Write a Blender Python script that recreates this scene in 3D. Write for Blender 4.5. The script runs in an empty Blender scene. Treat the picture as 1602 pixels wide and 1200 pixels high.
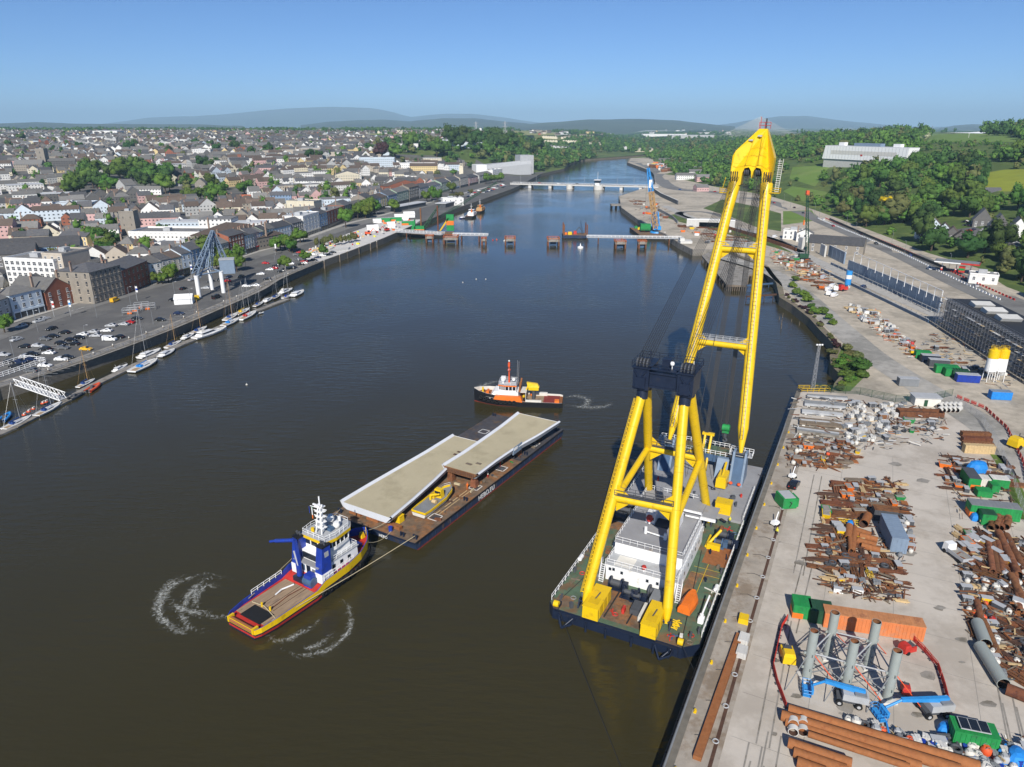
import bpy,math,random
import numpy as np
from mathutils import Vector,Matrix,noise
from mathutils.geometry import delaunay_2d_cdt
SC=bpy.context.scene
COL=SC.collection
rnd=random.Random(7)
R=math.radians
CAMH,PITCH,FPX=83.0,R(19.98),1111.0
cam=bpy.data.cameras.new("camera")
cam.sensor_fit='HORIZONTAL'
cam.angle=2*math.atan(801/FPX)
cam.clip_start,cam.clip_end=1.0,90000.0
co=bpy.data.objects.new("camera",cam)
co.location=(0,0,CAMH)
co.rotation_euler=(math.pi/2-PITCH,0,0)
COL.objects.link(co)
SC.camera=co
SUN_EL,SUN_AZ=R(36.4),R(186.0)
w=bpy.data.worlds.new("World")
SC.world=w
w.use_nodes=True
nt=w.node_tree
sky=nt.nodes.new('ShaderNodeTexSky')
sky.sky_type='NISHITA'
sky.sun_disc=False
sky.sun_elevation=SUN_EL
sky.sun_rotation=SUN_AZ
sky.altitude=2000
sky.air_density,sky.dust_density,sky.ozone_density=0.8,0.0,10.0
bg=nt.nodes['Background']
bg.inputs['Strength'].default_value=0.08
nt.links.new(sky.outputs[0],bg.inputs[0])
sl=bpy.data.lights.new("sun",'SUN')
sl.energy,sl.angle,sl.color=4.5,R(0.5),(1.0,0.955,0.88)
so=bpy.data.objects.new("sun",sl)
sdir=Vector((math.sin(SUN_AZ)*math.cos(SUN_EL),math.cos(SUN_AZ)*math.cos(SUN_EL),math.sin(SUN_EL)))
so.rotation_euler=sdir.to_track_quat('Z','Y').to_euler()
so.location=(0,-50,200)
COL.objects.link(so)
SC.view_settings.view_transform='Standard'
SC.view_settings.look='None'
SC.view_settings.exposure=0.4
SC.view_settings.gamma=1.0
SC.cycles.volume_bounces=0
SC.cycles.max_bounces=6
SC.cycles.transparent_max_bounces=32
SC.cycles.use_denoising=True
CP,SP=math.cos(PITCH),math.sin(PITCH)
def ray(u,v):
 x,y=(u-801)/FPX,(v-600)/FPX
 return(x,CP-y*SP,-(SP+y*CP))
def G(u,v,z=4.0):
 r=ray(u,v)
 t=(CAMH-z)/-r[2]
 return Vector((r[0]*t,r[1]*t,z))
def lerp(a,b,t):return a+(b-a)*t
def interp(x,xs,ys):
 if x<=xs[0]:return ys[0]
 for i in range(1,len(xs)):
  if x<=xs[i]:
   return lerp(ys[i-1],ys[i],(x-xs[i-1])/(xs[i]-xs[i-1]))
 return ys[-1]
def sm(a,b,x):
 t=min(1,max(0,(x-a)/(b-a)))
 return t*t*(3-2*t)
def inside(x,y,P):
 c=False
 j=len(P)-1
 for i in range(len(P)):
  xi,yi,xj,yj=P[i][0],P[i][1],P[j][0],P[j][1]
  if(yi>y)!=(yj>y)and x<(xj-xi)*(y-yi)/(yj-yi)+xi:c=not c
  j=i
 return c
MATS={}
def mat(name,col,rough=0.75,metal=0.0,var=0.12,scale=0.6,hue=0.0,spots=None,spec=0.3,bump=0.0,rv=0.0,stretch=None,emit=None):
 """principled material with fine mottling, optional patches of a second colour (col, coverage, scale) and per-object tint"""
 m=bpy.data.materials.new(name)
 m.use_nodes=True
 n,l=m.node_tree.nodes,m.node_tree.links
 b=n['Principled BSDF']
 b.inputs['Roughness'].default_value=rough
 b.inputs['Metallic'].default_value=metal
 b.inputs['Specular IOR Level'].default_value=spec
 tc=n.new('ShaderNodeTexCoord')
 src=tc.outputs['Object']
 if stretch:
  mp=n.new('ShaderNodeMapping');mp.inputs['Scale'].default_value=stretch
  l.new(src,mp.inputs[0]);src=mp.outputs[0]
 nz=n.new('ShaderNodeTexNoise')
 nz.inputs['Scale'].default_value=scale
 nz.inputs['Detail'].default_value=5
 nz.inputs['Roughness'].default_value=0.65
 l.new(src,nz.inputs['Vector'])
 mr=n.new('ShaderNodeMapRange')
 mr.inputs[1].default_value,mr.inputs[2].default_value=0.25,0.75
 mr.inputs[3].default_value,mr.inputs[4].default_value=1-var,1+var
 l.new(nz.outputs[0],mr.inputs[0])
 mx=n.new('ShaderNodeVectorMath');mx.operation='SCALE'
 mx.inputs[0].default_value=col[:3]
 base=None
 if spots:
  n2=n.new('ShaderNodeTexNoise')
  n2.inputs['Scale'].default_value=spots[2]
  n2.inputs['Detail'].default_value=6
  n2.inputs['Roughness'].default_value=0.7
  l.new(src,n2.inputs['Vector'])
  r2=n.new('ShaderNodeMapRange')
  r2.inputs[1].default_value,r2.inputs[2].default_value=1-spots[1]-0.06,1-spots[1]+0.06
  l.new(n2.outputs[0],r2.inputs[0])
  mc=n.new('ShaderNodeMix');mc.data_type='RGBA'
  mc.inputs[6].default_value=(*col[:3],1)
  mc.inputs[7].default_value=(*spots[0][:3],1)
  l.new(r2.outputs[0],mc.inputs[0])
  base=mc.outputs[2]
  l.new(base,mx.inputs[0])
 l.new(mr.outputs[0],mx.inputs['Scale'])
 out=mx.outputs[0]
 if hue or rv:
  oi=n.new('ShaderNodeObjectInfo')
  hs=n.new('ShaderNodeHueSaturation')
  a=n.new('ShaderNodeMapRange');a.inputs[3].default_value=0.5-hue;a.inputs[4].default_value=0.5+hue
  c=n.new('ShaderNodeMapRange');c.inputs[3].default_value=1-rv;c.inputs[4].default_value=1+rv
  l.new(oi.outputs['Random'],a.inputs[0]);l.new(a.outputs[0],hs.inputs['Hue'])
  ml=n.new('ShaderNodeMath');ml.operation='MULTIPLY';ml.inputs[1].default_value=7.31
  fr=n.new('ShaderNodeMath');fr.operation='FRACT'
  l.new(oi.outputs['Random'],ml.inputs[0]);l.new(ml.outputs[0],fr.inputs[0])
  l.new(fr.outputs[0],c.inputs[0]);l.new(c.outputs[0],hs.inputs['Value'])
  l.new(out,hs.inputs['Color']);out=hs.outputs[0]
 l.new(out,b.inputs['Base Color'])
 if bump:
  bp=n.new('ShaderNodeBump');bp.inputs['Strength'].default_value=bump;bp.inputs['Distance'].default_value=0.3
  l.new(nz.outputs[0],bp.inputs['Height']);l.new(bp.outputs[0],b.inputs['Normal'])
 MATS[name]=m
 return m
def wallmat(name,col,win=(0.03,0.035,0.045),bw=3.0,bh=2.9,mort=0.95,stain=0.12):
 """rendered wall with rows of dark window openings laid out along the wall (uv in metres)"""
 m=mat(name,col,0.85,var=stain,scale=0.35,rv=0.12)
 n,l=m.node_tree.nodes,m.node_tree.links
 b=n['Principled BSDF']
 src=b.inputs['Base Color'].links[0].from_socket
 uv=n.new('ShaderNodeUVMap')
 br=n.new('ShaderNodeTexBrick')
 br.offset=0.0
 br.inputs['Scale'].default_value=1.0
 br.inputs['Mortar Size'].default_value=mort
 br.inputs['Mortar Smooth'].default_value=0.0
 br.inputs['Brick Width'].default_value=bw
 br.inputs['Row Height'].default_value=bh
 br.inputs['Color1'].default_value=br.inputs['Color2'].default_value=(0,0,0,1)
 br.inputs['Mortar'].default_value=(1,1,1,1)
 l.new(uv.outputs[0],br.inputs[0])
 mc=n.new('ShaderNodeMix');mc.data_type='RGBA'
 mc.inputs[6].default_value=(*win,1)
 l.new(br.outputs[0],mc.inputs[0]);l.new(src,mc.inputs[7])
 l.new(mc.outputs[2],b.inputs['Base Color'])
 return m
class MB:
 """collects faces and links them as one mesh object"""
 def __init__(s,m=None):
  s.v,s.f,s.mi,s.sm,s.uv,s.names,s.M,s.cur=[],[],[],[],{},[],None,0
  if m:s.m(m)
 def m(s,name):
  if name not in s.names:s.names.append(name)
  s.cur=s.names.index(name)
  return s
 def add(s,pts):
  i=len(s.v)
  if s.M is not None:
   pts=[s.M@Vector(p)for p in pts]
  s.v.extend([tuple(p)for p in pts])
  return i
 def face(s,idx,smooth=False,uv=None):
  if uv:s.uv[len(s.f)]=uv
  s.f.append(idx);s.mi.append(s.cur);s.sm.append(smooth)
 def poly(s,pts,m=None,uv=None):
  if m:s.m(m)
  i=s.add(pts)
  s.face(list(range(i,i+len(pts))),False,uv)
  return s
 def hexa(s,p,m=None):
  if m:s.m(m)
  i=s.add(p)
  for q in((3,2,1,0),(4,5,6,7),(0,1,5,4),(1,2,6,5),(2,3,7,6),(3,0,4,7)):
   s.face([i+k for k in q])
  return s
 def box(s,x0,x1,y0,y1,z0,z1,m=None,t=0.0,tx=None):
  a,b=t,(t if tx is None else tx)
  return s.hexa([(x0,y0,z0),(x1,y0,z0),(x1,y1,z0),(x0,y1,z0),(x0+b,y0+a,z1),(x1-b,y0+a,z1),(x1-b,y1-a,z1),(x0+b,y1-a,z1)],m)
 def rbox(s,c,sz,rz=0,m=None,tilt=0):
  X=Matrix.Translation(c)@Matrix.Rotation(rz,4,'Z')@Matrix.Rotation(tilt,4,'Y')
  a,b,h=sz[0]/2,sz[1]/2,sz[2]
  return s.hexa([X@Vector(p)for p in((-a,-b,0),(a,-b,0),(a,b,0),(-a,b,0),(-a,-b,h),(a,-b,h),(a,b,h),(-a,b,h))],m)
 def tube(s,p,q,r,r2=None,n=8,m=None,caps=True):
  if m:s.m(m)
  p,q=Vector(p),Vector(q)
  r2=r if r2 is None else r2
  d=q-p
  if d.length<1e-6:return s
  Q=d.to_track_quat('Z','Y')
  c=[Q@Vector((math.cos(2*math.pi*k/n),math.sin(2*math.pi*k/n),0))for k in range(n)]
  i=s.add([p+e*r for e in c]+[q+e*r2 for e in c])
  for k in range(n):
   k2=(k+1)%n
   s.face([i+k,i+k2,i+n+k2,i+n+k],n>5)
  if caps:
   if r>0:s.poly([p+e*r for e in reversed(c)])
   if r2>0:s.poly([q+e*r2 for e in c])
  return s
 def pipe(s,p,q,r,wall=0.06,n=14,m=None,mi=None):
  p,q=Vector(p),Vector(q)
  s.tube(p,q,r,n=n,m=m,caps=False)
  cur=s.names[s.cur]
  if mi:s.m(mi)
  s.tube(q,p,r-wall,n=n,caps=False)
  s.m(cur)
  d=(q-p);Q=d.to_track_quat('Z','Y')
  c=[Q@Vector((math.cos(2*math.pi*k/n),math.sin(2*math.pi*k/n),0))for k in range(n)]
  for e,fl in((p,1),(q,0)):
   for k in range(n):
    k2=(k+1)%n
    f=[e+c[k]*r,e+c[k2]*r,e+c[k2]*(r-wall),e+c[k]*(r-wall)]
    s.poly(f[::-1]if fl else f)
  return s
 def path(s,pts,r,n=5,m=None):
  for a,b in zip(pts,pts[1:]):s.tube(a,b,r,n=n,m=m,caps=False)
  return s
 def prism(s,P,z0,z1,m=None,mtop=None):
  if m:s.m(m)
  if sum(P[i][0]*P[(i+1)%len(P)][1]-P[(i+1)%len(P)][0]*P[i][1]for i in range(len(P)))<0:P=P[::-1]
  n=len(P)
  for i in range(n):
   a,b=P[i],P[(i+1)%n]
   s.poly([(a[0],a[1],z0),(b[0],b[1],z0),(b[0],b[1],z1),(a[0],a[1],z1)])
  s.poly([(p[0],p[1],z0)for p in reversed(P)])
  s.poly([(p[0],p[1],z1)for p in P],mtop)
  return s
 def loft(s,rings,m=None,caps=True,smooth=False):
  if m:s.m(m)
  n=len(rings[0])
  i=s.add([p for r in rings for p in r])
  for a in range(len(rings)-1):
   for k in range(n):
    k2=(k+1)%n
    s.face([i+a*n+k,i+a*n+k2,i+(a+1)*n+k2,i+(a+1)*n+k],smooth)
  if caps:
   s.poly(list(reversed(rings[0])));s.poly(rings[-1])
  return s
 def ball(s,c,r,n=8,m=None,sz=1.0):
  rings=[]
  for a in range(1,n//2):
   th=math.pi*a/(n//2)
   rings.append([(c[0]+r*math.sin(th)*math.cos(2*math.pi*k/n),c[1]+r*math.sin(th)*math.sin(2*math.pi*k/n),c[2]-r*sz*math.cos(th))for k in range(n)])
  return s.loft(rings,m,True,True)
 def rail(s,pts,h=1.1,r=0.05,step=2.0,m=None,bars=2):
  """railing along a polyline"""
  if m:s.m(m)
  for b in range(bars):
   z=h*(b+1)/bars
   s.path([(p[0],p[1],p[2]+z)for p in pts],r,4)
  for a,b in zip(pts,pts[1:]):
   a,b=Vector(a),Vector(b)
   k=max(1,int((b-a).length/step))
   for i in range(k+1):
    p=a.lerp(b,i/k)
    s.tube(p,p+Vector((0,0,h)),r,n=4,caps=False)
  return s
 def lattice(s,p,q,wp,wq,r,k,m=None,n=4):
  """square lattice boom from p to q"""
  if m:s.m(m)
  p,q=Vector(p),Vector(q)
  d=(q-p).normalized()
  x=d.cross(Vector((0,0,1)))
  x=x.normalized()if x.length>1e-3 else Vector((1,0,0))
  y=d.cross(x)
  def C(t,a,b):
   w_=lerp(wp,wq,t)/2
   return p.lerp(q,t)+x*a*w_+y*b*w_
  cs=((-1,-1),(1,-1),(1,1),(-1,1))
  for a,b in cs:s.tube(C(0,a,b),C(1,a,b),r,n=n,caps=False)
  for i in range(k):
   for j in range(4):
    a,b=cs[j],cs[(j+1)%4]
    t0,t1=i/k,(i+1)/k
    if(i+j)%2:a,b=b,a
    s.tube(C(t0,*a),C(t1,*b),r*0.6,n=3,caps=False)
    s.tube(C(t1,*a),C(t1,*b),r*0.5,n=3,caps=False)
  return s
 def build(s,name,parent=None,loc=None,rz=0.0):
  me=bpy.data.meshes.new(name)
  me.from_pydata(s.v,[],s.f)
  me.polygons.foreach_set('material_index',s.mi)
  me.polygons.foreach_set('use_smooth',s.sm)
  for k in s.names:me.materials.append(MATS[k])
  if s.uv:
   ul=me.uv_layers.new(name='UVMap')
   for fi,uvs in s.uv.items():
    st=me.polygons[fi].loop_start
    for k,c in enumerate(uvs):ul.data[st+k].uv=c
  me.update()
  o=bpy.data.objects.new(name,me)
  COL.objects.link(o)
  if parent:o.parent=parent
  if loc is not None:o.location=loc
  if rz:o.rotation_euler=(0,0,rz)
  return o
LONG=set()
PENDING,MARKS=[],[]
def reg(o,desc,cat,group=None,mark=None):
 o['label']=desc;o['category']=cat
 if group:o['group']=group
 PENDING.append(o)
 if mark:MARKS.append((mark,o.matrix_basis.translation.copy()))
 return o
def thing(name,loc=(0,0,0),rz=0.0):
 o=bpy.data.objects.new(name,None)
 o.empty_display_size=0.5
 COL.objects.link(o)
 o.location=loc
 o.rotation_euler=(0,0,rz)
 return o
def struct(o,kind='structure'):
 o['kind']=kind
 return o
def dup(root,loc,rz,scale=None,slots=None):
 """copy of a thing with its parts and sub-parts; slots maps a material name to another"""
 def cp(o,par):
  c=o.copy()
  COL.objects.link(c)
  if par:c.parent=par
  if slots and c.type=='MESH':
   for sl_ in c.material_slots:
    if sl_.material and sl_.material.name in slots:
     nm_=slots[sl_.material.name]
     sl_.link='OBJECT'
     sl_.material=MATS[nm_]
  for ch in KIDS.get(o.name,()):cp(ch,c)
  return c
 c=cp(root,None)
 c.location=loc
 c.rotation_euler=(0,0,rz)
 if scale:c.scale=(scale,)*3 if not hasattr(scale,'__len__')else scale
 for k in('label','category','group'):
  if k in c:del c[k]
 return c
KIDS={}
def proto(root):
 for o in[root,*root.children_recursive]:
  if o.children:KIDS[o.name]=list(o.children)
 return root
def words_for(n):
 a='zeroth first second third fourth fifth sixth seventh eighth ninth tenth eleventh twelfth thirteenth fourteenth fifteenth sixteenth seventeenth eighteenth nineteenth'.split()
 if n<20:return a[n]
 t=['twent','thirt','fort','fift','sixt','sevent','eight','ninet']
 if n>=100:return 'hundred-and-'+words_for(n-100)if n>100 else 'hundredth'
 return t[n//10-2]+('ieth' if n%10==0 else 'y-'+a[n%10])
def finish_labels():
 by={}
 for o in PENDING:by.setdefault(o['label'],[]).append(o)
 for d,os_ in by.items():
  if len(os_)==1:continue
  sub={}
  for o in os_:
   p=o.matrix_basis.translation
   best=min((q for q in MARKS if(q[1]-p).length>0.5),key=lambda q:(q[1]-p).length)
   e=p-best[1]
   f=Vector((best[1].x,best[1].y)).normalized()
   fo,la=e.x*f.x+e.y*f.y,e.x*f.y-e.y*f.x
   if abs(fo)>1.6*abs(la):side='behind the' if fo>0 else 'before the'
   else:side='right of the' if la>0 else 'left of the'
   sub.setdefault((best[0],side),[]).append((e.length,o))
  for(nm,side),L in sub.items():
   L.sort(key=lambda t:t[0])
   for k,(_,o)in enumerate(L):
    o['label']=f"{d}, {side} {nm}" if len(L)==1 else f"{d}, {words_for(k + 1)} {side} {nm}"
    if len(o['label'].split())>16:LONG.add(d+' | '+nm)
 print('LONG',len(LONG),*sorted(LONG),sep='\n')
def npmesh(name,V,T,mats,mi=None,smooth=False):
 """fast mesh of triangles from arrays"""
 V=np.asarray(V,np.float32);T=np.asarray(T,np.int32)
 me=bpy.data.meshes.new(name)
 me.vertices.add(len(V));me.vertices.foreach_set('co',V.ravel())
 me.loops.add(T.size);me.loops.foreach_set('vertex_index',T.ravel())
 me.polygons.add(len(T))
 me.polygons.foreach_set('loop_start',np.arange(0,T.size,3,dtype=np.int32))
 me.polygons.foreach_set('loop_total',np.full(len(T),3,np.int32))
 for m in mats:me.materials.append(MATS[m])
 if mi is not None:me.polygons.foreach_set('material_index',np.asarray(mi,np.int32))
 me.update(calc_edges=True)
 me.validate()
 o=bpy.data.objects.new(name,me)
 COL.objects.link(o)
 return o
mat('yellow_paint',(0.74,0.485,0.006),0.38,var=0.08,scale=0.25,spec=0.5,spots=((0.50,0.30,0.012),0.37,0.7))
mat('yellow_dark',(0.62,0.40,0.01),0.5)
mat('navy_paint',(0.008,0.015,0.036),0.45,var=0.2,spec=0.5,spots=((0.018,0.02,0.03),0.35,0.6))
mat('blue_paint',(0.012,0.042,0.31),0.45,spec=0.5,var=0.2,spots=((0.02,0.04,0.19),0.4,0.9))
mat('sky_blue_paint',(0.03,0.26,0.62),0.45,spec=0.5,spots=((0.03,0.12,0.3),0.33,0.9))
mat('steel_blue',(0.06,0.11,0.19),0.5,var=0.2)
mat('orange_paint',(0.75,0.17,0.02),0.5,var=0.15,spots=((0.5,0.12,0.03),0.35,0.8))
mat('orange_red',(0.70,0.10,0.03),0.55)
mat('red_paint',(0.48,0.035,0.025),0.55,var=0.25,spots=((0.3,0.04,0.03),0.38,0.9))
mat('green_paint',(0.018,0.24,0.06),0.6,var=0.25,spots=((0.03,0.16,0.06),0.4,0.9))
mat('dark_green',(0.02,0.07,0.035),0.6,var=0.2)
mat('white_paint',(0.80,0.80,0.79),0.5,var=0.05,spots=((0.52,0.48,0.40),0.34,0.6))
mat('fascia_white',(0.60,0.62,0.66),0.5,var=0.06,spots=((0.52,0.53,0.55),0.3,0.3))
mat('off_white',(0.62,0.60,0.55),0.7,var=0.12)
mat('light_grey',(0.40,0.41,0.42),0.7,var=0.1,spots=((0.33,0.33,0.33),0.4,0.4))
mat('mid_grey',(0.20,0.21,0.22),0.7,var=0.15)
mat('dark_grey',(0.07,0.075,0.085),0.6,var=0.2)
mat('blue_grey',(0.19,0.25,0.33),0.5,var=0.12,spots=((0.13,0.16,0.2),0.33,0.7))
mat('black_rubber',(0.012,0.012,0.013),0.8,var=0.3)
mat('glass_dark',(0.015,0.02,0.028),0.12,var=0.2,spec=0.6)
mat('rust',(0.19,0.078,0.034),0.85,var=0.3,scale=1.2,spots=((0.11,0.045,0.025),0.45,0.9),hue=0.01,rv=0.25)
mat('rust_orange',(0.29,0.112,0.04),0.85,var=0.2,scale=1.5,spots=((0.25,0.085,0.03),0.4,0.6),rv=0.12)
mat('rust_dark',(0.085,0.045,0.03),0.9,var=0.3,scale=1.4)
mat('timber',(0.52,0.38,0.20),0.8,var=0.2,scale=2.0,rv=0.15)
mat('old_timber',(0.17,0.135,0.10),0.9,var=0.3,scale=1.0,stretch=(1,6,1))
mat('pipe_grey',(0.30,0.33,0.31),0.55,var=0.08,spots=((0.25,0.25,0.23),0.35,0.6))
mat('concrete',(0.40,0.385,0.355),0.9,var=0.12,scale=0.4,spots=((0.31,0.29,0.26),0.42,0.25))
mat('concrete_pale',(0.56,0.55,0.52),0.9,var=0.1,scale=0.5,rv=0.1)
mat('concrete_old',(0.27,0.25,0.22),0.9,var=0.25,scale=0.5,spots=((0.17,0.15,0.12),0.45,0.3))
mat('deck_green',(0.085,0.135,0.085),0.8,var=0.25,scale=0.5,spots=((0.16,0.10,0.055),0.46,0.22))
mat('deck_grey',(0.28,0.28,0.29),0.8,var=0.12,scale=0.3,spots=((0.26,0.22,0.18),0.35,0.2))
mat('deck_rust',(0.15,0.105,0.07),0.9,var=0.45,scale=0.8,spots=((0.235,0.115,0.05),0.47,0.3))
mat('deck_wood',(0.31,0.22,0.14),0.85,var=0.25,scale=0.8,stretch=(1.5,0.3,1),spots=((0.2,0.14,0.1),0.4,0.7))
mat('barge_deck_dark',(0.06,0.058,0.065),0.85,var=0.35,scale=0.7,spots=((0.12,0.08,0.05),0.42,0.5))
mat('hull_blue',(0.02,0.035,0.075),0.6,var=0.3,scale=0.8,spots=((0.07,0.05,0.04),0.40,0.5),stretch=(1,1,0.4))
mat('boot_red',(0.22,0.035,0.025),0.7)
mat('hull_black',(0.012,0.013,0.016),0.6)
mat('bridge_deck_tan',(0.43,0.375,0.25),0.85,var=0.07,scale=0.25,spots=((0.37,0.32,0.21),0.42,0.15))
mat('plywood',(0.40,0.28,0.15),0.85,var=0.2)
mat('rope',(0.5,0.42,0.27),0.9)
mat('wire',(0.03,0.03,0.032),0.6)
mat('tarp_blue',(0.02,0.22,0.62),0.55,var=0.2,scale=1.5)
mat('hi_vis',(0.75,0.70,0.05),0.8)
mat('skin',(0.45,0.28,0.2),0.7)
mat('cloth_dark',(0.03,0.035,0.05),0.9)
mat('hair',(0.03,0.02,0.015),0.8)
mat('gelcoat',(0.78,0.78,0.77),0.3,var=0.04,spec=0.5)
mat('sail_cover',(0.02,0.06,0.22),0.8)
mat('mast_metal',(0.50,0.50,0.50),0.4,metal=0.5)
mat('mast_wood',(0.45,0.28,0.12),0.6)
mat('wood_deck_boat',(0.36,0.26,0.16),0.8)
for k_,c_ in dict(black=(0.012,0.013,0.015),navy=(0.01,0.02,0.06),silver=(0.45,0.46,0.47),white=(0.78,0.78,0.77),red=(0.42,0.015,0.015),grey=(0.12,0.125,0.13),blue=(0.02,0.08,0.25),yellow=(0.75,0.42,0.02),green=(0.05,0.12,0.06)).items():
 mat('car_'+k_,c_,0.25,var=0.03,spec=0.6)
for k_,c_ in dict(white=(0.74,0.73,0.70),cream=(0.66,0.60,0.46),grey=(0.42,0.42,0.41),beige=(0.50,0.44,0.36),stone=(0.27,0.24,0.20),pink=(0.56,0.36,0.34),yellow=(0.66,0.52,0.27),blue=(0.24,0.34,0.48),brick=(0.30,0.11,0.065),dark=(0.13,0.125,0.12),paleblue=(0.55,0.62,0.68),green=(0.30,0.40,0.30)).items():
 mat('plain_'+k_,c_,0.85,var=0.14,scale=0.4,rv=0.06)
 wallmat('wall_'+k_,c_)
mat('slate',(0.09,0.09,0.095),0.7,var=0.25,scale=0.8,rv=0.3,spots=((0.12,0.11,0.10),0.38,0.3))
mat('slate_grey',(0.165,0.16,0.152),0.75,var=0.22,scale=0.7,rv=0.25,spots=((0.19,0.17,0.14),0.38,0.3))
mat('slate_brown',(0.12,0.09,0.072),0.8,var=0.22,scale=0.7,rv=0.25)
mat('tile_red',(0.38,0.12,0.06),0.8,var=0.2)
mat('roof_flat',(0.20,0.195,0.19),0.85,var=0.2,scale=0.4,spots=((0.13,0.12,0.12),0.4,0.2))
mat('roof_pale',(0.50,0.51,0.52),0.7,var=0.12)
mat('window_glass',(0.03,0.036,0.045),0.15,var=0.25,spec=0.6)
mat('chimney_brick',(0.30,0.22,0.17),0.85,var=0.2)
mat('shop_front',(0.05,0.05,0.07),0.5,var=0.3,hue=0.5,rv=0.4)
mat('bark',(0.07,0.05,0.035),0.9)
def foliage(name,a,b,rv=0.25,hue=0.03):
 m=mat(name,a,0.8,var=0.35,scale=0.28,hue=hue,rv=rv,spots=(b,0.5,0.16),spec=0.2)
 return m
foliage('leaf_mid',(0.055,0.105,0.018),(0.10,0.165,0.028))
foliage('leaf_dark',(0.030,0.066,0.015),(0.062,0.112,0.024))
foliage('leaf_bright',(0.065,0.125,0.016),(0.11,0.17,0.026),0.2)
foliage('leaf_olive',(0.085,0.095,0.03),(0.12,0.12,0.04),0.2)
foliage('leaf_yellow',(0.55,0.40,0.01),(0.42,0.33,0.015),0.1,0.0)
foliage('leaf_copper',(0.035,0.014,0.018),(0.06,0.025,0.03),0.2)
foliage('leaf_white',(0.36,0.36,0.24),(0.12,0.16,0.05),0.1,0.0)
mat('asphalt',(0.115,0.112,0.108),0.9,var=0.16,scale=0.12,spots=((0.155,0.15,0.14),0.42,0.035))
mat('asphalt_pale',(0.19,0.185,0.175),0.9,var=0.14,scale=0.1,spots=((0.14,0.135,0.13),0.42,0.04))
mat('city_ground',(0.125,0.12,0.11),0.9,var=0.25,scale=0.06,spots=((0.085,0.105,0.05),0.40,0.02))
mat('yard_concrete',(0.50,0.452,0.39),0.9,var=0.10,scale=0.09,spots=((0.40,0.355,0.30),0.47,0.06))
mat('gravel',(0.45,0.395,0.315),0.95,var=0.22,scale=0.3,spots=((0.31,0.275,0.22),0.46,0.035))
mat('haul_road',(0.37,0.35,0.315),0.95,var=0.2,scale=0.3,spots=((0.25,0.24,0.215),0.46,0.05))
mat('plaza_paving',(0.58,0.56,0.53),0.85,var=0.12,scale=0.2,spots=((0.48,0.43,0.36),0.4,0.05))
mat('grass_hill',(0.075,0.115,0.025),0.95,var=0.3,scale=0.08,spots=((0.12,0.15,0.035),0.45,0.02))
mat('field_green',(0.13,0.21,0.035),0.95,var=0.12,scale=0.05,spots=((0.16,0.22,0.05),0.45,0.02))
mat('field_yellow',(0.24,0.27,0.025),0.95,var=0.15,scale=0.05,spots=((0.20,0.25,0.03),0.4,0.03))
mat('field_tan',(0.25,0.26,0.09),0.95,var=0.12,scale=0.03)
mat('grass_verge',(0.10,0.16,0.03),0.95,var=0.35,scale=0.5)
mat('earth_bank',(0.20,0.165,0.12),0.95,var=0.3,scale=0.4,spots=((0.11,0.12,0.05),0.42,0.2))
mat('quay_stone',(0.16,0.145,0.12),0.9,var=0.3,scale=0.5,stretch=(1,1,3))
mat('cliff_rock',(0.24,0.20,0.15),0.95,var=0.35,scale=0.15)
mat('line_white',(0.7,0.7,0.68),0.8)
def farmland(name):
 m=bpy.data.materials.new(name);m.use_nodes=True
 n,l=m.node_tree.nodes,m.node_tree.links
 b=n['Principled BSDF'];b.inputs['Roughness'].default_value=0.95;b.inputs['Specular IOR Level'].default_value=0.1
 tc=n.new('ShaderNodeTexCoord')
 mp=n.new('ShaderNodeMapping');mp.inputs['Rotation'].default_value=(0,0,0.5)
 l.new(tc.outputs['Object'],mp.inputs[0])
 fl=n.new('ShaderNodeVectorMath');fl.operation='MULTIPLY';fl.inputs[1].default_value=(1,1,0)
 l.new(mp.outputs[0],fl.inputs[0])
 vo=n.new('ShaderNodeTexVoronoi');vo.inputs['Scale'].default_value=0.0042
 l.new(fl.outputs[0],vo.inputs['Vector'])
 cr=n.new('ShaderNodeValToRGB')
 el=cr.color_ramp.elements
 cr.color_ramp.interpolation='CONSTANT'
 for p,c in((0,(0.028,0.055,0.018)),(0.28,(0.075,0.13,0.03)),(0.5,(0.11,0.17,0.04)),(0.68,(0.045,0.08,0.025)),(0.82,(0.17,0.19,0.06)),(0.93,(0.2,0.17,0.09))):
  e=el[0]if p==0 else el.new(p)
  e.position=p;e.color=(*c,1)
 el[-1].position=0.93
 sp=n.new('ShaderNodeSeparateColor');l.new(vo.outputs['Color'],sp.inputs[0]);l.new(sp.outputs[0],cr.inputs[0])
 ve=n.new('ShaderNodeTexVoronoi');ve.feature='DISTANCE_TO_EDGE';ve.inputs['Scale'].default_value=0.0042
 l.new(fl.outputs[0],ve.inputs['Vector'])
 r=n.new('ShaderNodeMapRange');r.inputs[1].default_value=0.03;r.inputs[2].default_value=0.07;l.new(ve.outputs['Distance'],r.inputs[0])
 mx=n.new('ShaderNodeMix');mx.data_type='RGBA';mx.inputs[6].default_value=(0.018,0.035,0.014,1)
 l.new(r.outputs[0],mx.inputs[0]);l.new(cr.outputs[0],mx.inputs[7]);l.new(mx.outputs[2],b.inputs['Base Color'])
 MATS[name]=m
farmland('farmland')
mat('mountain',(0.06,0.075,0.035),0.95,var=0.3,scale=0.0015,spots=((0.035,0.045,0.025),0.45,0.0006))
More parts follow.
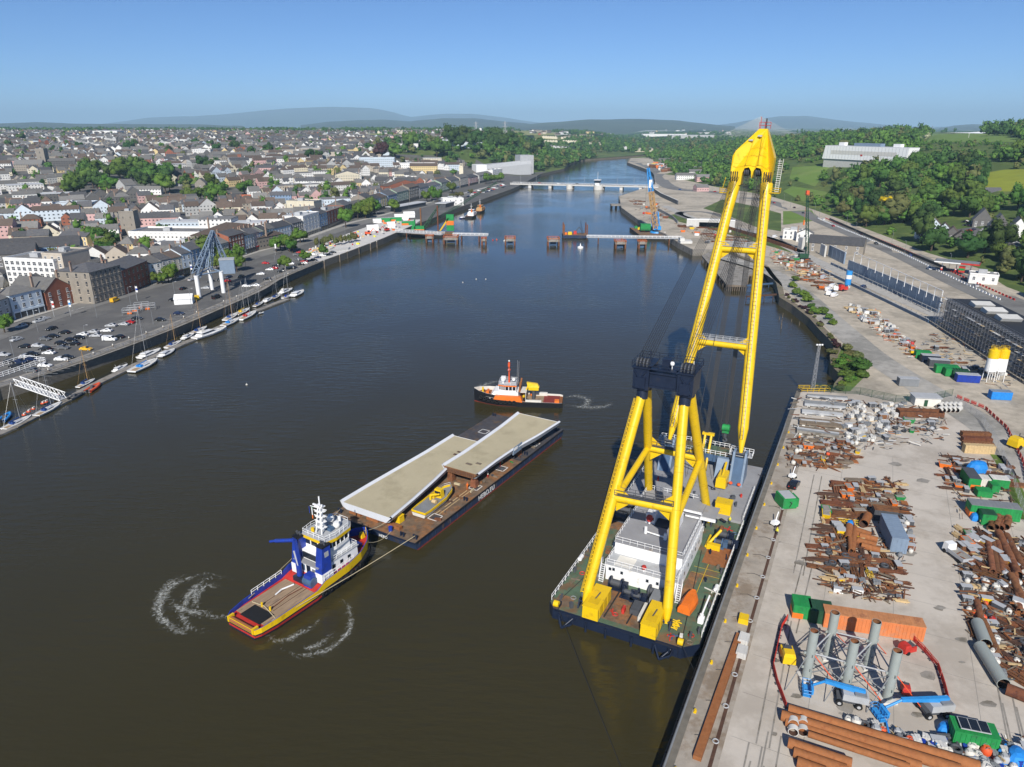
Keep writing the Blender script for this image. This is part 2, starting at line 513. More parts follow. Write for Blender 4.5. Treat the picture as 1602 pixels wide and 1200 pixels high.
def foammat():
 m=bpy.data.materials.new('foam');m.use_nodes=True
 n,l=m.node_tree.nodes,m.node_tree.links
 b=n['Principled BSDF'];b.inputs['Base Color'].default_value=(.62,.63,.58,1);b.inputs['Roughness'].default_value=.8
 tc=n.new('ShaderNodeTexCoord');uv=n.new('ShaderNodeUVMap');sp=n.new('ShaderNodeSeparateXYZ');l.new(uv.outputs[0],sp.inputs[0])
 a=n.new('ShaderNodeTexNoise');a.inputs['Scale'].default_value=.9;a.inputs['Detail'].default_value=8;a.inputs['Roughness'].default_value=.75;a.inputs['Distortion'].default_value=1.6
 l.new(tc.outputs['Object'],a.inputs['Vector'])
 e=n.new('ShaderNodeMath');e.operation='MULTIPLY_ADD';e.inputs[1].default_value=.30;e.inputs[2].default_value=-.235
 l.new(sp.outputs[1],e.inputs[0])
 s=n.new('ShaderNodeMath');s.operation='ADD';l.new(a.outputs[0],s.inputs[0]);l.new(e.outputs[0],s.inputs[1])
 r=n.new('ShaderNodeMapRange');r.inputs[1].default_value=.46;r.inputs[2].default_value=.74;r.inputs[4].default_value=.75
 l.new(s.outputs[0],r.inputs[0]);l.new(r.outputs[0],b.inputs['Alpha'])
 MATS['foam']=m
foammat()
def watermat():
 m=bpy.data.materials.new('river_water');m.use_nodes=True
 n,l=m.node_tree.nodes,m.node_tree.links
 b=n['Principled BSDF']
 tc=n.new('ShaderNodeTexCoord')
 b.inputs['IOR'].default_value=1.333
 b.inputs['Roughness'].default_value=0.06
 nz=n.new('ShaderNodeTexNoise');nz.inputs['Scale'].default_value=0.02;nz.inputs['Detail'].default_value=4
 l.new(tc.outputs['Object'],nz.inputs['Vector'])
 mx=n.new('ShaderNodeMix');mx.data_type='RGBA'
 mx.inputs[6].default_value=(0.034,0.029,0.0115,1);mx.inputs[7].default_value=(0.045,0.038,0.016,1)
 l.new(nz.outputs[0],mx.inputs[0]);l.new(mx.outputs[2],b.inputs['Base Color'])
 mp=n.new('ShaderNodeMapping');mp.inputs['Rotation'].default_value=(0,0,0.35);mp.inputs['Scale'].default_value=(0.45,1.5,1)
 l.new(tc.outputs['Object'],mp.inputs[0])
 a=n.new('ShaderNodeTexNoise');a.inputs['Scale'].default_value=0.42;a.inputs['Detail'].default_value=4;a.inputs['Roughness'].default_value=0.55
 l.new(mp.outputs[0],a.inputs['Vector'])
 c=n.new('ShaderNodeTexNoise');c.inputs['Scale'].default_value=0.012;c.inputs['Detail'].default_value=4;c.inputs['Distortion'].default_value=1.2
 l.new(tc.outputs['Object'],c.inputs['Vector'])
 r=n.new('ShaderNodeMapRange');r.inputs[1].default_value=0.35;r.inputs[2].default_value=0.65;r.inputs[3].default_value=0.16;r.inputs[4].default_value=0.62
 l.new(c.outputs[0],r.inputs[0])
 bp=n.new('ShaderNodeBump');bp.inputs['Distance'].default_value=0.35
 q=n.new('ShaderNodeMapRange');q.inputs[1].default_value=.3;q.inputs[2].default_value=.7;q.inputs[3].default_value=.03;q.inputs[4].default_value=.14;l.new(c.outputs[0],q.inputs[0]);l.new(q.outputs[0],b.inputs['Roughness'])
 l.new(r.outputs[0],bp.inputs['Strength']);l.new(a.outputs[0],bp.inputs['Height']);l.new(bp.outputs[0],b.inputs['Normal'])
 MATS['river_water']=m
watermat()
def g2(L,z=4.0):return[tuple(G(u,v,z).xy)for u,v in L]
LB=[(-196,-320),(-174,140)]+g2([(0,607),(67,587),(160,555),(250,522),(325,490),(400,457),(435,436),(500,410),(545,394),(600,373),(646,353),(675,342),(712,327),(800,296),(811,291),(835,278),(846,272),(882,264),(890,256),(903,250),(1000,243.5),(1053,239.5)])
RBFAR=g2([(1050,243.5),(985,247.5),(981,254),(1012,265),(1026,272),(1024,289),(968,307),(972,325),(1000,345),(1015,355),(1040,366),(1062,380),(1084,391),(1117,390),(1135,393),(1195,416),(1203,428),(1215,443),(1220,465),(1240,477),(1267,498),(1283,516),(1297,530),(1306,542),(1299,556),(1301,572),(1317,587),(1306,600),(1303,611)])
QC=G(1247,611);QN=G(1090,1052)
qd=(QC-QN).normalized()
QE=QN-qd*420
RIVER=LB+RBFAR+[tuple(QC.xy),tuple(QN.xy),tuple(QE.xy)]
_ly=[(p[1],p[0])for p in LB if p[1]<1560]
def xleft(y):return interp(y,[a for a,_ in _ly]+[2300],[b for _,b in _ly]+[330])
_foot=[tuple(G(u,v,5).xy)for u,v in[(1650,474),(1575,447),(1530,418),(1450,394),(1400,374),(1300,337),(1255,321),(1200,305),(1120,292),(1062,279),(1040,261),(1012,247)]]
def footx(y):return interp(y,[-300]+[p[1]for p in _foot],[300]+[p[0]for p in _foot])
def terrain(x,y):
 far=interp(y,[1900,2300,2800,3400,4300,6000,9000,14000],[4,14,40,56,46,20,22,32])
 ra=x/max(y,1)
 far=5+(far-5)*(1-0.72*sm(0.085,0.16,ra)*(1-sm(0.32,0.4,ra)))
 lx=xleft(y)
 if x<lx+60 or y>1950:
  t=interp(y-0.12*min(0,x+300),[0,560,700,950,1250,1750,2500,3500,5000,8000],[4,4,8,18,32,49,59,63,48,30])
  t=4+(t-4)*sm(55,330,lx-x)
  knob=30*math.exp(-((x+40-0.10*(y-1400))/120)**2-((y-1560)/230)**2)*sm(10,90,lx-x)
  t+=knob
  k=sm(1750,2350,y)
  h=t*(1-k)+max(far,t*(1-sm(0.0,0.06,ra)))*k
  if ra>-0.02 and y>1950:h=far*sm(1950,2150,y)+4*(1-sm(1950,2150,y))if ra>0.02 else h
 else:
  h=4.0
 fx=footx(y)
 if x>fx-5 and ra>0.17:
  d=(x-fx)*(1-0.25*sm(900,1600,y))
  hr=interp(d,[-5,0,20,130,300,500,750,1300,2500],[4,4.6,6.5,29,53,68,75,76,60])
  hr=4+(hr-4)*(1-0.55*sm(1500,2600,y))*(0.3+0.7*sm(200,500,y+d*0.3))
  h=max(h if y>1950 else 4,hr)
 elif y<1950 and x>lx+60:
  h=4.0
 if h>7:
  h+=(noise.noise((x*0.006,y*0.006,3))*3.0+noise.noise((x*0.02,y*0.02,8))*1.0)*sm(7,16,h)
 return h
def T(u,v,lift=0.0):
 r=ray(u,v)
 s,st=60.0,4.0
 while s<40000:
  x,y,z=r[0]*s,r[1]*s,CAMH+r[2]*s
  if z<terrain(x,y)+lift:break
  s+=st;st=max(4,s*0.004)
 return Vector((x,y,terrain(x,y)))
def tz(x,y):return Vector((x,y,terrain(x,y)))
YARD=[tuple(QC.xy)]+g2([(1330,615),(1490,625),(1560,712),(1612,800)])+[(260,60),(200,-250),tuple(QE.xy),tuple(QN.xy)]
def tp(L):return[tuple(T(u,v).xy)for u,v in L]
F_GREEN=tp([(1450,223),(1458,209),(1588,212),(1600,222),(1520,222)])
F_YELLOW=tp([(1536,297),(1540,271),(1570,266),(1640,264),(1640,300),(1568,300)])
F_TAN=tp([(575,217),(577,209),(660,210),(650,217)])
F_TAN2=tp([(790,212),(800,204.5),(872,204),(874,211)])
F_LAWN=tp([(1240,262),(1300,258),(1275,292),(1235,280)])
F_LAWN2=tp([(1225,352),(1280,345),(1270,330),(1225,331)])
F_LAWN3=tp([(268,290),(275,280),(308,279),(310,288)])
F_LAWN4=tp([(1260,318),(1300,302),(1240,292),(1225,300)])
F_EMB=g2([(1036,338),(1062,347),(1112,359),(1200,384),(1240,396),(1236,387),(1180,368),(1110,349),(1056,335)])
F_MID=g2([(1130,312),(1190,325),(1222,334),(1222,362),(1185,356),(1140,338),(1100,326)])
PLAZA=g2([(497,412),(545,394),(600,373),(646,353),(660,343),(600,346),(545,365),(490,388),(470,402)])
BANKG=g2([(1303,612),(1306,600),(1317,587),(1301,572),(1299,556),(1306,542),(1330,545),(1358,565),(1352,590),(1330,612)])
ZONES=[('plaza_paving',PLAZA),('yard_concrete',YARD),('field_green',F_GREEN),('field_yellow',F_YELLOW),('field_tan',F_TAN),('field_tan',F_TAN2),('field_green',F_LAWN),('field_green',F_LAWN2),('field_green',F_LAWN3),('field_green',F_LAWN4),('grass_hill',F_EMB),('grass_hill',F_MID),('grass_verge',BANKG)]
def build_ground():
 pts,edges=[],[]
 def loop(P):
  i=len(pts)
  for k in range(len(P)):
   pts.append(P[k])
   edges.append((i+k,i+(k+1)%len(P)))
 loop(RIVER)
 for _,P in ZONES[2:]:loop(P)
 i=len(pts)
 for P in(ZONES[1][1][1:-3],):
  for k in range(len(P)):
   pts.append(P[k])
   if k:edges.append((i+k-1,i+k))
 i=len(pts)
 for k,p in enumerate(PLAZA[4:]+PLAZA[:1]):
  pts.append(p)
  if k:edges.append((i+k-1,i+k))
 i=len(pts)
 for k,p in enumerate(_foot[:-2]):
  pts.append(p)
  if k:edges.append((i+k-1,i+k))
 rr_,r_=[],120.0
 while r_<38000:
  rr_.append(r_);r_*=1.045
 for r_ in rr_:
  for k in range(-52,53):
   a=R(k*1.2+rnd.uniform(-.2,.2))
   pts.append((math.sin(a)*r_,-250+math.cos(a)*r_))
 V,E,F,*_=delaunay_2d_cdt([Vector(p)for p in pts],edges,[],0,1e-3)
 names=[]
 me_v=[(v.x,v.y,terrain(v.x,v.y))for v in V]
 fs,mi=[],[]
 def mid(n):
  if n not in names:names.append(n)
  return names.index(n)
 for f in F:
  cx,cy=sum(V[k].x for k in f)/len(f),sum(V[k].y for k in f)/len(f)
  if inside(cx,cy,RIVER):continue
  z=None
  for nm,P in ZONES:
   if inside(cx,cy,P):z=nm;break
  if z is None:
   lx=xleft(cy)
   if cy>3100 or(cx<lx and cy>2500):z='farmland'
   elif cy>1980 and cx/cy>0.0:z='grass_hill' if cy<2300 else 'farmland'
   elif cx<lx+30:
    z='asphalt' if(lx-cx<95 and cy<1200)else 'city_ground'
    if cy>1330 and lx-cx<420:z='grass_hill'
   elif cx>footx(cy):z='grass_hill'
   else:z='gravel'
  fs.append(list(f));mi.append(mid(z))
 me=bpy.data.meshes.new('ground')
 me.from_pydata(me_v,[],fs)
 me.polygons.foreach_set('material_index',mi)
 me.polygons.foreach_set('use_smooth',[True]*len(fs))
 for n_ in names:me.materials.append(MATS[n_])
 me.update()
 o=bpy.data.objects.new('ground',me);COL.objects.link(o)
 return struct(o)
build_ground()
# water
mb=MB('river_water');mb.poly([(-1500,-600,0),(1500,-600,0),(1500,2400,0),(-1500,2400,0)])
struct(mb.build('water'))
# river edges: stone and pile quay walls, earth banks
def wall_along(P,z0,z1,name,m,thick=0.7,top=None):
 mb=MB(m)
 for a,b in zip(P,P[1:]):
  a,b=Vector((*a,0)),Vector((*b,0))
  d=(b-a).normalized();n_=Vector((-d.y,d.x,0))*thick
  mb.hexa([a+Vector((0,0,z0))-n_*.08,b+Vector((0,0,z0))-n_*.08,b+n_+Vector((0,0,z0)),a+n_+Vector((0,0,z0)),a+Vector((0,0,z1))-n_*.08,b+Vector((0,0,z1))-n_*.08,b+n_+Vector((0,0,z1)),a+n_+Vector((0,0,z1))])
 return struct(mb.build(name))
wall_along(LB[:-4],-2,4.12,'quay_wall','quay_stone')
wall_along(LB[-5:]+RBFAR[:3],-2,4.02,'river_bank','earth_bank',3)
wall_along(RBFAR[2:15],-2,4.1,'quay_wall','concrete_old')
wall_along(RBFAR[14:],-2,4.05,'river_bank','earth_bank',2.5)
wall_along([tuple(QC.xy),tuple(QN.xy),tuple(QE.xy)],-2,4.06,'quay_wall','quay_stone',1.2)
wall_along([RBFAR[-1],tuple(QC.xy)],-2,4.06,'quay_wall','quay_stone',1.2)
def strip(name,px,width,m,z=0.06,zone=None,world=None,n=8):
 P=[Vector((*p,0))for p in(world or g2(px))]
 Q=[]
 for i in range(len(P)-1):
  p0,p1,p2,p3=P[max(0,i-1)],P[i],P[i+1],P[min(len(P)-1,i+2)]
  for k in range(n):
   t=k/n
   Q.append(0.5*((2*p1)+(p2-p0)*t+(2*p0-5*p1+4*p2-p3)*t*t+(3*p1-p0-3*p2+p3)*t**3))
 Q.append(P[-1])
 mb=MB(m)
 for i in range(len(Q)):
  d=(Q[min(i+1,len(Q)-1)]-Q[max(i-1,0)]).normalized()
  nn=Vector((-d.y,d.x,0))*width/2
  for q in(Q[i]+nn,Q[i]-nn):mb.add([(q.x,q.y,terrain(q.x,q.y)+z)])
  if i:mb.face([2*i-2,2*i-1,2*i+1,2*i])
 return struct(mb.build(name)),Q
strip('road',[(-60,545),(0,523),(100,489),(230,449),(330,422),(400,400),(470,380),(540,356),(600,340),(700,312),(790,289)],13,'asphalt_pale',0.05)
strip('pavement',[(-60,528),(0,509),(100,479),(230,442),(330,417),(400,394),(470,375),(540,351),(600,336),(700,309),(785,287)],5,'concrete',0.09)
strip('quayside_path',[(-40,613),(67,582),(160,551),(250,518),(325,487),(400,454),(435,434),(495,409)],7,'concrete_old',0.07)
for k in range(5):
 strip('road_marking',[(30+k*70,512-k*21.5+(0,0,-1,-2,-3)[k]),(62+k*70,502-k*21.5+(0,0,-1,-2,-3)[k])],0.25,'line_white',0.08,n=2)
_,ROADR=strip('road',[(1680,522),(1602,485),(1505,441),(1400,391),(1300,350),(1255,331),(1200,314),(1120,301),(1060,296),(1037,285),(1030,270),(1010,259),(990,252)],21,'asphalt_pale',0.05)
strip('railway_track',[(1500,510),(1465,492),(1380,455),(1285,412),(1190,367),(1130,352),(1080,340),(1040,322)],9,'concrete',0.05)
strip('haul_road',[(1130,402),(1200,423),(1245,452),(1285,487),(1330,527),(1370,560),(1440,605),(1520,652),(1570,690),(1640,760)],11,'haul_road',0.05)
strip('road',[(1150,345),(1110,333),(1078,331),(1062,335),(1090,345),(1200,372),(1260,395)],8,'asphalt_pale',0.05)
strip('road',None,13,'asphalt',0.25,world=tp([(1612,398),(1575,384),(1540,372),(1508,358)]))
struct(strip('grass_verge',[(1560,712),(1575,735),(1592,775),(1612,815)],3.2,'grass_verge',0.05)[0],'stuff')
# distant ranges, each a ridge with a front and a back slope
def ridge(name,D,prof,foot=15,m='mountain',deep=0.28):
 mb=MB(m)
 us=[prof[0][0]+(prof[-1][0]-prof[0][0])*i/60 for i in range(61)]
 for u in us:
  v=interp(u,[p[0]for p in prof],[p[1]for p in prof])
  r=ray(u,v);s=D/r[1]
  z=max(foot+1,CAMH+r[2]*s+noise.noise((u*.03,D,0))*D*.0006)
  x=r[0]*s
  mb.add([(x*(1-deep),D*(1-deep),foot-12),(x*(1-deep*.62),D*(1-deep*.62),foot+(z-foot)*0.35),(x*(1-deep*.28),D*(1-deep*.28),foot+(z-foot)*0.72),(x,D,z),(x*(1+deep*.6),D*(1+deep*.6),foot+(z-foot)*0.4),(x*(1+deep),D*(1+deep),foot-12)])
 for i in range(60):
  for k in range(5):mb.face([i*6+k,i*6+6+k,i*6+7+k,i*6+1+k],True)
 return struct(mb.build(name))
ridge('hills',9000,[(-80,196),(0,193),(60,191),(120,193.5),(300,194.5),(380,197)],25)
ridge('mountains',24000,[(130,197),(200,189),(240,183),(300,182),(360,178),(420,172),(480,168),(520,167),(580,169),(610,174),(640,183),(690,178),(740,178),(790,184),(850,193),(920,197)],20)
ridge('hills',11000,[(470,196),(510,191),(560,188),(600,187),(640,190),(690,185),(740,185),(790,190),(850,196)],25)
ridge('hills',9500,[(800,197),(830,194),(880,190),(920,187),(1000,186),(1060,188.5),(1100,193),(1150,198)],22)
ridge('mountains',20000,[(1110,198),(1140,193),(1180,187),(1220,182),(1260,181),(1290,185),(1330,190),(1400,196),(1440,199)],20)
ridge('hills',12000,[(1470,200),(1495,196),(1530,194.5),(1580,196),(1640,199)],25)
# haze
mb=MB();hz=bpy.data.materials.new('haze_air');hz.use_nodes=True
hn=hz.node_tree.nodes;hn.remove(hn['Principled BSDF'])
pv=hn.new('ShaderNodeVolumePrincipled')
pv.inputs['Color'].default_value=(0.50,0.77,1.0,1)
pv.inputs['Anisotropy'].default_value=-0.1
pv.inputs['Density'].default_value=6.6e-5
hz.node_tree.links.new(pv.outputs[0],hn['Material Output'].inputs['Volume'])
MATS['haze_air']=hz
mb.box(-42000,42000,-900,42000,-6,760,'haze_air')
struct(mb.build('haze'),'stuff')
def ysort(p):return p
CR_O,CR_D=Vector((18.15,99.81,0)),Vector((0.44769,0.89419,0))
CR_RZ=-math.atan2(CR_D.x,CR_D.y)
def cw(x,y,z):return CR_O+Vector((CR_D.y,-CR_D.x,0))*x+CR_D*y+Vector((0,0,z))
crane=thing('crane_ship',CR_O,CR_RZ)
reg(crane,'floating crane vessel with tall yellow A-frames and white deckhouse moored at the quay','crane ship',mark='floating crane')
Z0,HB,LEN=2.2,13.4,73.0
mb=MB('navy_paint')
mb.prism([(-HB+1.2,0),(HB-2.5,0),(HB,2.2),(HB,LEN),(-HB,LEN),(-HB,1.4)],-1.5,Z0-.02)
mb.box(-HB+1.5,HB-3,-.55,.0,0.7,Z0-.1)
for x in(-10.5,-8.7,-5.6,-2,2.6,6.4,9):mb.tube((x,-.75,-1),(x,-.75,1.9),0.22)
mb.build('hull',crane)
mb=MB('deck_green')
mb.prism([(-HB+1.3,.1),(HB-2.6,.1),(HB-.1,2.3),(HB-.1,46),(-HB+.1,46),(-HB+.1,1.5)],Z0-.02,Z0+.03)
mb.build('deck',crane)
for q in((-4.2,3.4,1.2,10.6,'deck_rust'),(-12.6,-9.6,1.4,4.2,'deck_rust'),(8.4,13.0,26,33.5,'rust_orange'),(-12.8,-7.4,30,44,'deck_rust'),(7.2,9,12,22,'deck_rust')):
 mb=MB();mb.box(*q[:4],Z0+.03,Z0+.05,q[4]);mb.build('rusty_plating',crane)
r5=random.Random(5)
for k in range(64):
 x,y=(r5.uniform(-12.4,12.4),r5.uniform(1.5,12))if k<26 else(r5.choice((-1,1))*r5.uniform(7.8,12.6),r5.uniform(12,44))if k<50 else(r5.uniform(-12,12),r5.uniform(46,60))
 z=Z0+(.6 if y>44 else.03);t=k%4;mb=MB(r5.choice(['dark_grey','steel_blue','rust','mid_grey','navy_paint','old_timber','red_paint','off_white']))
 if t==0:mb.rbox((x,y,z),(r5.uniform(.4,1.4),r5.uniform(.4,1),r5.uniform(.3,1.1)),r5.uniform(0,3))
 elif t==1:mb.tube((x,y,z),(x,y,z+r5.uniform(.5,1.3)),.22,.18,n=8);mb.tube((x,y,z+.5),(x,y,z+.62),.3,n=8)
 elif t==2:mb.path([(x+math.cos(a)*.5,y+math.sin(a)*.5,z+.08+a*.01)for a in[j*.7 for j in range(19)]],.07,4)
 else:mb.rbox((x,y,z),(r5.uniform(1.2,3.2),.16,.16),r5.uniform(0,3));mb.rbox((x,y+.3,z),(r5.uniform(1.2,2.6),.2,.2),r5.uniform(0,3))
 mb.build('deck_fitting',crane)
mb=MB('yellow_dark');mb.box(7.4,12.6,22,22.1,Z0+.03,Z0+.036);mb.box(7.4,12.6,24,24.1,Z0+.03,Z0+.036);mb.box(9.7,9.8,12,26,Z0+.03,Z0+.038);mb.build('deck_line',crane)
mb=MB('deck_grey');mb.box(-HB+.3,HB-.3,44,LEN-.2,Z0+.03,Z0+.6)
for x in(-6,0,6):mb.box(x-.04,x+.04,44.2,LEN-.4,Z0+.6,Z0+.63,'mid_grey')
for y in(50,56,62):mb.box(-HB+.4,HB-.4,y-.04,y+.04,Z0+.6,Z0+.632,'mid_grey')
mb.build('cargo_deck',crane)
mb=MB('white_paint')
mb.rail([(-HB+.15,2,Z0),(-HB+.15,44,Z0)],1.2,0.06,1.6);mb.rail([(HB-.15,4,Z0),(HB-.15,44,Z0)],1.2,.06,1.6)
mb.rail([(-HB+.3,44.5,Z0+.6),(-HB+.3,72,Z0+.6)],1.1,.05,1.8);mb.rail([(HB-.4,44.5,Z0+.6),(HB-.4,60,Z0+.6)],1.1,.05,1.8)
mb.build('deck_railing',crane)
for x in(-9.2,8.2):
 mb=MB('navy_paint')
 for q in(((x-2,0,1.9),(x-.4,-2.1,0.3)),((x+1.4,0,1.9),(x-.4,-2.1,.3)),((x-2,0,.8),(x+1.4,0,.8)),((x+1.4,0,1.9),(x+1.4,-1.9,1.6)),((x-.4,-2.1,.3),(x+1.4,-1.9,1.6))):mb.tube(*q,.2,n=6)
 mb.build('anchor_rack',crane)
for x in(-11.6,10.6):
 mb=MB('navy_paint');mb.box(x-.5,x+.5,.2,1.6,Z0,Z0+.7);mb.tube((x-.45,.3,Z0+.9),(x+.45,.3,Z0+.9),.62,m='yellow_paint');mb.build('fairlead',crane)
 # deckhouse
mb=MB('white_paint')
mb.box(-6.7,6.8,12.4,33.4,Z0,5.6)
mb.box(-6.9,7.0,12.2,33.6,5.6,5.72,'light_grey')
mb.box(-6.4,6.5,16.4,32.6,5.72,8.2,'white_paint')
house=mb.build('deckhouse',crane)
mb=MB('deck_grey');mb.box(-6.6,6.7,16.2,32.8,8.2,8.32)
mb.box(-5.2,-1.8,12.5,16.0,5.72,5.75,'off_white');mb.build('roof',house)
mb=MB('white_paint')
mb.box(-3.2,-1.4,25.6,29.6,8.32,10.4);mb.box(1.6,3.4,25.4,29.4,8.32,10.4);mb.box(-1.4,1.6,28.4,30,8.32,10.0)
mb.box(-1.3,1.5,24.9,28.4,8.32,8.36,'navy_paint')
mb.box(-3.0,-1.6,25.5,25.62,9.1,9.7,'glass_dark');mb.box(1.8,3.2,25.3,25.42,9.1,9.7,'glass_dark')
mb.tube((-2.0,21.5,8.4),(-2.0,21.5,9.8),.3,m='white_paint');mb.tube((2.0,20.9,8.4),(2,20.9,9.8),.3);mb.tube((-2,21.4,8.9),(2,20.9,8.9),.16)
mb.box(-6.6,6.6,30.6,30.9,9.9,10.3);mb.box(3.4,9.4,31,31.5,8.6,9.1);mb.box(-9,-3.2,31.2,31.7,8.6,9.1)
mb.box(-6.5,6.4,31,38,9.0,9.12,'deck_grey');mb.box(6.4,9.2,31.4,36.8,8.8,8.92)
for x in(-6.2,6.1):mb.tube((x,37.6,Z0),(x,37.6,9),.15,m='white_paint')
mb.build('bridge_house',house)
for x,y,z in((-2.2,24.6,10.0),(2.7,24.4,10.1),(0.4,12.9,6.6)):
 mb=MB('red_paint');mb.ball((x,y,z),.75 if z>8 else.5);mb.tube((x,y,z-1.2),(x,y,z),.2,m='white_paint');mb.build('ventilator',house)
for x,z in((-3.6,4.2),(1.3,4.0),(3.2,4.0),(-5.9,4.4),(-5.2,4.5)):
 mb=MB('glass_dark');mb.box(x-.22,x+.22,12.34,12.42,z,z+.55);mb.box(x-.3,x+.3,12.37,12.41,z-.08,z+.63,'light_grey');mb.build('window',house)
for y in(18,21,24,27,30):
 mb=MB('glass_dark');mb.box(6.78,6.83,y-.3,y+.3,3.8,4.5);mb.build('window',house)
mb=MB('white_paint')
mb.rail([(-6.6,12.3,5.7),(6.7,12.3,5.7),(6.7,33,5.7)],1.1,.05,1.4);mb.rail([(-6.6,12.3,5.7),(-6.6,33,5.7)],1.1,.05,1.4)
mb.rail([(-6.4,16.4,8.3),(6.5,16.4,8.3),(6.5,32,8.3)],1.1,.045,1.4);mb.rail([(-6.4,16.4,8.3),(-6.4,32,8.3)],1.1,.045,1.4)
mb.rail([(-6.4,31.1,9.1),(-6.4,38,9.1),(6.2,38,9.1)],1,.045,1.4)
mb.build('railing',house)
for sx in(-7.6,6.9):
 mb=MB('white_paint')
 for k in range(9):mb.box(sx,sx+.8,11.2+k*.14,11.4+k*.14,Z0+k*.38,Z0+k*.38+.06)
 for dx in(0,.8):mb.tube((sx+dx,11.1,Z0),(sx+dx,12.5,5.7),.06,n=4);mb.tube((sx+dx,11.0,Z0+1),(sx+dx,12.4,6.7),.05,n=4)
 mb.build('ladder',house)
 # stern A-frame (fixed gantry)
def leg(p,q,r,name,ladder=0,par=crane):
 p,q=Vector(p),Vector(q)
 mb=MB('yellow_paint')
 a,b=p.lerp(q,.07),p.lerp(q,.97)
 mb.tube(p,a,r*.45,r,n=16,caps=True);mb.tube(a,b,r,n=16,caps=False);mb.tube(b,q,r,r*.8,n=16)
 for k in range(1,6):c=p.lerp(q,k/6);e=(q-p).normalized()*.07;mb.tube(c-e,c+e,r*1.025,n=16,m='yellow_dark')
 if ladder:
  d=(q-p).normalized();s_=d.cross(Vector((0,1,0))).normalized()*ladder
  n_=d.cross(s_).normalized()
  if n_.y>0:n_=-n_
  e=s_*(r+.1);o_=n_*(r*.55)
  A,B=p.lerp(q,.05)+o_,p.lerp(q,.96)+o_
  mb.m('yellow_dark')
  w0,w1=s_*(r*.15),s_*(r*1.05)
  mb.path([A+w0,B+w0],.06,4);mb.path([A+w1,B+w1],.06,4)
  mb.path([A+w1+n_*.8,B+w1+n_*.8],.05,4);mb.path([A+w0+n_*.8,B+w0+n_*.8],.05,4)
  k=int((B-A).length/.75)
  for i in range(k):
   t=i/k
   mb.tube(A.lerp(B,t)+w0,A.lerp(B,t)+w1,.09,n=3,caps=False,m='yellow_paint')
   if i%3==0:mb.tube(A.lerp(B,t)+w1,A.lerp(B,t)+w1+n_*.8,.05,n=3,caps=False,m='yellow_dark')
 return mb.build(name,par)
FL,FR,FLt,FRt=Vector((-7.4,3.0,Z0+.6)),Vector((7.2,4.2,Z0+.6)),Vector((-3.8,19.2,38.4)),Vector((3.7,19.2,38.4))
RL,RR,RLt,RRt=Vector((-6.8,41.5,Z0+.6)),Vector((6.5,41.0,Z0+.6)),Vector((-3.9,22.0,39)),Vector((3.9,22.0,39))
leg(FL,FLt,.86,'gantry_leg',ladder=1);leg(FR,FRt,.86,'gantry_leg');leg(RL,RLt,.86,'gantry_leg');leg(RR,RRt,.86,'gantry_leg')
for p in(FL,FR,RL,RR):
 mb=MB('navy_paint')
 for dx in(-.75,.75):mb.hexa([(p.x+dx-.12,p.y-1.2,Z0),(p.x+dx+.12,p.y-1.2,Z0),(p.x+dx+.12,p.y+1.2,Z0),(p.x+dx-.12,p.y+1.2,Z0),(p.x+dx-.12,p.y-.4,Z0+1.5),(p.x+dx+.12,p.y-.4,Z0+1.5),(p.x+dx+.12,p.y+.4,Z0+1.5),(p.x+dx-.12,p.y+.4,Z0+1.5)])
 mb.tube((p.x-1,p.y,Z0+.9),(p.x+1,p.y,Z0+.9),.28);mb.build('leg_foot',crane)
def beam(p,q,r,name,walk=None,gus=True):
 mb=MB('yellow_paint');p,q=Vector(p),Vector(q)
 mb.tube(p,q,r,n=14)
 if gus:
  d=(q-p).normalized()
  for e,s_ in((p,1),(q,-1)):
   for dz in(-1,1):mb.poly([e+d*s_*.6+Vector((0,-.05,dz*r)),e+d*s_*3.0+Vector((0,-.05,dz*r)),e+d*s_*.6+Vector((0,-.05,dz*(r+1.9)))]);mb.poly([e+d*s_*.6+Vector((0,.05,dz*(r+1.9))),e+d*s_*3.0+Vector((0,.05,dz*r)),e+d*s_*.6+Vector((0,.05,dz*r))])
 o=mb.build(name,crane)
 if walk:
  m2=MB(walk);z=Vector((0,0,r+.05))
  dd=(q-p);ln=dd.length;dd.normalize();pr=Vector((-dd.y,dd.x,0)).normalized()*.6
  a,b=p+z+dd*.3,q+z-dd*.3
  m2.hexa([a-pr,b-pr,b+pr,a+pr,a-pr+Vector((0,0,.12)),b-pr+Vector((0,0,.12)),b+pr+Vector((0,0,.12)),a+pr+Vector((0,0,.12))])
  m2.rail([tuple(a-pr),tuple(b-pr)],1.1,.05,1.5,'light_grey' if walk=='light_grey' else 'dark_grey');m2.rail([tuple(a+pr),tuple(b+pr)],1.1,.05,1.5)
  m2.build('walkway',o)
 return o
f1,f2=.50,.53
beam(FL.lerp(FLt,f1),FR.lerp(FRt,f1),.72,'gantry_crossbeam','dark_grey')
beam(RL.lerp(RLt,f2),RR.lerp(RRt,f2),.68,'gantry_crossbeam','dark_grey')
beam(FL.lerp(FLt,.46),RL.lerp(RLt,f2),.62,'gantry_brace',gus=False);beam(FR.lerp(FRt,.44),RR.lerp(RRt,f2-.02),.62,'gantry_brace',gus=False)
mb=MB('navy_paint')
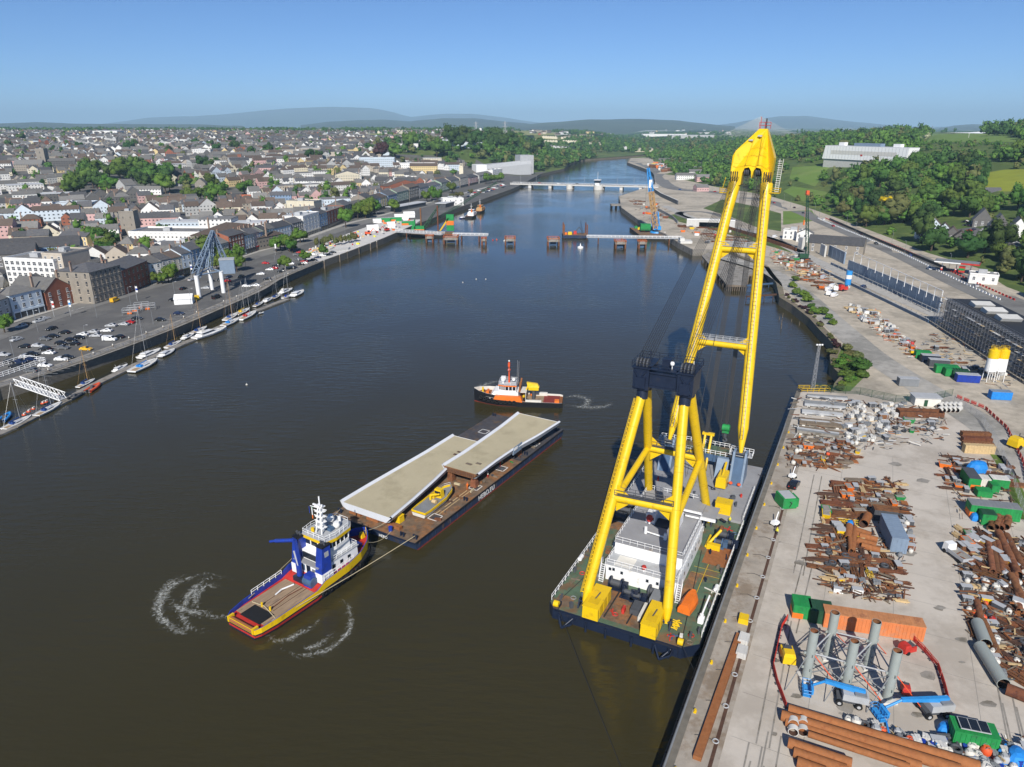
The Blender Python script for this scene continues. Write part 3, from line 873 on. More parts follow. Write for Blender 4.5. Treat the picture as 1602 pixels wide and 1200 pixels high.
for sx in(-1,1):
 a,b=(-5.3,-2.5)if sx<0 else(2.5,5.3)
 mb.box(a,b,17.6,23.4,39.2,43.2);mb.box(a+.5,b-.5,17.2,17.6,39.6,41.6)
 mb.box(a-.25,b+.25,17.3,23.7,43.2,43.4)
 mb.tube((sx*3.8,18.9,37.2),(sx*3.8,19.2,39.4),1.05,n=12);mb.tube((sx*3.9,22,37.9),(sx*3.9,22,39.4),1.0,n=12)
 for k in range(4):mb.tube((sx*3.9-1.1+k*.6,19,43.7),(sx*3.9-.85+k*.6,19,43.7),1.0,n=14,m='dark_grey')
 mb.m('navy_paint')
 mb.path([(sx*5.1,17.5,42.8),(sx*3,17.4,39.7)],.18);mb.path([(sx*3,17.5,42.8),(sx*5.1,17.4,39.7)],.18)
mb.box(-2.5,2.5,18.4,22.6,39.7,42.6)
mb.box(-2.5,2.5,18.1,18.4,42.3,42.6);mb.box(-2.5,2.5,18.1,18.4,39.7,40.0)
mb.box(-2.5,2.5,17.5,18.4,43.2,43.4)
head=mb.build('gantry_head',crane)
mb=MB('navy_paint');mb.rail([(-5.5,17.3,43.4),(5.5,17.3,43.4),(5.5,23.7,43.4),(-5.5,23.7,43.4),(-5.5,17.3,43.4)],1.1,.05,1.5)
mb.tube((-2.8,19,43.4),(-2.8,19,46.4),.06,n=5);mb.box(-.9,.7,20,21.4,43.2,44.6);mb.ball((1.1,19.2,44.3),.42,m='white_paint');mb.tube((1.1,19.2,43.2),(1.1,19.2,44),.08);mb.tube((4.6,20,43.4),(4.6,20,45),.05,n=5,m='white_paint')
mb.build('head_railing',head)
# luffing jib
JL,JR,JLt,JRt=Vector((-8.5,63.6,9.9)),Vector((8.6,63.6,9.9)),Vector((-3.9,90.6,69.5)),Vector((3.7,90.6,69.5))
for p,q,s_ in((JL,JLt,1),(JR,JRt,-1)):
 mb=MB('yellow_paint');n=16
 mb.tube(p,p.lerp(q,.09),.4,1.25,n=n,caps=True);mb.tube(p.lerp(q,.09),p.lerp(q,.9),1.25,n=n,caps=False);mb.tube(p.lerp(q,.9),q,1.25,1.5,n=n)
 for k in range(1,9):c=p.lerp(q,.06+k/9.6);mb.tube(c,c+(q-p).normalized()*.14,1.275,n=16,m='yellow_dark')
 mb.m('yellow_paint')
 d=(q-p).normalized();n_=d.cross(Vector((1,0,0))).normalized()
 if n_.y>0:n_=-n_
 A,B=p.lerp(q,.05)+n_*1.35,p.lerp(q,.97)+n_*1.5
 for dx in(-.35,.35):
  mb.path([A+Vector((dx,0,0)),B+Vector((dx,0,0))],.07,4,'dark_grey' if dx<0 else 'light_grey')
 mb.m('yellow_dark')
 for i in range(64):mb.tube(A.lerp(B,i/64)-Vector((.35,0,0)),A.lerp(B,i/64)+Vector((.35,0,0)),.05,n=3,caps=False)
 mb.build('jib_leg',crane)
beam(JL.lerp(JLt,.385),JR.lerp(JRt,.385),.8,'jib_crossbeam','light_grey');beam(JL.lerp(JLt,.745),JR.lerp(JRt,.745),.75,'jib_crossbeam','light_grey')
def plate(P,y0f,y1f,mb):
 n=len(P)
 A=[(x,y0f(z),z)for x,z in P];B=[(x,y1f(z),z)for x,z in P]
 i=mb.add(A+B)
 mb.face(list(range(i,i+n)));mb.face(list(range(i+2*n-1,i+n-1,-1)))
 for k in range(n):
  k2=(k+1)%n
  mb.face([i+k2,i+k,i+n+k,i+n+k2])
mb=MB('yellow_paint')
yf=lambda z:89.4+max(0,z-75)*1.05
yb=lambda z:92.6+max(0,z-75)*.95
P=[(-.05+(x+.1)*(.91 if z<80 else.63),z)for x,z in[(-5.2,69.2),(-2.6,69.2),(-2.4,72.0),(-1.9,73.2),(-.8,73.4),(-.2,72.6),(.1,70.8),(.5,72.6),(1.1,73.4),(2.2,73.2),(2.7,72),(2.9,69.2),(4.9,69.2),(5.2,71.5),(5.3,75.6),(4.9,76.4),(2.4,82.2),(-.6,82.2),(-5.1,77.1),(-5.5,76.0),(-5.5,71.5)]]
plate(P,yf,yb,mb)
for z in(74.2,76.6,78.2):mb.box(-4.4+(z-74)*.8,4.2-(z-74)*.4,yf(z)-.12,yf(z)+.02,z,z+.07,'yellow_dark')
for x in(-1.6,1.4):mb.tube((x,yf(74),74),(x*.6,yf(80),80),.1,n=4)
for x,z in((-1.6,79.4),(.3,80.4)):mb.box(x-.5,x+.5,yf(z)-.5,yf(z)-.05,z,z+.35,'light_grey')
jh=mb.build('jib_head',crane)
for sx in(-1,1):
 mb=MB('wire')
 for k in range(4):mb.box(sx*3.9-.95+k*.5,sx*3.9-.72+k*.5,89.26,89.5,70.0,72.4)
 mb.build('sheave_slot',jh)
 mb=MB('dark_grey')
 for k in range(3):mb.tube((sx*1.35-.45+k*.4,91,72.3),(sx*1.35-.2+k*.4,91,72.3),1.05,n=14)
 mb.build('sheave',jh)
mb=MB('off_white')
for zz,y in((0,0),(.8,0)):
 mb.path([(5.9+zz,89.2,68),(6.2+zz,89.8,75.5)],.07,4)
for k in range(15):mb.tube((5.9,89.2,68+k*.5),(6.8,89.2,68+k*.5),.07,n=3,caps=False)
mb.build('head_ladder',jh);mb=MB();mb.box(4.8,7.2,88.4,90,67.6,67.75,'yellow_dark');mb.rail([(4.8,88.4,67.7),(7.2,88.4,67.7),(7.2,90,67.7)],1.1,.05,1.2);mb.build('head_platform',jh);mb=MB('yellow_dark');mb.box(-7.0,-4.6,88.6,90,67.2,67.35);mb.rail([(-4.6,88.6,67.3),(-7,88.6,67.3),(-7,90,67.3)],1.1,.05,1.2)
mb.path([(-6.6,89,67.3),(-5.9,89.3,71)],.07,4)
mb.build('head_platform',jh)
mb=MB('red_paint');mb.rail([(-.5,97.2,82.2),(2.2,97.2,82.2)],1.5,.06,1.3);mb.tube((-.2,97.4,82.2),(-.2,97.4,85),.07,n=5);mb.tube((1.1,97.4,82.2),(1.1,97.4,84.6),.18,n=6,m='dark_grey');mb.build('top_railing',jh)
for sx in(-1,1):
 mb=MB('blue_grey')
 x=sx*8.6
 for e in(-1.35,1.35):
  mb.hexa([(x+e-.25,60.0,Z0+.6),(x+e+.25,60.0,Z0+.6),(x+e+.25,66.5,Z0+.6),(x+e-.25,66.5,Z0+.6),(x+e-.25,62.8,10.3),(x+e+.25,62.8,10.3),(x+e+.25,65.0,10.3),(x+e-.25,65.0,10.3)])
 mb.hexa([(x-1.3,60.0,Z0+.6),(x+1.3,60.0,Z0+.6),(x+1.3,60.4,Z0+.6),(x-1.3,60.4,Z0+.6),(x-1.3,62.5,9.0),(x+1.3,62.5,9.0),(x+1.3,62.9,9.0),(x-1.3,62.9,9.0)],'steel_blue')
 mb.tube((x-1.8,63.7,9.7),(x+1.8,63.7,9.7),.4,m='dark_grey')
 mb.box(x-2.6,x+2.6,63.9,66.6,8.8,8.95,'light_grey');mb.rail([(x-2.6,66.6,8.9),(x+2.6,66.6,8.9),(x+2.6,64,8.9)],1.1,.06,1.0,'white_paint');mb.rail([(x-2.6,66.6,8.9),(x-2.6,64,8.9)],1.1,.06,1.0)
 if sx>0:
  for e in(-1,.9):mb.ball((x+e,59.8,Z0+1.3),.5,m='orange_red',sz=.7)
 mb.build('jib_footing',crane)
mb=MB('steel_blue')
mb.box(-6.0,6.0,66.0,71.5,6.6,7.0,'deck_green');mb.box(-6,6,65.8,66.0,5.2,7.0,'steel_blue')
for x in(-5.5,-2,2,5.5):mb.tube((x,69,Z0+.6),(x,69,6.6),.25)
mb.rail([(-6,65.9,7),(6,65.9,7)],1.1,.06,1.1,'white_paint');mb.rail([(-6,71.5,7),(6,71.5,7)],1.1,.06,1.1)
mb.hexa([(3.2,62.5,Z0+.6),(6,62.5,Z0+.6),(6,66,Z0+.6),(3.2,66,Z0+.6),(3.2,65,6.9),(6,65,6.9),(6,66,6.9),(3.2,66,6.9)],'blue_grey')
mb.build('stern_gallery',crane)
mb=MB('yellow_paint')
for x in(-.9,.6):mb.tube((x,64.5,Z0+.6),(x,68.8,11.2),.32,n=8)
mb.box(-1.6,1.3,68.3,69.1,10.8,11.4);mb.build('hook_rest',crane)
for x0,x1,y0,y1,h,nm in((-6.5,-3.6,-.4,6.6,2.7,'ballast_box'),(3.9,6.6,-.5,6.5,2.7,'ballast_box'),(6.8,10.2,45.4,48.0,3.2,'stores_box')):
 mb=MB('yellow_paint');mb.box(x0,x1,y0,y1,Z0+.3,Z0+h,t=.06)
 mb.box(x0-.05,x1+.05,y0-.05,y1+.05,Z0+h,Z0+h+.08)
 if y0<5:
  mb.box(x0+.5,x1-.5,y0+1.2,y0+3.2,Z0+h+.08,Z0+h+.1,'yellow_dark');mb.path([((x0+x1)/2,y0+2.6,Z0+h+.2),((x0+x1)/2+.2,y0+4.6,Z0+h+.2)],.12,6,'dark_grey')
  for y in(y0+.9,y0+3,y0+5):mb.box(x0-.04,x0+.06,y,y+.12,Z0+.4,Z0+h,'yellow_dark');mb.box(x1-.06,x1+.04,y,y+.12,Z0+.4,Z0+h)
 mb.build(nm,crane)
mb=MB('yellow_paint');mb.box(4.6,7.0,56.6,62.4,Z0+1.0,Z0+3.2,t=.1);mb.box(5.0,6.6,57,58.2,Z0+3.2,Z0+3.6);mb.tube((5.8,58,Z0+3.3),(5.6,63.4,Z0+4.6),.3);mb.box(5,6.6,57,62,Z0+.6,Z0+1,'dark_grey');mb.build('deck_crane',crane)
def winch(x,y,w_,m='navy_paint',r=.9,z=Z0,extra=True):
 mb=MB(m)
 for e in(-w_/2,w_/2):mb.tube((x+e-.12,y,z+1.1),(x+e+.12,y,z+1.1),r*1.25,n=14)
 mb.tube((x-w_/2,y,z+1.1),(x+w_/2,y,z+1.1),r*.7,n=12,m='dark_grey')
 mb.box(x-w_/2-.5,x+w_/2+.5,y-1,y+1,z+.02,z+.3,m);mb.box(x+w_/2+.2,x+w_/2+1.1,y-.6,y+.6,z+.3,z+1.6)
 return mb.build('winch',crane)
winch(-4.0,10.6,2.2);winch(-1.2,9.0,1.6,r=.6);winch(.6,8.7,1.5,r=.6);winch(3.4,11.2,2.4,'dark_grey');winch(10.4,36.5,2.2);winch(12,34,1.6,r=.7);winch(10.2,33.2,1.4,r=.7,m='steel_blue')
for y in(34,37,40):winch(-11,y,2.6,'dark_grey',r=.8)
mb=MB('yellow_paint');mb.box(8.2,10.8,31.2,32.2,Z0,Z0+1.2);mb.tube((8.4,32,Z0+.8),(10.2,34.6,Z0+3),.3);mb.tube((8.0,31.4,Z0+.4),(8.0,36,Z0+.4),.25);mb.build('winch_guard',crane)
mb=MB('mid_grey');mb.box(3.0,5.0,7.3,10.8,Z0,Z0+2.2,t=.15);mb.box(.6,2.2,4.4,7.4,Z0,Z0+1.1,'dark_grey');mb.box(2.4,2.9,3.2,7.6,Z0,Z0+1.0,'off_white');mb.build('control_cabinet',crane)
mb=MB('wire')
for x in(-2.9,1.2):mb.path([(x,10.5,Z0+.25),(x-.2,1.5,Z0+.25)],.13,5)
mb.path([(10.6,1,Z0+.1),(7.5,30,Z0+.1)],.07,4);mb.path([(-12,2,Z0+.1),(-7.4,28,Z0+.1)],.07,4)
mb.build('deck_cable',crane)
mb=MB('white_paint');mb.tube((12.3,8.0,Z0),(12.3,8.0,Z0+1.6),.35);mb.tube((12.3,8.0,Z0+1.5),(12.6,12.4,Z0+2.6),.17);mb.box(11.8,12.8,7.3,8.5,Z0,Z0+1.0);mb.build('davit',crane)
for x,y in((12.6,5),(12.7,12.6),(-12.6,20),(-12.6,26),(12.6,24),(11.6,3.2),(-11.8,3),(-12.7,12),(9,52),(10.5,50.5),(-9,52),(0,50)):
 mb=MB('dark_grey')
 for e in(-.3,.3):mb.tube((x,y+e,Z0),(x,y+e,Z0+(1.5 if y>44 else.9)),.22,n=8)
 mb.build('bollard',crane)
for x,y in((-12.9,15.5),(12.9,17.5)):
 mb=MB('white_paint');mb.tube((x,y-.7,Z0+1),(x,y+.7,Z0+1),.4,n=10);mb.build('liferaft',crane)
mb=MB('wire')
for sx in(-1,1):
 for k in range(7):mb.tube((sx*3.9-1.2+k*.4,19.5,44.3),(sx*3.6-.8+k*.27,89.6,71.2),.055,n=3,caps=False)
 for k in range(4):mb.tube((sx*3.9-.6+k*.4,20.5,43.5),(sx*1.2-.3+k*.2,62,Z0+2),.05,n=3,caps=False)
for k in range(8):mb.tube((-2.1+k*.22,91,72.3),(-1.1+k*.12,68.6,11.4),.06,n=3,caps=False)
for k in range(8):mb.tube((.6+k*.22,91,72.3),(2.9+k*.1,72.5,12.6),.065,n=3,caps=False)
for x,y in((3.4,60),(-2.4,58)):mb.tube((x*.4,91,71),(x,y,Z0+1.5),.06,n=3,caps=False)
mb.build('hoist_wire',crane)
mb=MB('green_paint');mb.box(2.5,4.1,72,73,10.6,12.8,t=.15);mb.tube((2.4,72.5,11.9),(4.2,72.5,11.9),.85,n=14);mb.box(3,3.6,72.3,72.7,9.2,10.6,'dark_grey');mb.path([(3.3,72.5,9.2),(3.8,72.5,8.5),(3.3,72.5,8.0),(2.8,72.5,8.5)],.25,6,'dark_grey');mb.build('hook_block',crane)
mb=MB('orange_paint')
rings=[[(x*s_,y,.35+z)for x,z in((-1.3,.1),(1.3,.1),(1.3,1.0),(.7,1.9),(-.7,1.9),(-1.3,1.0))]for y,s_ in((-2.5,.85),(0,1),(1.6,.95),(2.9,.45))]
mb.loft(rings);mb.box(-.9,.9,-1.4,1.4,0,.4,'dark_grey')
o=mb.build('covered_boat',None,cw(9.4,10.6,Z0+.02),CR_RZ-.1);reg(o,'orange tarpaulin covered boat on the green deck of the floating crane','boat')
mb=MB('yellow_paint')
pts=[(math.cos(k*.9)*(.5+.35*math.sin(k*2.3)),k*.075-1.2,.1+.05*(k%4))for k in range(36)]
mb.path(pts,.09,5);o=mb.build('rope_coil',None,cw(8.6,5.0,Z0+.03),CR_RZ);reg(o,'tangled yellow mooring rope heaped on the crane vessel deck','rope')
def boat_hull(mb,st,lv,deckm,zw=-.5,inner=None,tr=True):
 """st: stations (y, half breadth at deck, at waterline, deck z, bulwark top z); lv: list of (fraction 0..1 between water and bulwark top, material below it)"""
 def pt(s_,f,sd):
  y,bd,bw,zd,zb=s_
  z=zw+(zb-zw)*f
  g=min(1,max(0,(z-zw)/max(.01,zd-zw)))
  return(sd*(bw+(bd-bw)*(1-(1-g)**1.6)),y,z)
 f0=0
 for f1,m in lv:
  mb.m(m)
  for a,b in zip(st,st[1:]):
   for sd in(-1,1):
    q=[pt(a,f0,sd),pt(b,f0,sd),pt(b,f1,sd),pt(a,f1,sd)]
    mb.poly(q if sd>0 else q[::-1])
  for e,k in((st[0],0),(st[-1],1)):
   q=[pt(e,f0,-1),pt(e,f0,1),pt(e,f1,1),pt(e,f1,-1)]
   mb.poly(q if k==0 else q[::-1])
  f0=f1
 th=.16
 for a,b in zip(st,st[1:]):
  for sd in(-1,1):
   A,B=(sd*max(0,a[1]-th),a[0],a[3]),(sd*max(0,b[1]-th),b[0],b[3])
   A2,B2=(A[0],A[1],a[4]),(B[0],B[1],b[4])
   q=[A,B,B2,A2]
   mb.m(inner or lv[-1][1]);mb.poly(q[::-1]if sd>0 else q)
   q=[A2,B2,(sd*b[1],b[0],b[4]),(sd*a[1],a[0],a[4])]
   mb.poly(q[::-1]if sd>0 else q)
  mb.m(deckm)
  mb.poly([(-max(0,a[1]-th),a[0],a[3]),(max(0,a[1]-th),a[0],a[3]),(max(0,b[1]-th),b[0],b[3]),(-max(0,b[1]-th),b[0],b[3])])
 return mb
def heading(a,b):return-math.atan2(b[0]-a[0],b[1]-a[1])
TA,TB=Vector((-46.9,101.2,0)),Vector((-30.2,127.4,0))
TRZ=heading(TA,TB)
tug=thing('tugboat',TA,TRZ)
reg(tug,'blue and yellow tug with twin blue funnels and wooden aft deck pulling the barge','tug',mark='blue and yellow tug')
st=[(0,3.6,3.0,1.5,2.1),(1,4.2,3.6,1.5,2.3),(4,4.7,4.2,1.5,2.5),(13,5.0,4.6,1.6,2.7),(15,5.0,4.6,2.2,3.6),(21,5.0,4.3,2.5,3.9),(25,4.5,3.2,2.8,4.3),(28,3.3,1.8,3.1,4.7),(30,1.7,.6,3.3,5.0),(31.1,.25,.1,3.4,5.2)]
mb=MB();boat_hull(mb,st,[(.34,'navy_paint'),(.50,'red_paint'),(.62,'navy_paint'),(1,'yellow_paint')],'red_paint',inner='blue_paint');mb.build('hull',tug)
mb=MB('deck_wood');mb.box(-4.1,4.1,2.2,14.6,1.55,1.68,'deck_wood')
for x in(-1.6,0,1.6):mb.box(x-.05,x+.05,5.6,14.4,1.68,1.72,'rust_dark')
mb.box(-2.6,2.6,1.8,5.0,1.68,1.75,'black_rubber')
for sx in(-1,1):mb.tube((sx*1.1,5.4,1.7),(sx*1.1,5.4,2.5),.2,m='yellow_paint')
mb.path([(-3.6,5.2,1.8),(-.6,5.5,1.9),(3.6,4.4,1.8)],.08,5,'rope');mb.path([(-1.6,8.8,1.85),(-1.9,10.5,1.85),(-1.2,12.8,1.85)],.17,6,'white_paint')
mb.path([(.9,6,1.8),(.5,10,1.8),(.9,13,1.8)],.08,5,'rust')
mb.build('aft_deck',tug)
mb=MB('rust_orange');mb.tube((-3.0,.35,1.55),(3.0,.35,1.55),.5,n=14);mb.box(-3.4,-3,-.2,1,1.2,2.3,'yellow_paint');mb.box(3,3.4,-.2,1,1.2,2.3);mb.build('stern_roller',tug)
mb=MB('white_paint')
mb.box(-3.5,3.5,15.6,25.2,2.4,5.3,t=.1);mb.box(-3.6,3.6,15.4,25.4,5.3,5.42,'light_grey');mb.box(-2.6,2.6,16.4,24.2,5.42,7.2,'white_paint',t=.1)
mb.box(-3.7,3.7,15.3,25.5,2.4,2.9,'red_paint')
mb.box(-2.0,2.0,16.3,16.45,5.7,6.9,'glass_dark');mb.box(-.5,.5,15.55,15.7,2.9,4.9);mb.box(-2.6,-1,15.55,15.7,3.4,4.6,'steel_blue');mb.box(1,2.6,15.55,15.7,3.2,4.4,'mid_grey');mb.box(-3.3,3.3,15.0,16.2,5.42,5.6,'deck_grey')
for y in(18.4,20.4,22.4):mb.box(3.46,3.54,y,y+.7,3.6,4.5,'glass_dark');mb.box(-3.54,-3.46,y,y+.7,3.6,4.5,'glass_dark')
mb.build('superstructure',tug)
W=[(-2.9,17.6),(2.9,17.6),(3.3,20),(2.9,23.6),(1.6,25),(-1.6,25),(-2.9,23.6),(-3.3,20)]
mb=MB();mb.prism(W,7.2,7.9,'white_paint');mb.prism([(x*.98,20.8+(y-20.8)*.98)for x,y in W],7.9,9.3,'glass_dark')
for k in range(len(W)):
 a,b=W[k],W[(k+1)%len(W)]
 for t in(0,.33,.66):mb.tube((lerp(a[0],b[0],t),lerp(a[1],b[1],t),7.9),(lerp(a[0],b[0],t),lerp(a[1],b[1],t),9.3),.1,n=5,m='white_paint',caps=False)
wh=mb.build('wheelhouse',tug)
mb=MB();mb.prism([(x*1.12,20.8+(y-20.8)*1.12)for x,y in W],9.3,9.95,'yellow_paint','light_grey');mb.rail([(x,y,9.95)for x,y in W+W[:1]],1,.05,1.2,'white_paint')
mb.ball((-1.3,23.3,10.8),.8,m='white_paint');mb.ball((1.2,22.4,10.7),.75);mb.tube((.4,24,9.9),(.4,24,11.4),.3);mb.box(-.4,1.4,20.6,21.6,9.95,10.6,'steel_blue');mb.tube((-1.6,18.9,9.95),(-1.6,18.9,10.8),.35,m='yellow_paint')
mb.build('roof',wh)
mb=MB('white_paint')
for sx,sy in((-.5,-.4),(.5,-.4),(0,.5)):mb.tube((sx*1.6,19.6+sy*1.6,9.95),(sx*.5,19.8+sy*.5,15.6),.13,n=6)
for z in(11,12.2,13.3,14.4,15.5):mb.box(-.9,.9,19.2,20.4,z,z+.12);mb.tube((-1.4+z*.02,19.3,z+.3),(1.2,19.2,z+.4),.1,n=5)
mb.tube((0,19.8,15.5),(0,19.8,17.6),.14);mb.tube((-2.4,19.6,15.0),(2.0,19.6,15.4),.08);mb.box(-.9,.9,18.9,19.2,16,16.25);mb.ball((.7,19.6,15.9),.3)
mast=mb.build('mast',tug)
mb=MB();mb.box(-2.05,-1.85,19.5,19.56,13.2,14.8,'white_paint');mb.box(-2.05,-1.85,19.5,19.56,12.4,13.2,'orange_paint');mb.box(-2.05,-1.85,19.56,19.62,14.2,15,'green_paint');mb.build('flag',mast)
mb=MB('rust');mb.box(-2.75,-2.62,19.5,19.56,13.4,14.8,'blue_paint');mb.build('flag',mast)
for sx in(-1,1):
 mb=MB('blue_paint');x=sx*3.2
 mb.hexa([(x-.9,15.2,4.4),(x+.9,15.2,4.4),(x+.9,17.6,4.4),(x-.9,17.6,4.4),(x-.75,15.9,9.6),(x+.75,15.9,9.6),(x+.75,17.9,9.6),(x-.75,17.9,9.6)])
 mb.box(x-.95,x+.95,15.1,17.7,2.4,4.4,'white_paint');mb.box(x-.85,x+.85,15.8,18.0,9.6,9.9,'hull_black')
 mb.box(x+sx*.76-.05,x+sx*.76+.05,16.3,17.3,7.4,8.6,'light_grey')
 for e in(-.35,.35):mb.tube((x+e,16.9,9.9),(x+e,16.7,10.6),.22,m='dark_grey')
 mb.build('funnel',tug)
mb=MB('blue_paint');mb.tube((-1.4,14.6,1.6),(-1.4,14.6,5.2),.55,n=12);mb.hexa([(-1.8,14.2,4.8),(-1.0,14.2,4.8),(-1.0,15,4.8),(-1.8,15,4.8),(-2.6,14.6,10),(-2.0,14.6,10),(-2.0,15.3,10),(-2.6,15.3,10)]);mb.tube((-2.3,15,9.9),(-6.4,13.8,9.0),.38,n=6);mb.tube((-6.4,13.8,9.0),(-7.6,13.5,8.6),.25,n=6)
mb.box(-2.4,.4,13.7,15.4,1.6,2.8,'navy_paint');mb.tube((-1.2,14.3,5),(-2.1,14.4,8),.18,m='light_grey')
mb.build('deck_crane',tug)
mb=MB('blue_paint');mb.box(.5,2.6,13.6,15.4,1.7,4.2,t=.2);mb.tube((.4,14.4,2.7),(2.7,14.4,2.7),1.0,n=14,m='steel_blue');mb.build('towing_winch',tug)
mb=MB('white_paint');mb.rail([(-4.6,6,2.5),(-4.7,13,2.7)],.9,.06,1.3);mb.rail([(4.3,15.5,3.0),(4.4,23,3.4)],1.2,.06,1.0,'white_paint');mb.rail([(-4.3,15.5,3.0),(-4.4,23,3.4)],1.2,.06,1.0);mb.rail([(-3.5,15.5,5.4),(-3.5,25,5.4),(3.5,25,5.4),(3.5,15.5,5.4)],1,.05,1.2)
mb.build('railing',tug)
def torus(mb,c,ax,r,t,m='black_rubber',n=12,k=6):
 X=Vector(ax).to_track_quat('Z','Y');c=Vector(c)
 rings=[[c+X@Vector(((r+t*math.cos(2*math.pi*j/k))*math.cos(2*math.pi*i/n),(r+t*math.cos(2*math.pi*j/k))*math.sin(2*math.pi*i/n),t*math.sin(2*math.pi*j/k)))for j in range(k)]for i in range(n)]
 return mb.loft(rings+rings[:1],m,False,True)
def stx(y,col=1):
 return interp(y,[s_[0]for s_ in st],[s_[col]for s_ in st])
for y in[14.5+1.45*k for k in range(11)]:
 for sd in(1,-1):
  mb=MB();torus(mb,(sd*(stx(y)+.12),y,1.35+max(0,y-24)*.16),(1,sd*(stx(y+.5)-stx(y-.5))*-1,-.2),.52,.24);mb.build('tyre_fender',tug)
mb=MB('black_rubber');rings=[]
for y in(24,26,28,29.5,30.6,31.3):rings.append((stx(y)+.12,y))
for sd in(-1,1):mb.path([(sd*x,y,2.1)for x,y in rings],.42,8)
mb.build('bow_fender',tug)
mb=MB('yellow_paint');mb.box(-.5,.5,29.4,30.4,3.4,4.6,t=.2);mb.tube((-1.6,27.6,3.2),(1.6,27.6,3.2),.7,n=12,m='blue_paint');mb.build('bow_winch',tug)
# second tug, orange and black
OA,OB=Vector((16.0,209.2,0)),Vector((-12.0,212.2,0))
tug2=thing('tugboat',OA,heading(OA,OB))
reg(tug2,'orange and black workboat tug with white wheelhouse and yellow crane turning behind the barge','tug',mark='orange tug')
st2=[(0,3.6,3.2,1.2,1.7),(1,4.0,3.6,1.2,1.8),(12,4.3,3.8,1.3,1.9),(15,4.3,3.7,1.9,3.0),(20,4.2,3.2,2.4,3.6),(24,3.3,1.9,2.8,4.0),(26.6,1.9,.7,3.0,4.3),(28.2,.3,.1,3.1,4.5)]
mb=MB();boat_hull(mb,st2,[(.16,'boot_red'),(.86,'hull_black'),(1,'hull_black')],'rust_orange',inner='off_white');mb.build('hull',tug2)
mb=MB('rust');mb.box(-3.4,3.4,1,6,1.3,1.4,'boot_red');mb.box(-3.4,3.4,6,11.6,1.3,1.38,'deck_wood');mb.box(-3.9,-3.4,6.5,11.5,1.4,2.4,'off_white');mb.box(3.0,3.9,5,9,1.3,2.4,'off_white');mb.box(-3.6,-2.0,1,2.4,1.4,2.4,'orange_paint');mb.build('aft_deck',tug2)
mb=MB('white_paint');mb.hexa([(-3.2,13.6,1.6),(3.2,13.6,1.6),(3.4,23,2.4),(-3.4,23,2.4),(-2.9,13.9,4.2),(2.9,13.9,4.2),(2.6,21.5,4.4),(-2.6,21.5,4.4)]);mb.hexa([(-4.38,12.4,1.7),(-3.0,12.4,1.7),(-3.0,21.5,2.4),(-4.3,21.5,2.4),(-4.32,13,3.4),(-3,13,3.4),(-3,21,3.6),(-4.2,21,3.6)],'orange_paint');mb.hexa([(3.0,12.4,1.7),(4.38,12.4,1.7),(4.3,21.5,2.4),(3.0,21.5,2.4),(3,13,3.4),(4.32,13,3.4),(4.2,21,3.6),(3,21,3.6)]);mb.build('superstructure',tug2)
W2=[(-2.6,14.6),(2.6,14.6),(2.7,18),(2.0,20),(-2.0,20),(-2.7,18)]
mb=MB();mb.prism(W2,4.2,4.9,'white_paint');mb.prism([(x*.98,17.3+(y-17.3)*.98)for x,y in W2],4.9,6.2,'glass_dark');mb.prism([(x*1.08,17.3+(y-17.3)*1.08)for x,y in W2],6.2,6.6,'orange_paint','light_grey')
for k in range(6):
 a,b=W2[k],W2[(k+1)%6]
 for t in(0,.34,.67):mb.tube((lerp(a[0],b[0],t),lerp(a[1],b[1],t),4.9),(lerp(a[0],b[0],t),lerp(a[1],b[1],t),6.2),.13,n=5,m='white_paint',caps=False)
wh2=mb.build('wheelhouse',tug2)
mb=MB('white_paint');mb.rail([(x,y,6.6)for x,y in W2+W2[:1]],.9,.05,1.2);mb.ball((-1,18.8,7.9),.75);mb.tube((-1,18.8,6.6),(-1,18.8,7.4),.3);mb.box(.6,1.8,18.2,19.6,6.6,8.2);mb.ball((.6,15.6,7.5),.6);mb.build('roof_gear',wh2)
mb=MB('orange_red');mb.tube((0,17,6.6),(0,17,13.4),.28,.16,n=8);mb.box(-.6,.6,16.6,17.4,10.8,11.0);mb.box(-.5,.5,16.7,17.3,12,13.2);mb.tube((-1.4,17,11.2),(1.4,17,11.2),.08,n=5,m='white_paint');mb.ball((0,17,13.8),.3,m='white_paint');mb.tube((.8,14.6,6.6),(.8,14.4,13.8),.05,n=4,m='mast_metal');mb.tube((-.8,14,6.6),(-.8,13.8,14),.05,n=4);mb.build('mast',tug2)
mb=MB('yellow_paint');mb.tube((0,9.2,1.4),(0,9.2,4.6),.6,n=10,m='dark_grey');mb.box(-1.0,1.0,7.6,10.8,4.6,5.5,'yellow_paint');mb.hexa([(-.8,7.4,5.5),(.8,7.4,5.5),(.8,11,5.5),(-.8,11,5.5),(-.5,8,6.6),(.5,8,6.6),(.5,11.4,7.0),(-.5,11.4,7.0)]);mb.tube((0,10.8,6.2),(0,11.6,4.2),.25);mb.build('deck_crane',tug2)
mb=MB('orange_paint')
for x,y,z in((-2,12,1.4),(-1,11.6,1.4),(1.6,12,1.4),(-2.6,10.8,1.4),(2.4,10,1.4),(-1.4,12.2,2.2),(.4,12.3,1.4)):mb.ball((x,y,z+.5),.5,m=rnd.choice(['orange_paint','hull_black','off_white','yellow_paint']))
mb.box(-2.6,2.6,11.3,13.2,4.3,4.45,'off_white')
for x in(-2.4,2.4):mb.tube((x,11.5,1.4),(x,11.5,4.3),.1)
mb.build('deck_gear',tug2)
for e in(-1,1):mb=MB('rust_orange');mb.tube((e*1.6,13.6,4.2),(e*1.9,13.2,7.6),.3);mb.build('exhaust',tug2)
def st2x(y):return interp(y,[s_[0]for s_ in st2],[s_[1]for s_ in st2])
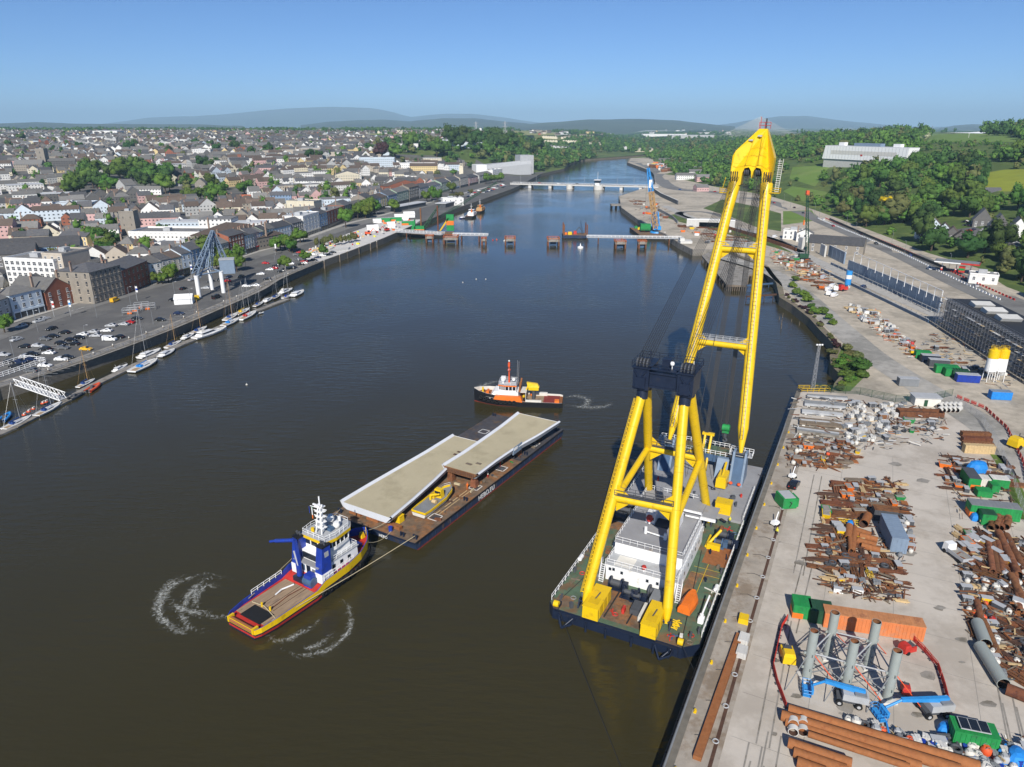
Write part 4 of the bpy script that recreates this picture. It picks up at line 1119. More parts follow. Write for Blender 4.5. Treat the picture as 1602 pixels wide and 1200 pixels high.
for y in[15+1.35*k for k in range(9)]:
 for sd in(1,-1):
  mb=MB();torus(mb,(sd*(st2x(y)+.05),y,1.5+max(0,y-20)*.12),(1,-sd*(st2x(y+.5)-st2x(y-.5)),0),.5,.22);mb.build('tyre_fender',tug2)
mb=MB('yellow_paint');mb.tube((0,25.4,3.0),(0,25.4,4.8),.3);mb.tube((-1.2,23.8,3.4),(1.2,23.8,3.4),.5,m='orange_paint');mb.build('bow_winch',tug2)
BN,BD=Vector((-19.98,126.04,0)),Vector((0.50968,0.86036,0))
BRZ=-math.atan2(BD.x,BD.y)
def bw(x,y,z):return BN+Vector((BD.y,-BD.x,0))*x+BD*y+Vector((0,0,z))
barge=thing('barge',BN,BRZ)
reg(barge,'flat dark blue barge with rusty deck carrying two pale bridge sections','barge',mark='barge')
BW,BL=-23.2,67.6
mb=MB('hull_blue')
mb.hexa([(BW,1.6,-.4),(0,1.6,-.4),(0,BL-2,-.4),(BW,BL-2,-.4),(BW,0.5,.35),(0,.5,.35),(0,BL-.8,.35),(BW,BL-.8,.35)],'boot_red')
mb.hexa([(BW,.5,.35),(0,.5,.35),(0,BL-.8,.35),(BW,BL-.8,.35),(BW,0,2.15),(0,0,2.15),(0,BL,2.15),(BW,BL,2.15)],'hull_blue')
for k in range(24):mb.box(0,.12,1.5+k*2.75,1.62+k*2.75,.4,2.1,'hull_blue')
mb.box(0,.2,.2,BL-.2,1.95,2.2,'hull_black');mb.box(BW,0,-.2,0,1.9,2.2,'navy_paint')
mb.build('hull',barge)
mb=MB('deck_rust');mb.box(BW+.05,-.05,.05,44,2.15,2.2);mb.box(BW+.05,-.05,44,BL-.05,2.15,2.2,'barge_deck_dark');mb.build('deck',barge)
for x,y in((-2.6,10.5),(-2.6,26.5),(-2.4,38),(-2.4,55),(-18.5,55)):
 mb=MB('line_white')
 for a in(((-1.3,1.3),(-1.3,-1.1)),((-1.3,1.3),(1.1,1.3)),((-1.3,-1.1),(-1.3,1.3)),((1.1,1.3),(-1.3,1.3))):mb.box(x+a[0][0],x+a[0][1],y+a[1][0],y+a[1][1],2.2,2.216)
 mb.box(x-.9,x+.9,y-.9,y+.9,2.2,2.225,'barge_deck_dark');mb.build('deck_hatch',barge)
for x,y in((-1,1.4),(-22,1.4),(-1,66),(-22,66),(-1,20),(-1,48),(-4,.9)):
 mb=MB('navy_paint')
 for e in(-.35,.35):mb.tube((x+e,y,2.2),(x+e,y,3.1),.22,n=8)
 mb.build('bollard',barge)
def prt(nm,m,f,par=barge):mb=MB(m);f(mb);mb.build(nm,par)
for x,y,sx in((-18.5,3,.3),(-10,3,-.3),(-12,33,.3)):prt('cargo_support','rust',lambda mb:mb.hexa([(x-1,y-.4,2.2),(x+1,y-.4,2.2),(x+1,y+.4,2.2),(x-1,y+.4,2.2),(x-.4+sx,y-.3,4.5),(x+.4+sx,y-.3,4.5),(x+.4+sx,y+.3,4.5),(x-.4+sx,y+.3,4.5)]))
for x in(-20,-15,-9):prt('cargo_support','rust_orange',lambda mb:mb.box(x,x+3.2,2.2,3.2,2.2,2.9))
for x in(-9.7,-3):prt('cargo_support','rust',lambda mb:mb.hexa([(x-.8,26,2.2),(x+.8,26,2.2),(x+.8,27.6,2.2),(x-.8,27.6,2.2),(x-.5,26.3,5.2),(x+.5,26.3,5.2),(x+.5,27.2,5.2),(x-.5,27.2,5.2)]))
for x,y,h in((-18,20,4.2),(-13,20,4.2),(-9,46,4.6),(-3,46,4.6),(-9,57,5),(-3,57,5)):prt('cargo_support','rust',lambda mb:mb.box(x,x+1,y,y+1.6,2.2,h))
for k in range(34):
 x,y=rnd.uniform(-8,-1),rnd.uniform(4,58);prt('deck_dunnage',rnd.choice(['rust_dark','rust','old_timber','rope','green_paint' if y>36 else 'rust','dark_grey']),lambda mb:mb.rbox((x,y,2.2),(rnd.uniform(.3,1.8),rnd.uniform(.1,.6),rnd.uniform(.05,.5)),rnd.uniform(0,3)))
for x in(-2.6,-3.4):prt('skid_beam','timber',lambda mb:mb.box(x,x+.12,12,24,2.2,2.32))
def lettering(txt,size,m,parent,loc,rot,ext=.02):
 cu=bpy.data.curves.new('lettering','FONT');cu.body=txt;cu.size=size;cu.extrude=ext
 t=bpy.data.objects.new('lettering_curve',cu);COL.objects.link(t)
 bpy.context.view_layer.update()
 me=bpy.data.meshes.new_from_object(t.evaluated_get(bpy.context.evaluated_depsgraph_get()))
 bpy.data.objects.remove(t)
 me.materials.clear();me.materials.append(MATS[m])
 o=bpy.data.objects.new('lettering',me);COL.objects.link(o);o.parent=parent;o.location=loc;o.rotation_euler=rot
 return o
lettering('HEBO.EU',1.75,'white_paint',barge,(.16,23.6,.62),(math.pi/2,0,math.pi/2))
lettering('HEBO',.9,'white_paint',barge,(-9.5,-.22,1.0),(math.pi/2,0,0))
def section(name,desc,prof,openend):
 """prof: (y, left x, right x, z of top, depth)"""
 root=thing(name,bw(prof[0][1]/2+prof[0][2]/2,prof[0][0],0),BRZ)
 ox,oy=prof[0][1]/2+prof[0][2]/2,prof[0][0]
 reg(root,desc,'bridge section','bridge halves on the barge')
 n=18;S=[]
 for k in range(n+1):
  y=lerp(prof[0][0],prof[-1][0],k/n);ys=[p[0]for p in prof]
  S.append([y-oy]+[interp(y,ys,[p[j]for p in prof])-(ox if j<3 else 0)for j in(1,2,3,4)])
 a=MB('bridge_deck_tan');b=MB('fascia_white');c=MB('rust')
 for p,q in zip(S,S[1:]):
  a.poly([(p[1]+.7,p[0],p[3]),(p[2]-.7,p[0],p[3]),(q[2]-.7,q[0],q[3]),(q[1]+.7,q[0],q[3])])
  for sd,i in((-1,1),(1,2)):
   def cs(t):x=t[i];return[(x-sd*.7,t[0],t[3]+.12),(x-sd*.15,t[0],t[3]+.5),(x+sd*.25,t[0],t[3]+.25),(x-sd*.55,t[0],t[3]-t[4]*.7),(x-sd*1.6,t[0],t[3]-t[4])]
   A,B=cs(p),cs(q)
   b.poly([A[0],B[0],(B[0][0],B[0][1],q[3]),(A[0][0],A[0][1],p[3])]if sd>0 else[A[0],(A[0][0],A[0][1],p[3]),(B[0][0],B[0][1],q[3]),B[0]])
   for j in range(4):
    f=[A[j],A[j+1],B[j+1],B[j]]
    b.poly(f if sd>0 else f[::-1])
  c.poly([(p[1]+1.6,p[0],p[3]-p[4]),(q[1]+1.6,q[0],q[3]-q[4]),(q[2]-1.6,q[0],q[3]-q[4]),(p[2]-1.6,p[0],p[3]-p[4])])
 for t,nm in((S[0],0),(S[-1],1)):
  f=[(t[1]+.1,t[0],t[3]+.1),(t[2]-.1,t[0],t[3]+.1),(t[2]-1.6,t[0],t[3]-t[4]),(t[1]+1.6,t[0],t[3]-t[4])]
  (c if(openend and nm==0)else b).poly(f[::-1]if nm else f)
 a.build('deck_surface',root);b.build('side_fascia',root)
 u=c.build('underside',root)
 if openend:
  m2=MB('rust_dark');t=S[0]
  for k in range(14):
   x=lerp(t[1]+1.4,t[2]-1.4,k/13);m2.box(x-.16,x+.16,-.06,.05,t[3]-t[4]+.15,t[3]-.15)
  m2.build('end_rib',u)
 return root
sA=section('bridge_section','longer pale bridge section with white sides at the tug end of the barge',[(1.5,-21.6,-7.2,5.0,1.5),(10,-21.4,-8.0,5.1,1.6),(20,-20.8,-9.2,5.3,1.8),(30,-20.2,-10.8,5.5,2.0),(41.8,-19.9,-11.2,5.8,2.2)],False)
sB=section('bridge_section','second bridge section with open rusty end and raised far edges on the barge',[(25.4,-11.3,-1.0,6.2,1.3),(34,-11.1,-1.2,6.15,1.6),(42,-11.2,-.9,6.2,1.8),(52,-11.3,.6,6.4,1.9),(61.5,-11.4,1.9,7.0,1.6)],True)
mb=MB('rust_dark')
for x,y in((1.6,33),(3,33),(1.6,34.6),(3,34.6)):mb.box(x-.5,x+.5,y-.35-1.5,y+.35-1.5,5.60,5.66)
mb.build('deck_opening',sA)
mb=MB('old_timber');mb.box(-.8,.8,3.4,4.2,6.24,6.32);mb.box(1.2,2.6,4.8,5.6,6.24,6.3);mb.build('deck_opening',sB)
mb=MB('blue_grey');mb.hexa([(5.2,15.6,5.0),(5.5,15.6,5.0),(5.6,19.6,5.2),(5.3,19.6,5.2),(5.55,15.6,7.1),(5.65,15.6,7.1),(5.75,19.6,7.3),(5.65,19.6,7.3)]);mb.hexa([(5.60,15.9,6.2),(5.70,15.9,6.2),(5.80,17.2,6.3),(5.70,17.2,6.3),(5.66,15.9,6.9),(5.76,15.9,6.9),(5.86,17.2,7.0),(5.76,17.2,7.0)],'white_paint');mb.build('banner',sB)
# small work boat on the barge deck
wb=thing('workboat',bw(-5.5,8.4,2.3),BRZ+.02)
reg(wb,'small yellow and grey workboat resting on the barge deck','boat')
sw=[(0,1.9,1.5,1.3,1.6),(2,2.1,1.7,1.3,1.6),(8,2.1,1.6,1.4,1.8),(11,1.5,.7,1.6,2.1),(12.8,.2,.1,1.8,2.3)]
mb=MB();boat_hull(mb,sw,[(.55,'off_white'),(.62,'hull_black'),(1,'yellow_paint')],'mid_grey',0.2);mb.build('hull',wb)
mb=MB('yellow_paint');mb.box(-1,1,7.2,8.6,1.4,3.4,t=.15);mb.box(-.8,.8,7.26,7.4,2.4,3.0,'glass_dark');mb.build('wheelhouse',wb)
mb=MB('yellow_paint');mb.tube((-.9,5.8,1.4),(-.9,5.8,2.6),.3);mb.tube((-.9,5.8,2.5),(1.2,6.4,3.0),.22);mb.tube((.4,4.8,1.9),(1.4,4.8,1.9),.5,m='timber');mb.box(-1.4,-.4,6.4,7,1.4,2.2,'yellow_paint');mb.build('deck_winch',wb)
mb=MB('mast_metal');mb.rail([(-1.6,8.6,1.6),(-1.1,11.4,1.9),(0,12.4,2.1),(1.1,11.4,1.9),(1.6,8.6,1.6)],.8,.05,1.2);mb.build('railing',wb)
mb=MB('rust');mb.box(-1,1,1,1.6,-.1,.5);mb.box(-1,1,8,8.6,-.1,.5);mb.build('cradle',wb)
mb=MB('yellow_paint');mb.box(-1.1,1.1,-.8,.8,0,1.5,t=.05);mb.box(-1.15,1.15,-.85,.85,1.5,1.58);mb.box(-.3,.3,-.84,-.78,.5,1,'yellow_dark');reg(mb.build('deck_locker',None,bw(-8.6,5.2,2.2),BRZ),'yellow steel locker on the barge deck near the bridge section end','locker')
mb=MB('blue_paint');mb.tube((0,0,0),(0,0,.9),.45);mb.tube((0,0,.9),(0,0,1.0),.48);reg(mb.build('drum',None,bw(-7.4,1.2,2.2)),'blue barrel near the front edge of the barge deck','barrel')
# towing lines
def line(pts,r,m,desc):
 mb=MB(m);mb.path(pts,r,5);o=mb.build('tow_rope');reg(o,desc,'rope')
tw=lambda x,y,z:tuple(TA+Matrix.Rotation(TRZ,3,'Z')@Vector((x,y,z)))
def sag(a,b,s_,n=8):a,b=Vector(a),Vector(b);return[a.lerp(b,k/n)-Vector((0,0,s_*4*(k/n)*(1-k/n)))for k in range(n+1)]
line(sag(tw(4.2,3.2,2.3),bw(-1,1.4,2.9),.35),.07,'rope','long pale tow rope from the tug stern to the barge corner')
line(sag(tw(-4.2,5,2.4),bw(-22,1.4,2.9),.5),.06,'rope','tow rope from the tug port side to the far barge corner')
line(sag(tw(3.2,28,4.4),bw(-7,.9,2.4),1.0),.05,'rope','slack rope between the tug bow and the barge front')
line(sag(tw(0,30.5,4.6),bw(-9,3,3.6),.5),.05,'rope','short rope from the tug bow up to the barge deck')
line(sag(cw(10.6,.3,3.0),(34.8,55,-.3),.6),.04,'wire','thin mooring wire running from the crane bow down into the river')
line(sag(cw(-11.6,.3,3.0),(22,40,-.3),.6),.04,'wire','thin anchor wire from the corner of the crane bow into the water')
line(sag(cw(12.6,68,3.2),tuple(QN+qd*72+Vector((1.5,.5,.3))),.5),.05,'wire','mooring wire from the crane stern to a quay bollard')
# wake foam
def foam(name,curves,wdt,n):
 mb=MB('foam');lay=0
 for c in curves:
  P=[G(u,v,.03)for u,v in c];Q=[];lay+=.004
  for i in range(len(P)-1):
   p0,p1,p2,p3=P[max(0,i-1)],P[i],P[i+1],P[min(len(P)-1,i+2)]
   for k in range(6):
    t=k/6;Q.append(.5*(2*p1+(p2-p0)*t+(2*p0-5*p1+4*p2-p3)*t*t+(3*p1-p0-3*p2+p3)*t**3))
  for k in range(len(Q)-1):
   def E(i):d=(Q[min(i+1,len(Q)-1)]-Q[max(0,i-1)]).normalized();return Vector((-d.y,d.x,0))*wdt*(.5+.5*math.sin(math.pi*(i+.5)/len(Q)))
   z=Vector((0,0,lay));a,b,e,f=Q[k]+z,Q[k+1]+z,E(k),E(k+1)
   v0,v1=math.sin(math.pi*(k+.02)/len(Q))**.5,math.sin(math.pi*(k+1)/len(Q)-.001)**.5
   mb.poly([a-e,b-f,b,a],uv=[(0,0),(1,0),(1,v1),(0,v0)]);mb.poly([a,b,b+f,a+e],uv=[(0,v0),(1,v1),(1,0),(0,0)])
 return struct(mb.build(name),'stuff')
foam('wake_foam',[[(368,912),(330,898),(285,908),(258,928),(250,955),(265,980),(300,992),(345,985)],[(372,905),(330,903),(300,925),(285,955),(300,985),(340,975)],[(378,968),(320,962),(280,950),(262,930)],[(350,920),(320,918),(305,940),(320,965)],[(300,895),(262,915),(246,950),(256,985)]],2.3,0)
foam('wake_foam',[[(430,1010),(470,1025),(515,1015),(547,985),(545,950),(520,925)],[(410,990),(440,1002),(480,985),(505,965)],[(460,1018),(500,1008),(525,985)]],1.7,0)
foam('wake_foam',[[(880,624),(898,619),(918,625),(914,635),(890,638)],[(880,632),(912,637),(945,636),(960,628)],[(744,622),(750,607),(770,598),(800,594)]],3.4,0)
def crown_np(seed,nc,leaves,ls,shape=(1,1,1),sub=2):
 """crown of radius about 1 standing on z=0: clumps of lumpy facets with leaf sprays around them"""
 r_=np.random.RandomState(seed)
 t=(1+5**.5)/2
 iv=np.array([(-1,t,0),(1,t,0),(-1,-t,0),(1,-t,0),(0,-1,t),(0,1,t),(0,-1,-t),(0,1,-t),(t,0,-1),(t,0,1),(-t,0,-1),(-t,0,1)],float)
 iv/=np.linalg.norm(iv[0])
 it=np.array([(0,11,5),(0,5,1),(0,1,7),(0,7,10),(0,10,11),(1,5,9),(5,11,4),(11,10,2),(10,7,6),(7,1,8),(3,9,4),(3,4,2),(3,2,6),(3,6,8),(3,8,9),(4,9,5),(2,4,11),(6,2,10),(8,6,7),(9,8,1)])
 if sub>1:
  V=list(map(tuple,iv));F=[];C={}
  def md(a,b):
   k=(min(a,b),max(a,b))
   if k not in C:
    m=(np.array(V[a])+np.array(V[b]))/2;V.append(tuple(m/np.linalg.norm(m)));C[k]=len(V)-1
   return C[k]
  for a,b,c in it:
   ab,bc,ca=md(a,b),md(b,c),md(c,a)
   F+=[(a,ab,ca),(b,bc,ab),(c,ca,bc),(ab,bc,ca)]
  iv,it=np.array(V),np.array(F)
 VV,TT,n=[],[],0
 for k in range(nc):
  if k==0:c,rad=np.array([0,0,.85]),.62
  else:
   a,h=r_.uniform(0,6.283),r_.uniform(-.75,.95)
   rr=math.sqrt(max(0,1-h*h))*r_.uniform(.5,.78)
   c=np.array([math.cos(a)*rr,math.sin(a)*rr,.9+h*.66]);rad=r_.uniform(.26,.44)
  v=iv*(rad*r_.uniform(.8,1.18,(len(iv),1)))
  v[:,2]*=.85
  VV.append(v+c);TT.append(it+n);n+=len(iv)
  for j in range(leaves):
   d=r_.normal(size=3);d/=np.linalg.norm(d)
   if d[2]<-.5:d[2]*=-1
   p=c+d*rad*r_.uniform(.92,1.3)
   e=r_.normal(size=3);e-=d*e.dot(d)*.6;e*=ls*r_.uniform(.6,1.3)/np.linalg.norm(e)
   f=np.cross(d,e)*r_.uniform(.4,.9)+d*ls*r_.uniform(-.2,.5)
   VV.append(np.array([p-e,p+e*.6-f*.5,p+e,p+f]));TT.append(np.array([(0,1,3),(1,2,3)])+n);n+=4
 V=np.concatenate(VV)*np.array(shape)
 return V,np.concatenate(TT)
CROWNS=[crown_np(10+i,15,26,.13,(1,1,s_))for i,s_ in enumerate((1.0,1.15,.9,1.3,1.0))]
LOWC=[crown_np(40+i,6,7,.24,(1,1,s_),1)for i,s_ in enumerate((1.0,1.2,.85,1.05,.95,1.3))]
TREEM={}
def tree_mesh(i,m):
 if(i,m)not in TREEM:
  V,F=CROWNS[i]
  o=npmesh('crown',V,F,[m]);TREEM[(i,m)]=o.data
  bpy.data.objects.remove(o)
 return TREEM[(i,m)]
mb=MB('bark');mb.tube((0,0,-.1),(0,0,.75),.09,.06,n=6,caps=False)
for a in range(4):mb.tube((0,0,.55),(math.cos(a*1.6)*.35,math.sin(a*1.6)*.35,1.0),.045,.02,n=4,caps=False)
_t=mb.build('trunk');TRUNK=_t.data;bpy.data.objects.remove(_t)
TREES=[]
def tree(p,r,m='leaf_mid',desc='green broadleaf tree',name='tree',trunk=.45,kind=None,sq=1.0,group=None):
 o=thing(name,p,rnd.uniform(0,6.28))
 c=bpy.data.objects.new('crown',tree_mesh(rnd.randrange(5)if kind is None else kind,m));COL.objects.link(c);c.parent=o
 c.location=(0,0,r*trunk);c.scale=(r,r,r*sq)
 if trunk>.1:
  t=bpy.data.objects.new('trunk',TRUNK);COL.objects.link(t);t.parent=o;t.scale=(r,r,r*(trunk+.6))
 reg(o,desc,'shrub' if name=='shrub' else 'tree',group)
 TREES.append((p.x,p.y,r))
 return o
def roof_gable(mb,x0,x1,y0,y1,z,rh,m,o=.3,ax='x',th=.22):
 if ax=='y':
  P=lambda a,b,c:(b,a,c);x0,x1,y0,y1=y0,y1,x0,x1
 else:P=lambda a,b,c:(a,b,c)
 ym=(y0+y1)/2;k=rh/(ym-y0)*o
 R1=[P(x0-o*.4,y0-o,z-k),P(x0-o*.4,ym,z+rh),P(x0-o*.4,y1+o,z-k),P(x0-o*.4,y1+o,z-k+th),P(x0-o*.4,ym,z+rh+th),P(x0-o*.4,y0-o,z-k+th)]
 R2=[P(x1+o*.4,*([q[1],q[2]]if ax=='x' else[q[0],q[2]]))for q in R1]
 a,b=(R1,R2)if ax=='x' else(R2,R1)
 n=6;mb.m(m);i=mb.add(a+b)
 for q in((0,1),(1,2),(2,3),(3,4),(4,5),(5,0)):mb.face([i+q[1],i+q[0],i+n+q[0],i+n+q[1]])
 for f in((0,1,4,5),(1,2,3,4)):
  mb.face([i+k_ for k_ in f]);mb.face([i+n+k_ for k_ in reversed(f)])
def roof_hip(mb,x0,x1,y0,y1,z,rh,m,o=.35):
 x0,x1,y0,y1=x0-o,x1+o,y0-o,y1+o
 w_,d_=x1-x0,y1-y0;mb.m(m)
 if w_>=d_:A,B=(x0+d_/2,(y0+y1)/2,z+rh),(x1-d_/2,(y0+y1)/2,z+rh)
 else:A,B=((x0+x1)/2,y0+w_/2,z+rh),((x0+x1)/2,y1-w_/2,z+rh)
 c=[(x0,y0,z),(x1,y0,z),(x1,y1,z),(x0,y1,z)]
 if w_>=d_:fs=((c[0],c[1],B,A),(c[1],c[2],B),(c[2],c[3],A,B),(c[3],c[0],A))
 else:fs=((c[0],c[1],A),(c[1],c[2],B,A),(c[2],c[3],B),(c[3],c[0],A,B))
 for f in fs:mb.poly(f)
 mb.poly(c[::-1])
def walls(mb,x0,x1,y0,y1,z0,z1,m,rh=0,ax='x',off=0.0):
 mb.m(m)
 def q(a,b,z0,z1):
  L=math.hypot(b[0]-a[0],b[1]-a[1]);k=max(1,round(L/3));s_=k*3.0/L
  mb.poly([(a[0],a[1],z0),(b[0],b[1],z0),(b[0],b[1],z1),(a[0],a[1],z1)],uv=[(0,off),(L*s_,off),(L*s_,z1-z0+off),(0,z1-z0+off)])
 c=[(x0,y0),(x1,y0),(x1,y1),(x0,y1)]
 for i in range(4):q(c[i],c[(i+1)%4],z0,z1)
 if rh:
  if ax=='x':
   for x,s_ in((x0,-1),(x1,1)):
    f=[(x,y0,z1),(x,y1,z1),(x,(y0+y1)/2,z1+rh)]
    mb.poly(f if s_>0 else f[::-1],uv=[(0,0)]*3)
  else:
   for y,s_ in((y0,1),(y1,-1)):
    f=[(x0,y,z1),(x1,y,z1),((x0+x1)/2,y,z1+rh)]
    mb.poly(f if s_>0 else f[::-1],uv=[(0,0)]*3)
def chimney(mb,x,y,z0,z1,w_=.9,m='chimney_brick'):
 mb.box(x-w_/2,x+w_/2,y-.35,y+.35,z0,z1,m);mb.box(x-w_/2-.08,x+w_/2+.08,y-.43,y+.43,z1,z1+.15)
 for e in(-.25,.25):mb.tube((x+e*w_,y,z1+.15),(x+e*w_,y,z1+.6),.13,n=5,m='tile_red')
WINM={}
def win_mesh(w_,h,frame='white_paint',arch=False):
 k=(round(w_,1),round(h,1),frame,arch)
 if k not in WINM:
  mb=MB(frame)
  mb.box(-w_/2-.12,w_/2+.12,-.05,.1,-.14,h+.14);mb.box(-w_/2-.2,w_/2+.2,-.16,.08,-.26,-.12)
  mb.box(-w_/2,w_/2,-.075,.1,0,h,'window_glass');mb.box(-w_/2,w_/2,-.1,.1,h/2-.05,h/2+.05,frame);mb.box(-.04,.04,-.1,.1,0,h,frame)
  if arch:mb.loft([[(math.cos(math.pi*j/6)*w_/2,y,h+math.sin(math.pi*j/6)*w_/2)for j in range(7)]for y in(-.07,.1)],'window_glass')
  o=mb.build('window');WINM[k]=o.data;bpy.data.objects.remove(o)
 return WINM[k]
def put_windows(root,p0,dx,nx,z0,dz,nz,rz,w_=1.1,h=1.7,frame='white_paint',arch=False,skip=()):
 me=win_mesh(w_,h,frame,arch)
 for j in range(nz):
  for i in range(nx):
   if(i,j)in skip:continue
   o=bpy.data.objects.new('window',me);COL.objects.link(o);o.parent=root
   o.location=(p0[0]+dx[0]*i,p0[1]+dx[1]*i,z0+dz*j);o.rotation_euler=(0,0,rz)
OCC=[]
def building(name,A,rz,w_,d_,h,rh,wall,roof,kind='gable',storeys=3,bays=4,sbays=2,desc='',cat='building',mark=None,shop=None,chims=1,frame='white_paint',arch=False,win=True,group=None,ax='x',parapet=0,ww=1.1,wh=1.7):
 """A: front corner; local x runs along the front, local y goes back from it"""
 root=thing(name,A,rz)
 c_=Vector(A)+Matrix.Rotation(rz,3,'Z')@Vector((w_/2,d_/2,0));OCC.append((c_.x,c_.y,math.hypot(w_,d_)/2*.8))
 a=MB();wm=('plain_' if win else 'wall_')+wall
 walls(a,0,w_,0,d_,-2,h,wm,rh if kind=='gable' else 0,ax)
 if kind=='flat':a.poly([(0,0,h),(w_,0,h),(w_,d_,h),(0,d_,h)],'roof_flat')
 wl=a.build('wall',root)
 b=MB()
 if kind=='gable':roof_gable(b,0,w_,0,d_,h,rh,roof,ax=ax)
 elif kind=='hip':roof_hip(b,0,w_,0,d_,h,rh,roof)
 else:
  b.box(.3,w_-.3,.3,d_-.3,h,h+.05,roof)
  for q in((-.1,w_+.1,-.1,.3),(-.1,w_+.1,d_-.3,d_+.1),(-.1,.3,.3,d_-.3),(w_-.3,w_+.1,.3,d_-.3)):b.box(*q,h-.2,h+max(.6,parapet),wm)
  b.box(w_*.3,w_*.3+min(5,w_*.3),d_*.4,d_*.4+min(4,d_*.3),h,h+2.2,'light_grey');b.box(w_*.7,w_*.7+1.5,d_*.3,d_*.3+1.5,h,h+1.2,'mid_grey')
 ro=b.build('roof',root)
 for k in range(chims):
  c=MB();x=(.35,w_-.35,w_/2)[k%3];y=d_/2 if ax=='x' else d_*.3
  chimney(c,x,y,h,h+(rh if kind!='flat' else 0)+1.6,1.0);c.build('chimney',ro)
 if win:
  sh=(h-.4)/storeys;g=1 if shop else 0
  bw_=w_/bays
  put_windows(root,(bw_/2,0),(bw_,0),bays,sh*g+sh*.28,sh,storeys-g,0,ww,min(wh,sh*.58),frame,arch)
  if sbays:put_windows(root,(0,d_-d_/sbays/2),(0,-d_/sbays),sbays,sh*g+sh*.28,sh,storeys-g,-math.pi/2,ww,min(wh,sh*.58),frame,arch)
 if shop:
  s_=MB();s_.box(.3,w_-.3,-.14,.05,.2,2.6,'window_glass');s_.box(.1,w_-.1,-.3,.05,2.6,3.4,shop)
  for k in range(int(w_/3)+1):s_.box(.2+k*(w_-.6)/max(1,int(w_/3)),.45+k*(w_-.6)/max(1,int(w_/3)),-.2,.05,0,2.6,shop)
  s_.build('shop_front',root)
 reg(root,desc,cat,group,mark)
 return root
def front(pa,pb,depth,h,rh,wall,roof,desc,**k):
 """building whose front runs between two photo points on the street, nearer corner first"""
 a,b=G(*pa),G(*pb)
 rz=math.atan2(b.y-a.y,b.x-a.x)
 return building(k.pop('name','quay_building'),a,rz,(b-a).length-.15,depth,h,rh,wall,roof,desc=desc,**k)
PX=[(-28,519),(0,506.5),(24,498.5),(70,487)]
front((-30,520),(21,501),14,10,3,'grey','slate_grey','grey rendered quay house at the near end of the street',bays=5,shop='shop_front')
front((23,500),(72,487),12,10.5,2.5,'paleblue','slate_grey','pale blue-grey corner building with a small pediment above its front',bays=4,sbays=3,shop='plain_paleblue',mark='pale blue pediment building',kind='hip')
front((76,486),(117,474),20,8.5,5,'brick','slate_grey','red brick gabled building with orange gable beside the stone palazzo',bays=3,ax='y',mark='red brick gabled building',chims=2)
a_=G(150,476);b_=G(197,462)
front((149,476),(197,461),19,15,2.6,'stone','slate','four storey stone palazzo with arched windows and green door on the quay',kind='hip',storeys=4,bays=7,sbays=4,arch=True,mark='stone palazzo',chims=2,name='palazzo',frame='plain_beige')
front((197,461),(236,443),17,12,3,'brick','slate','dark red brick hall with arched ground floor on the quay',storeys=3,bays=6,arch=True,mark='dark brick hall',frame='plain_beige')
rowdesc='terraced quay building'
row=[((238,442),(256,438),10,'white','slate_grey','white',None),((256,438),(273,434),10.5,'grey','slate','pale grey','shop_front'),((273,434),(288,430),10.5,'cream','slate_brown','cream','shop_front'),((288,430),(303,426),11.5,'paleblue','slate','pale blue','shop_front'),((303,426),(320,420.5),12.5,'blue','slate','slate blue','shop_front'),((320,420.5),(334,415),13,'grey','slate_grey','tall grey','plain_dark'),((334,415),(345,411),12,'blue','slate_brown','royal blue','plain_blue'),((347,410.5),(361,406),11,'beige','slate_grey','beige','plain_brick'),((362,405.5),(385,398.5),14,'brick','slate','orange brick','plain_green'),((386,398),(394,395.5),12,'paleblue','slate','pale','shop_front'),((394,395.5),(401,393.2),12,'grey','slate','light grey','shop_front'),((401,393),(408,391),12,'pink','slate','red and pink','car_red'),((408,391),(415,388.8),11.5,'blue','slate_grey','bright blue','blue_paint'),((415,388.8),(424,386),12,'green','slate','sea green','plain_green'),((424,386),(433,383.4),12,'white','slate_grey','white','shop_front'),((433,383.4),(458,376.4),11.5,'paleblue','slate','long pale','shop_front'),((459,376),(476,371.3),12,'dark','slate','dark columned','shop_front')]
for pa,pb,h,wl,rf,nm,sp in row:
 front(pa,pb,12+rnd.uniform(-1,3),h,rnd.uniform(2.4,3.4),wl,rf,f'{nm} terraced building with slate roof on the quay street',storeys=4 if h>11.8 else 3,bays=max(2,round((G(*pb)-G(*pa)).length/3.4)),sbays=0,shop=sp,chims=rnd.choice((1,2)),group='quay front buildings')
front((477,371),(502,362),16,15,0,'white','roof_pale','cream white corner building with rows of windows and a flat roof',kind='flat',storeys=4,bays=5,sbays=4,mark='cream corner building',shop='plain_cream')
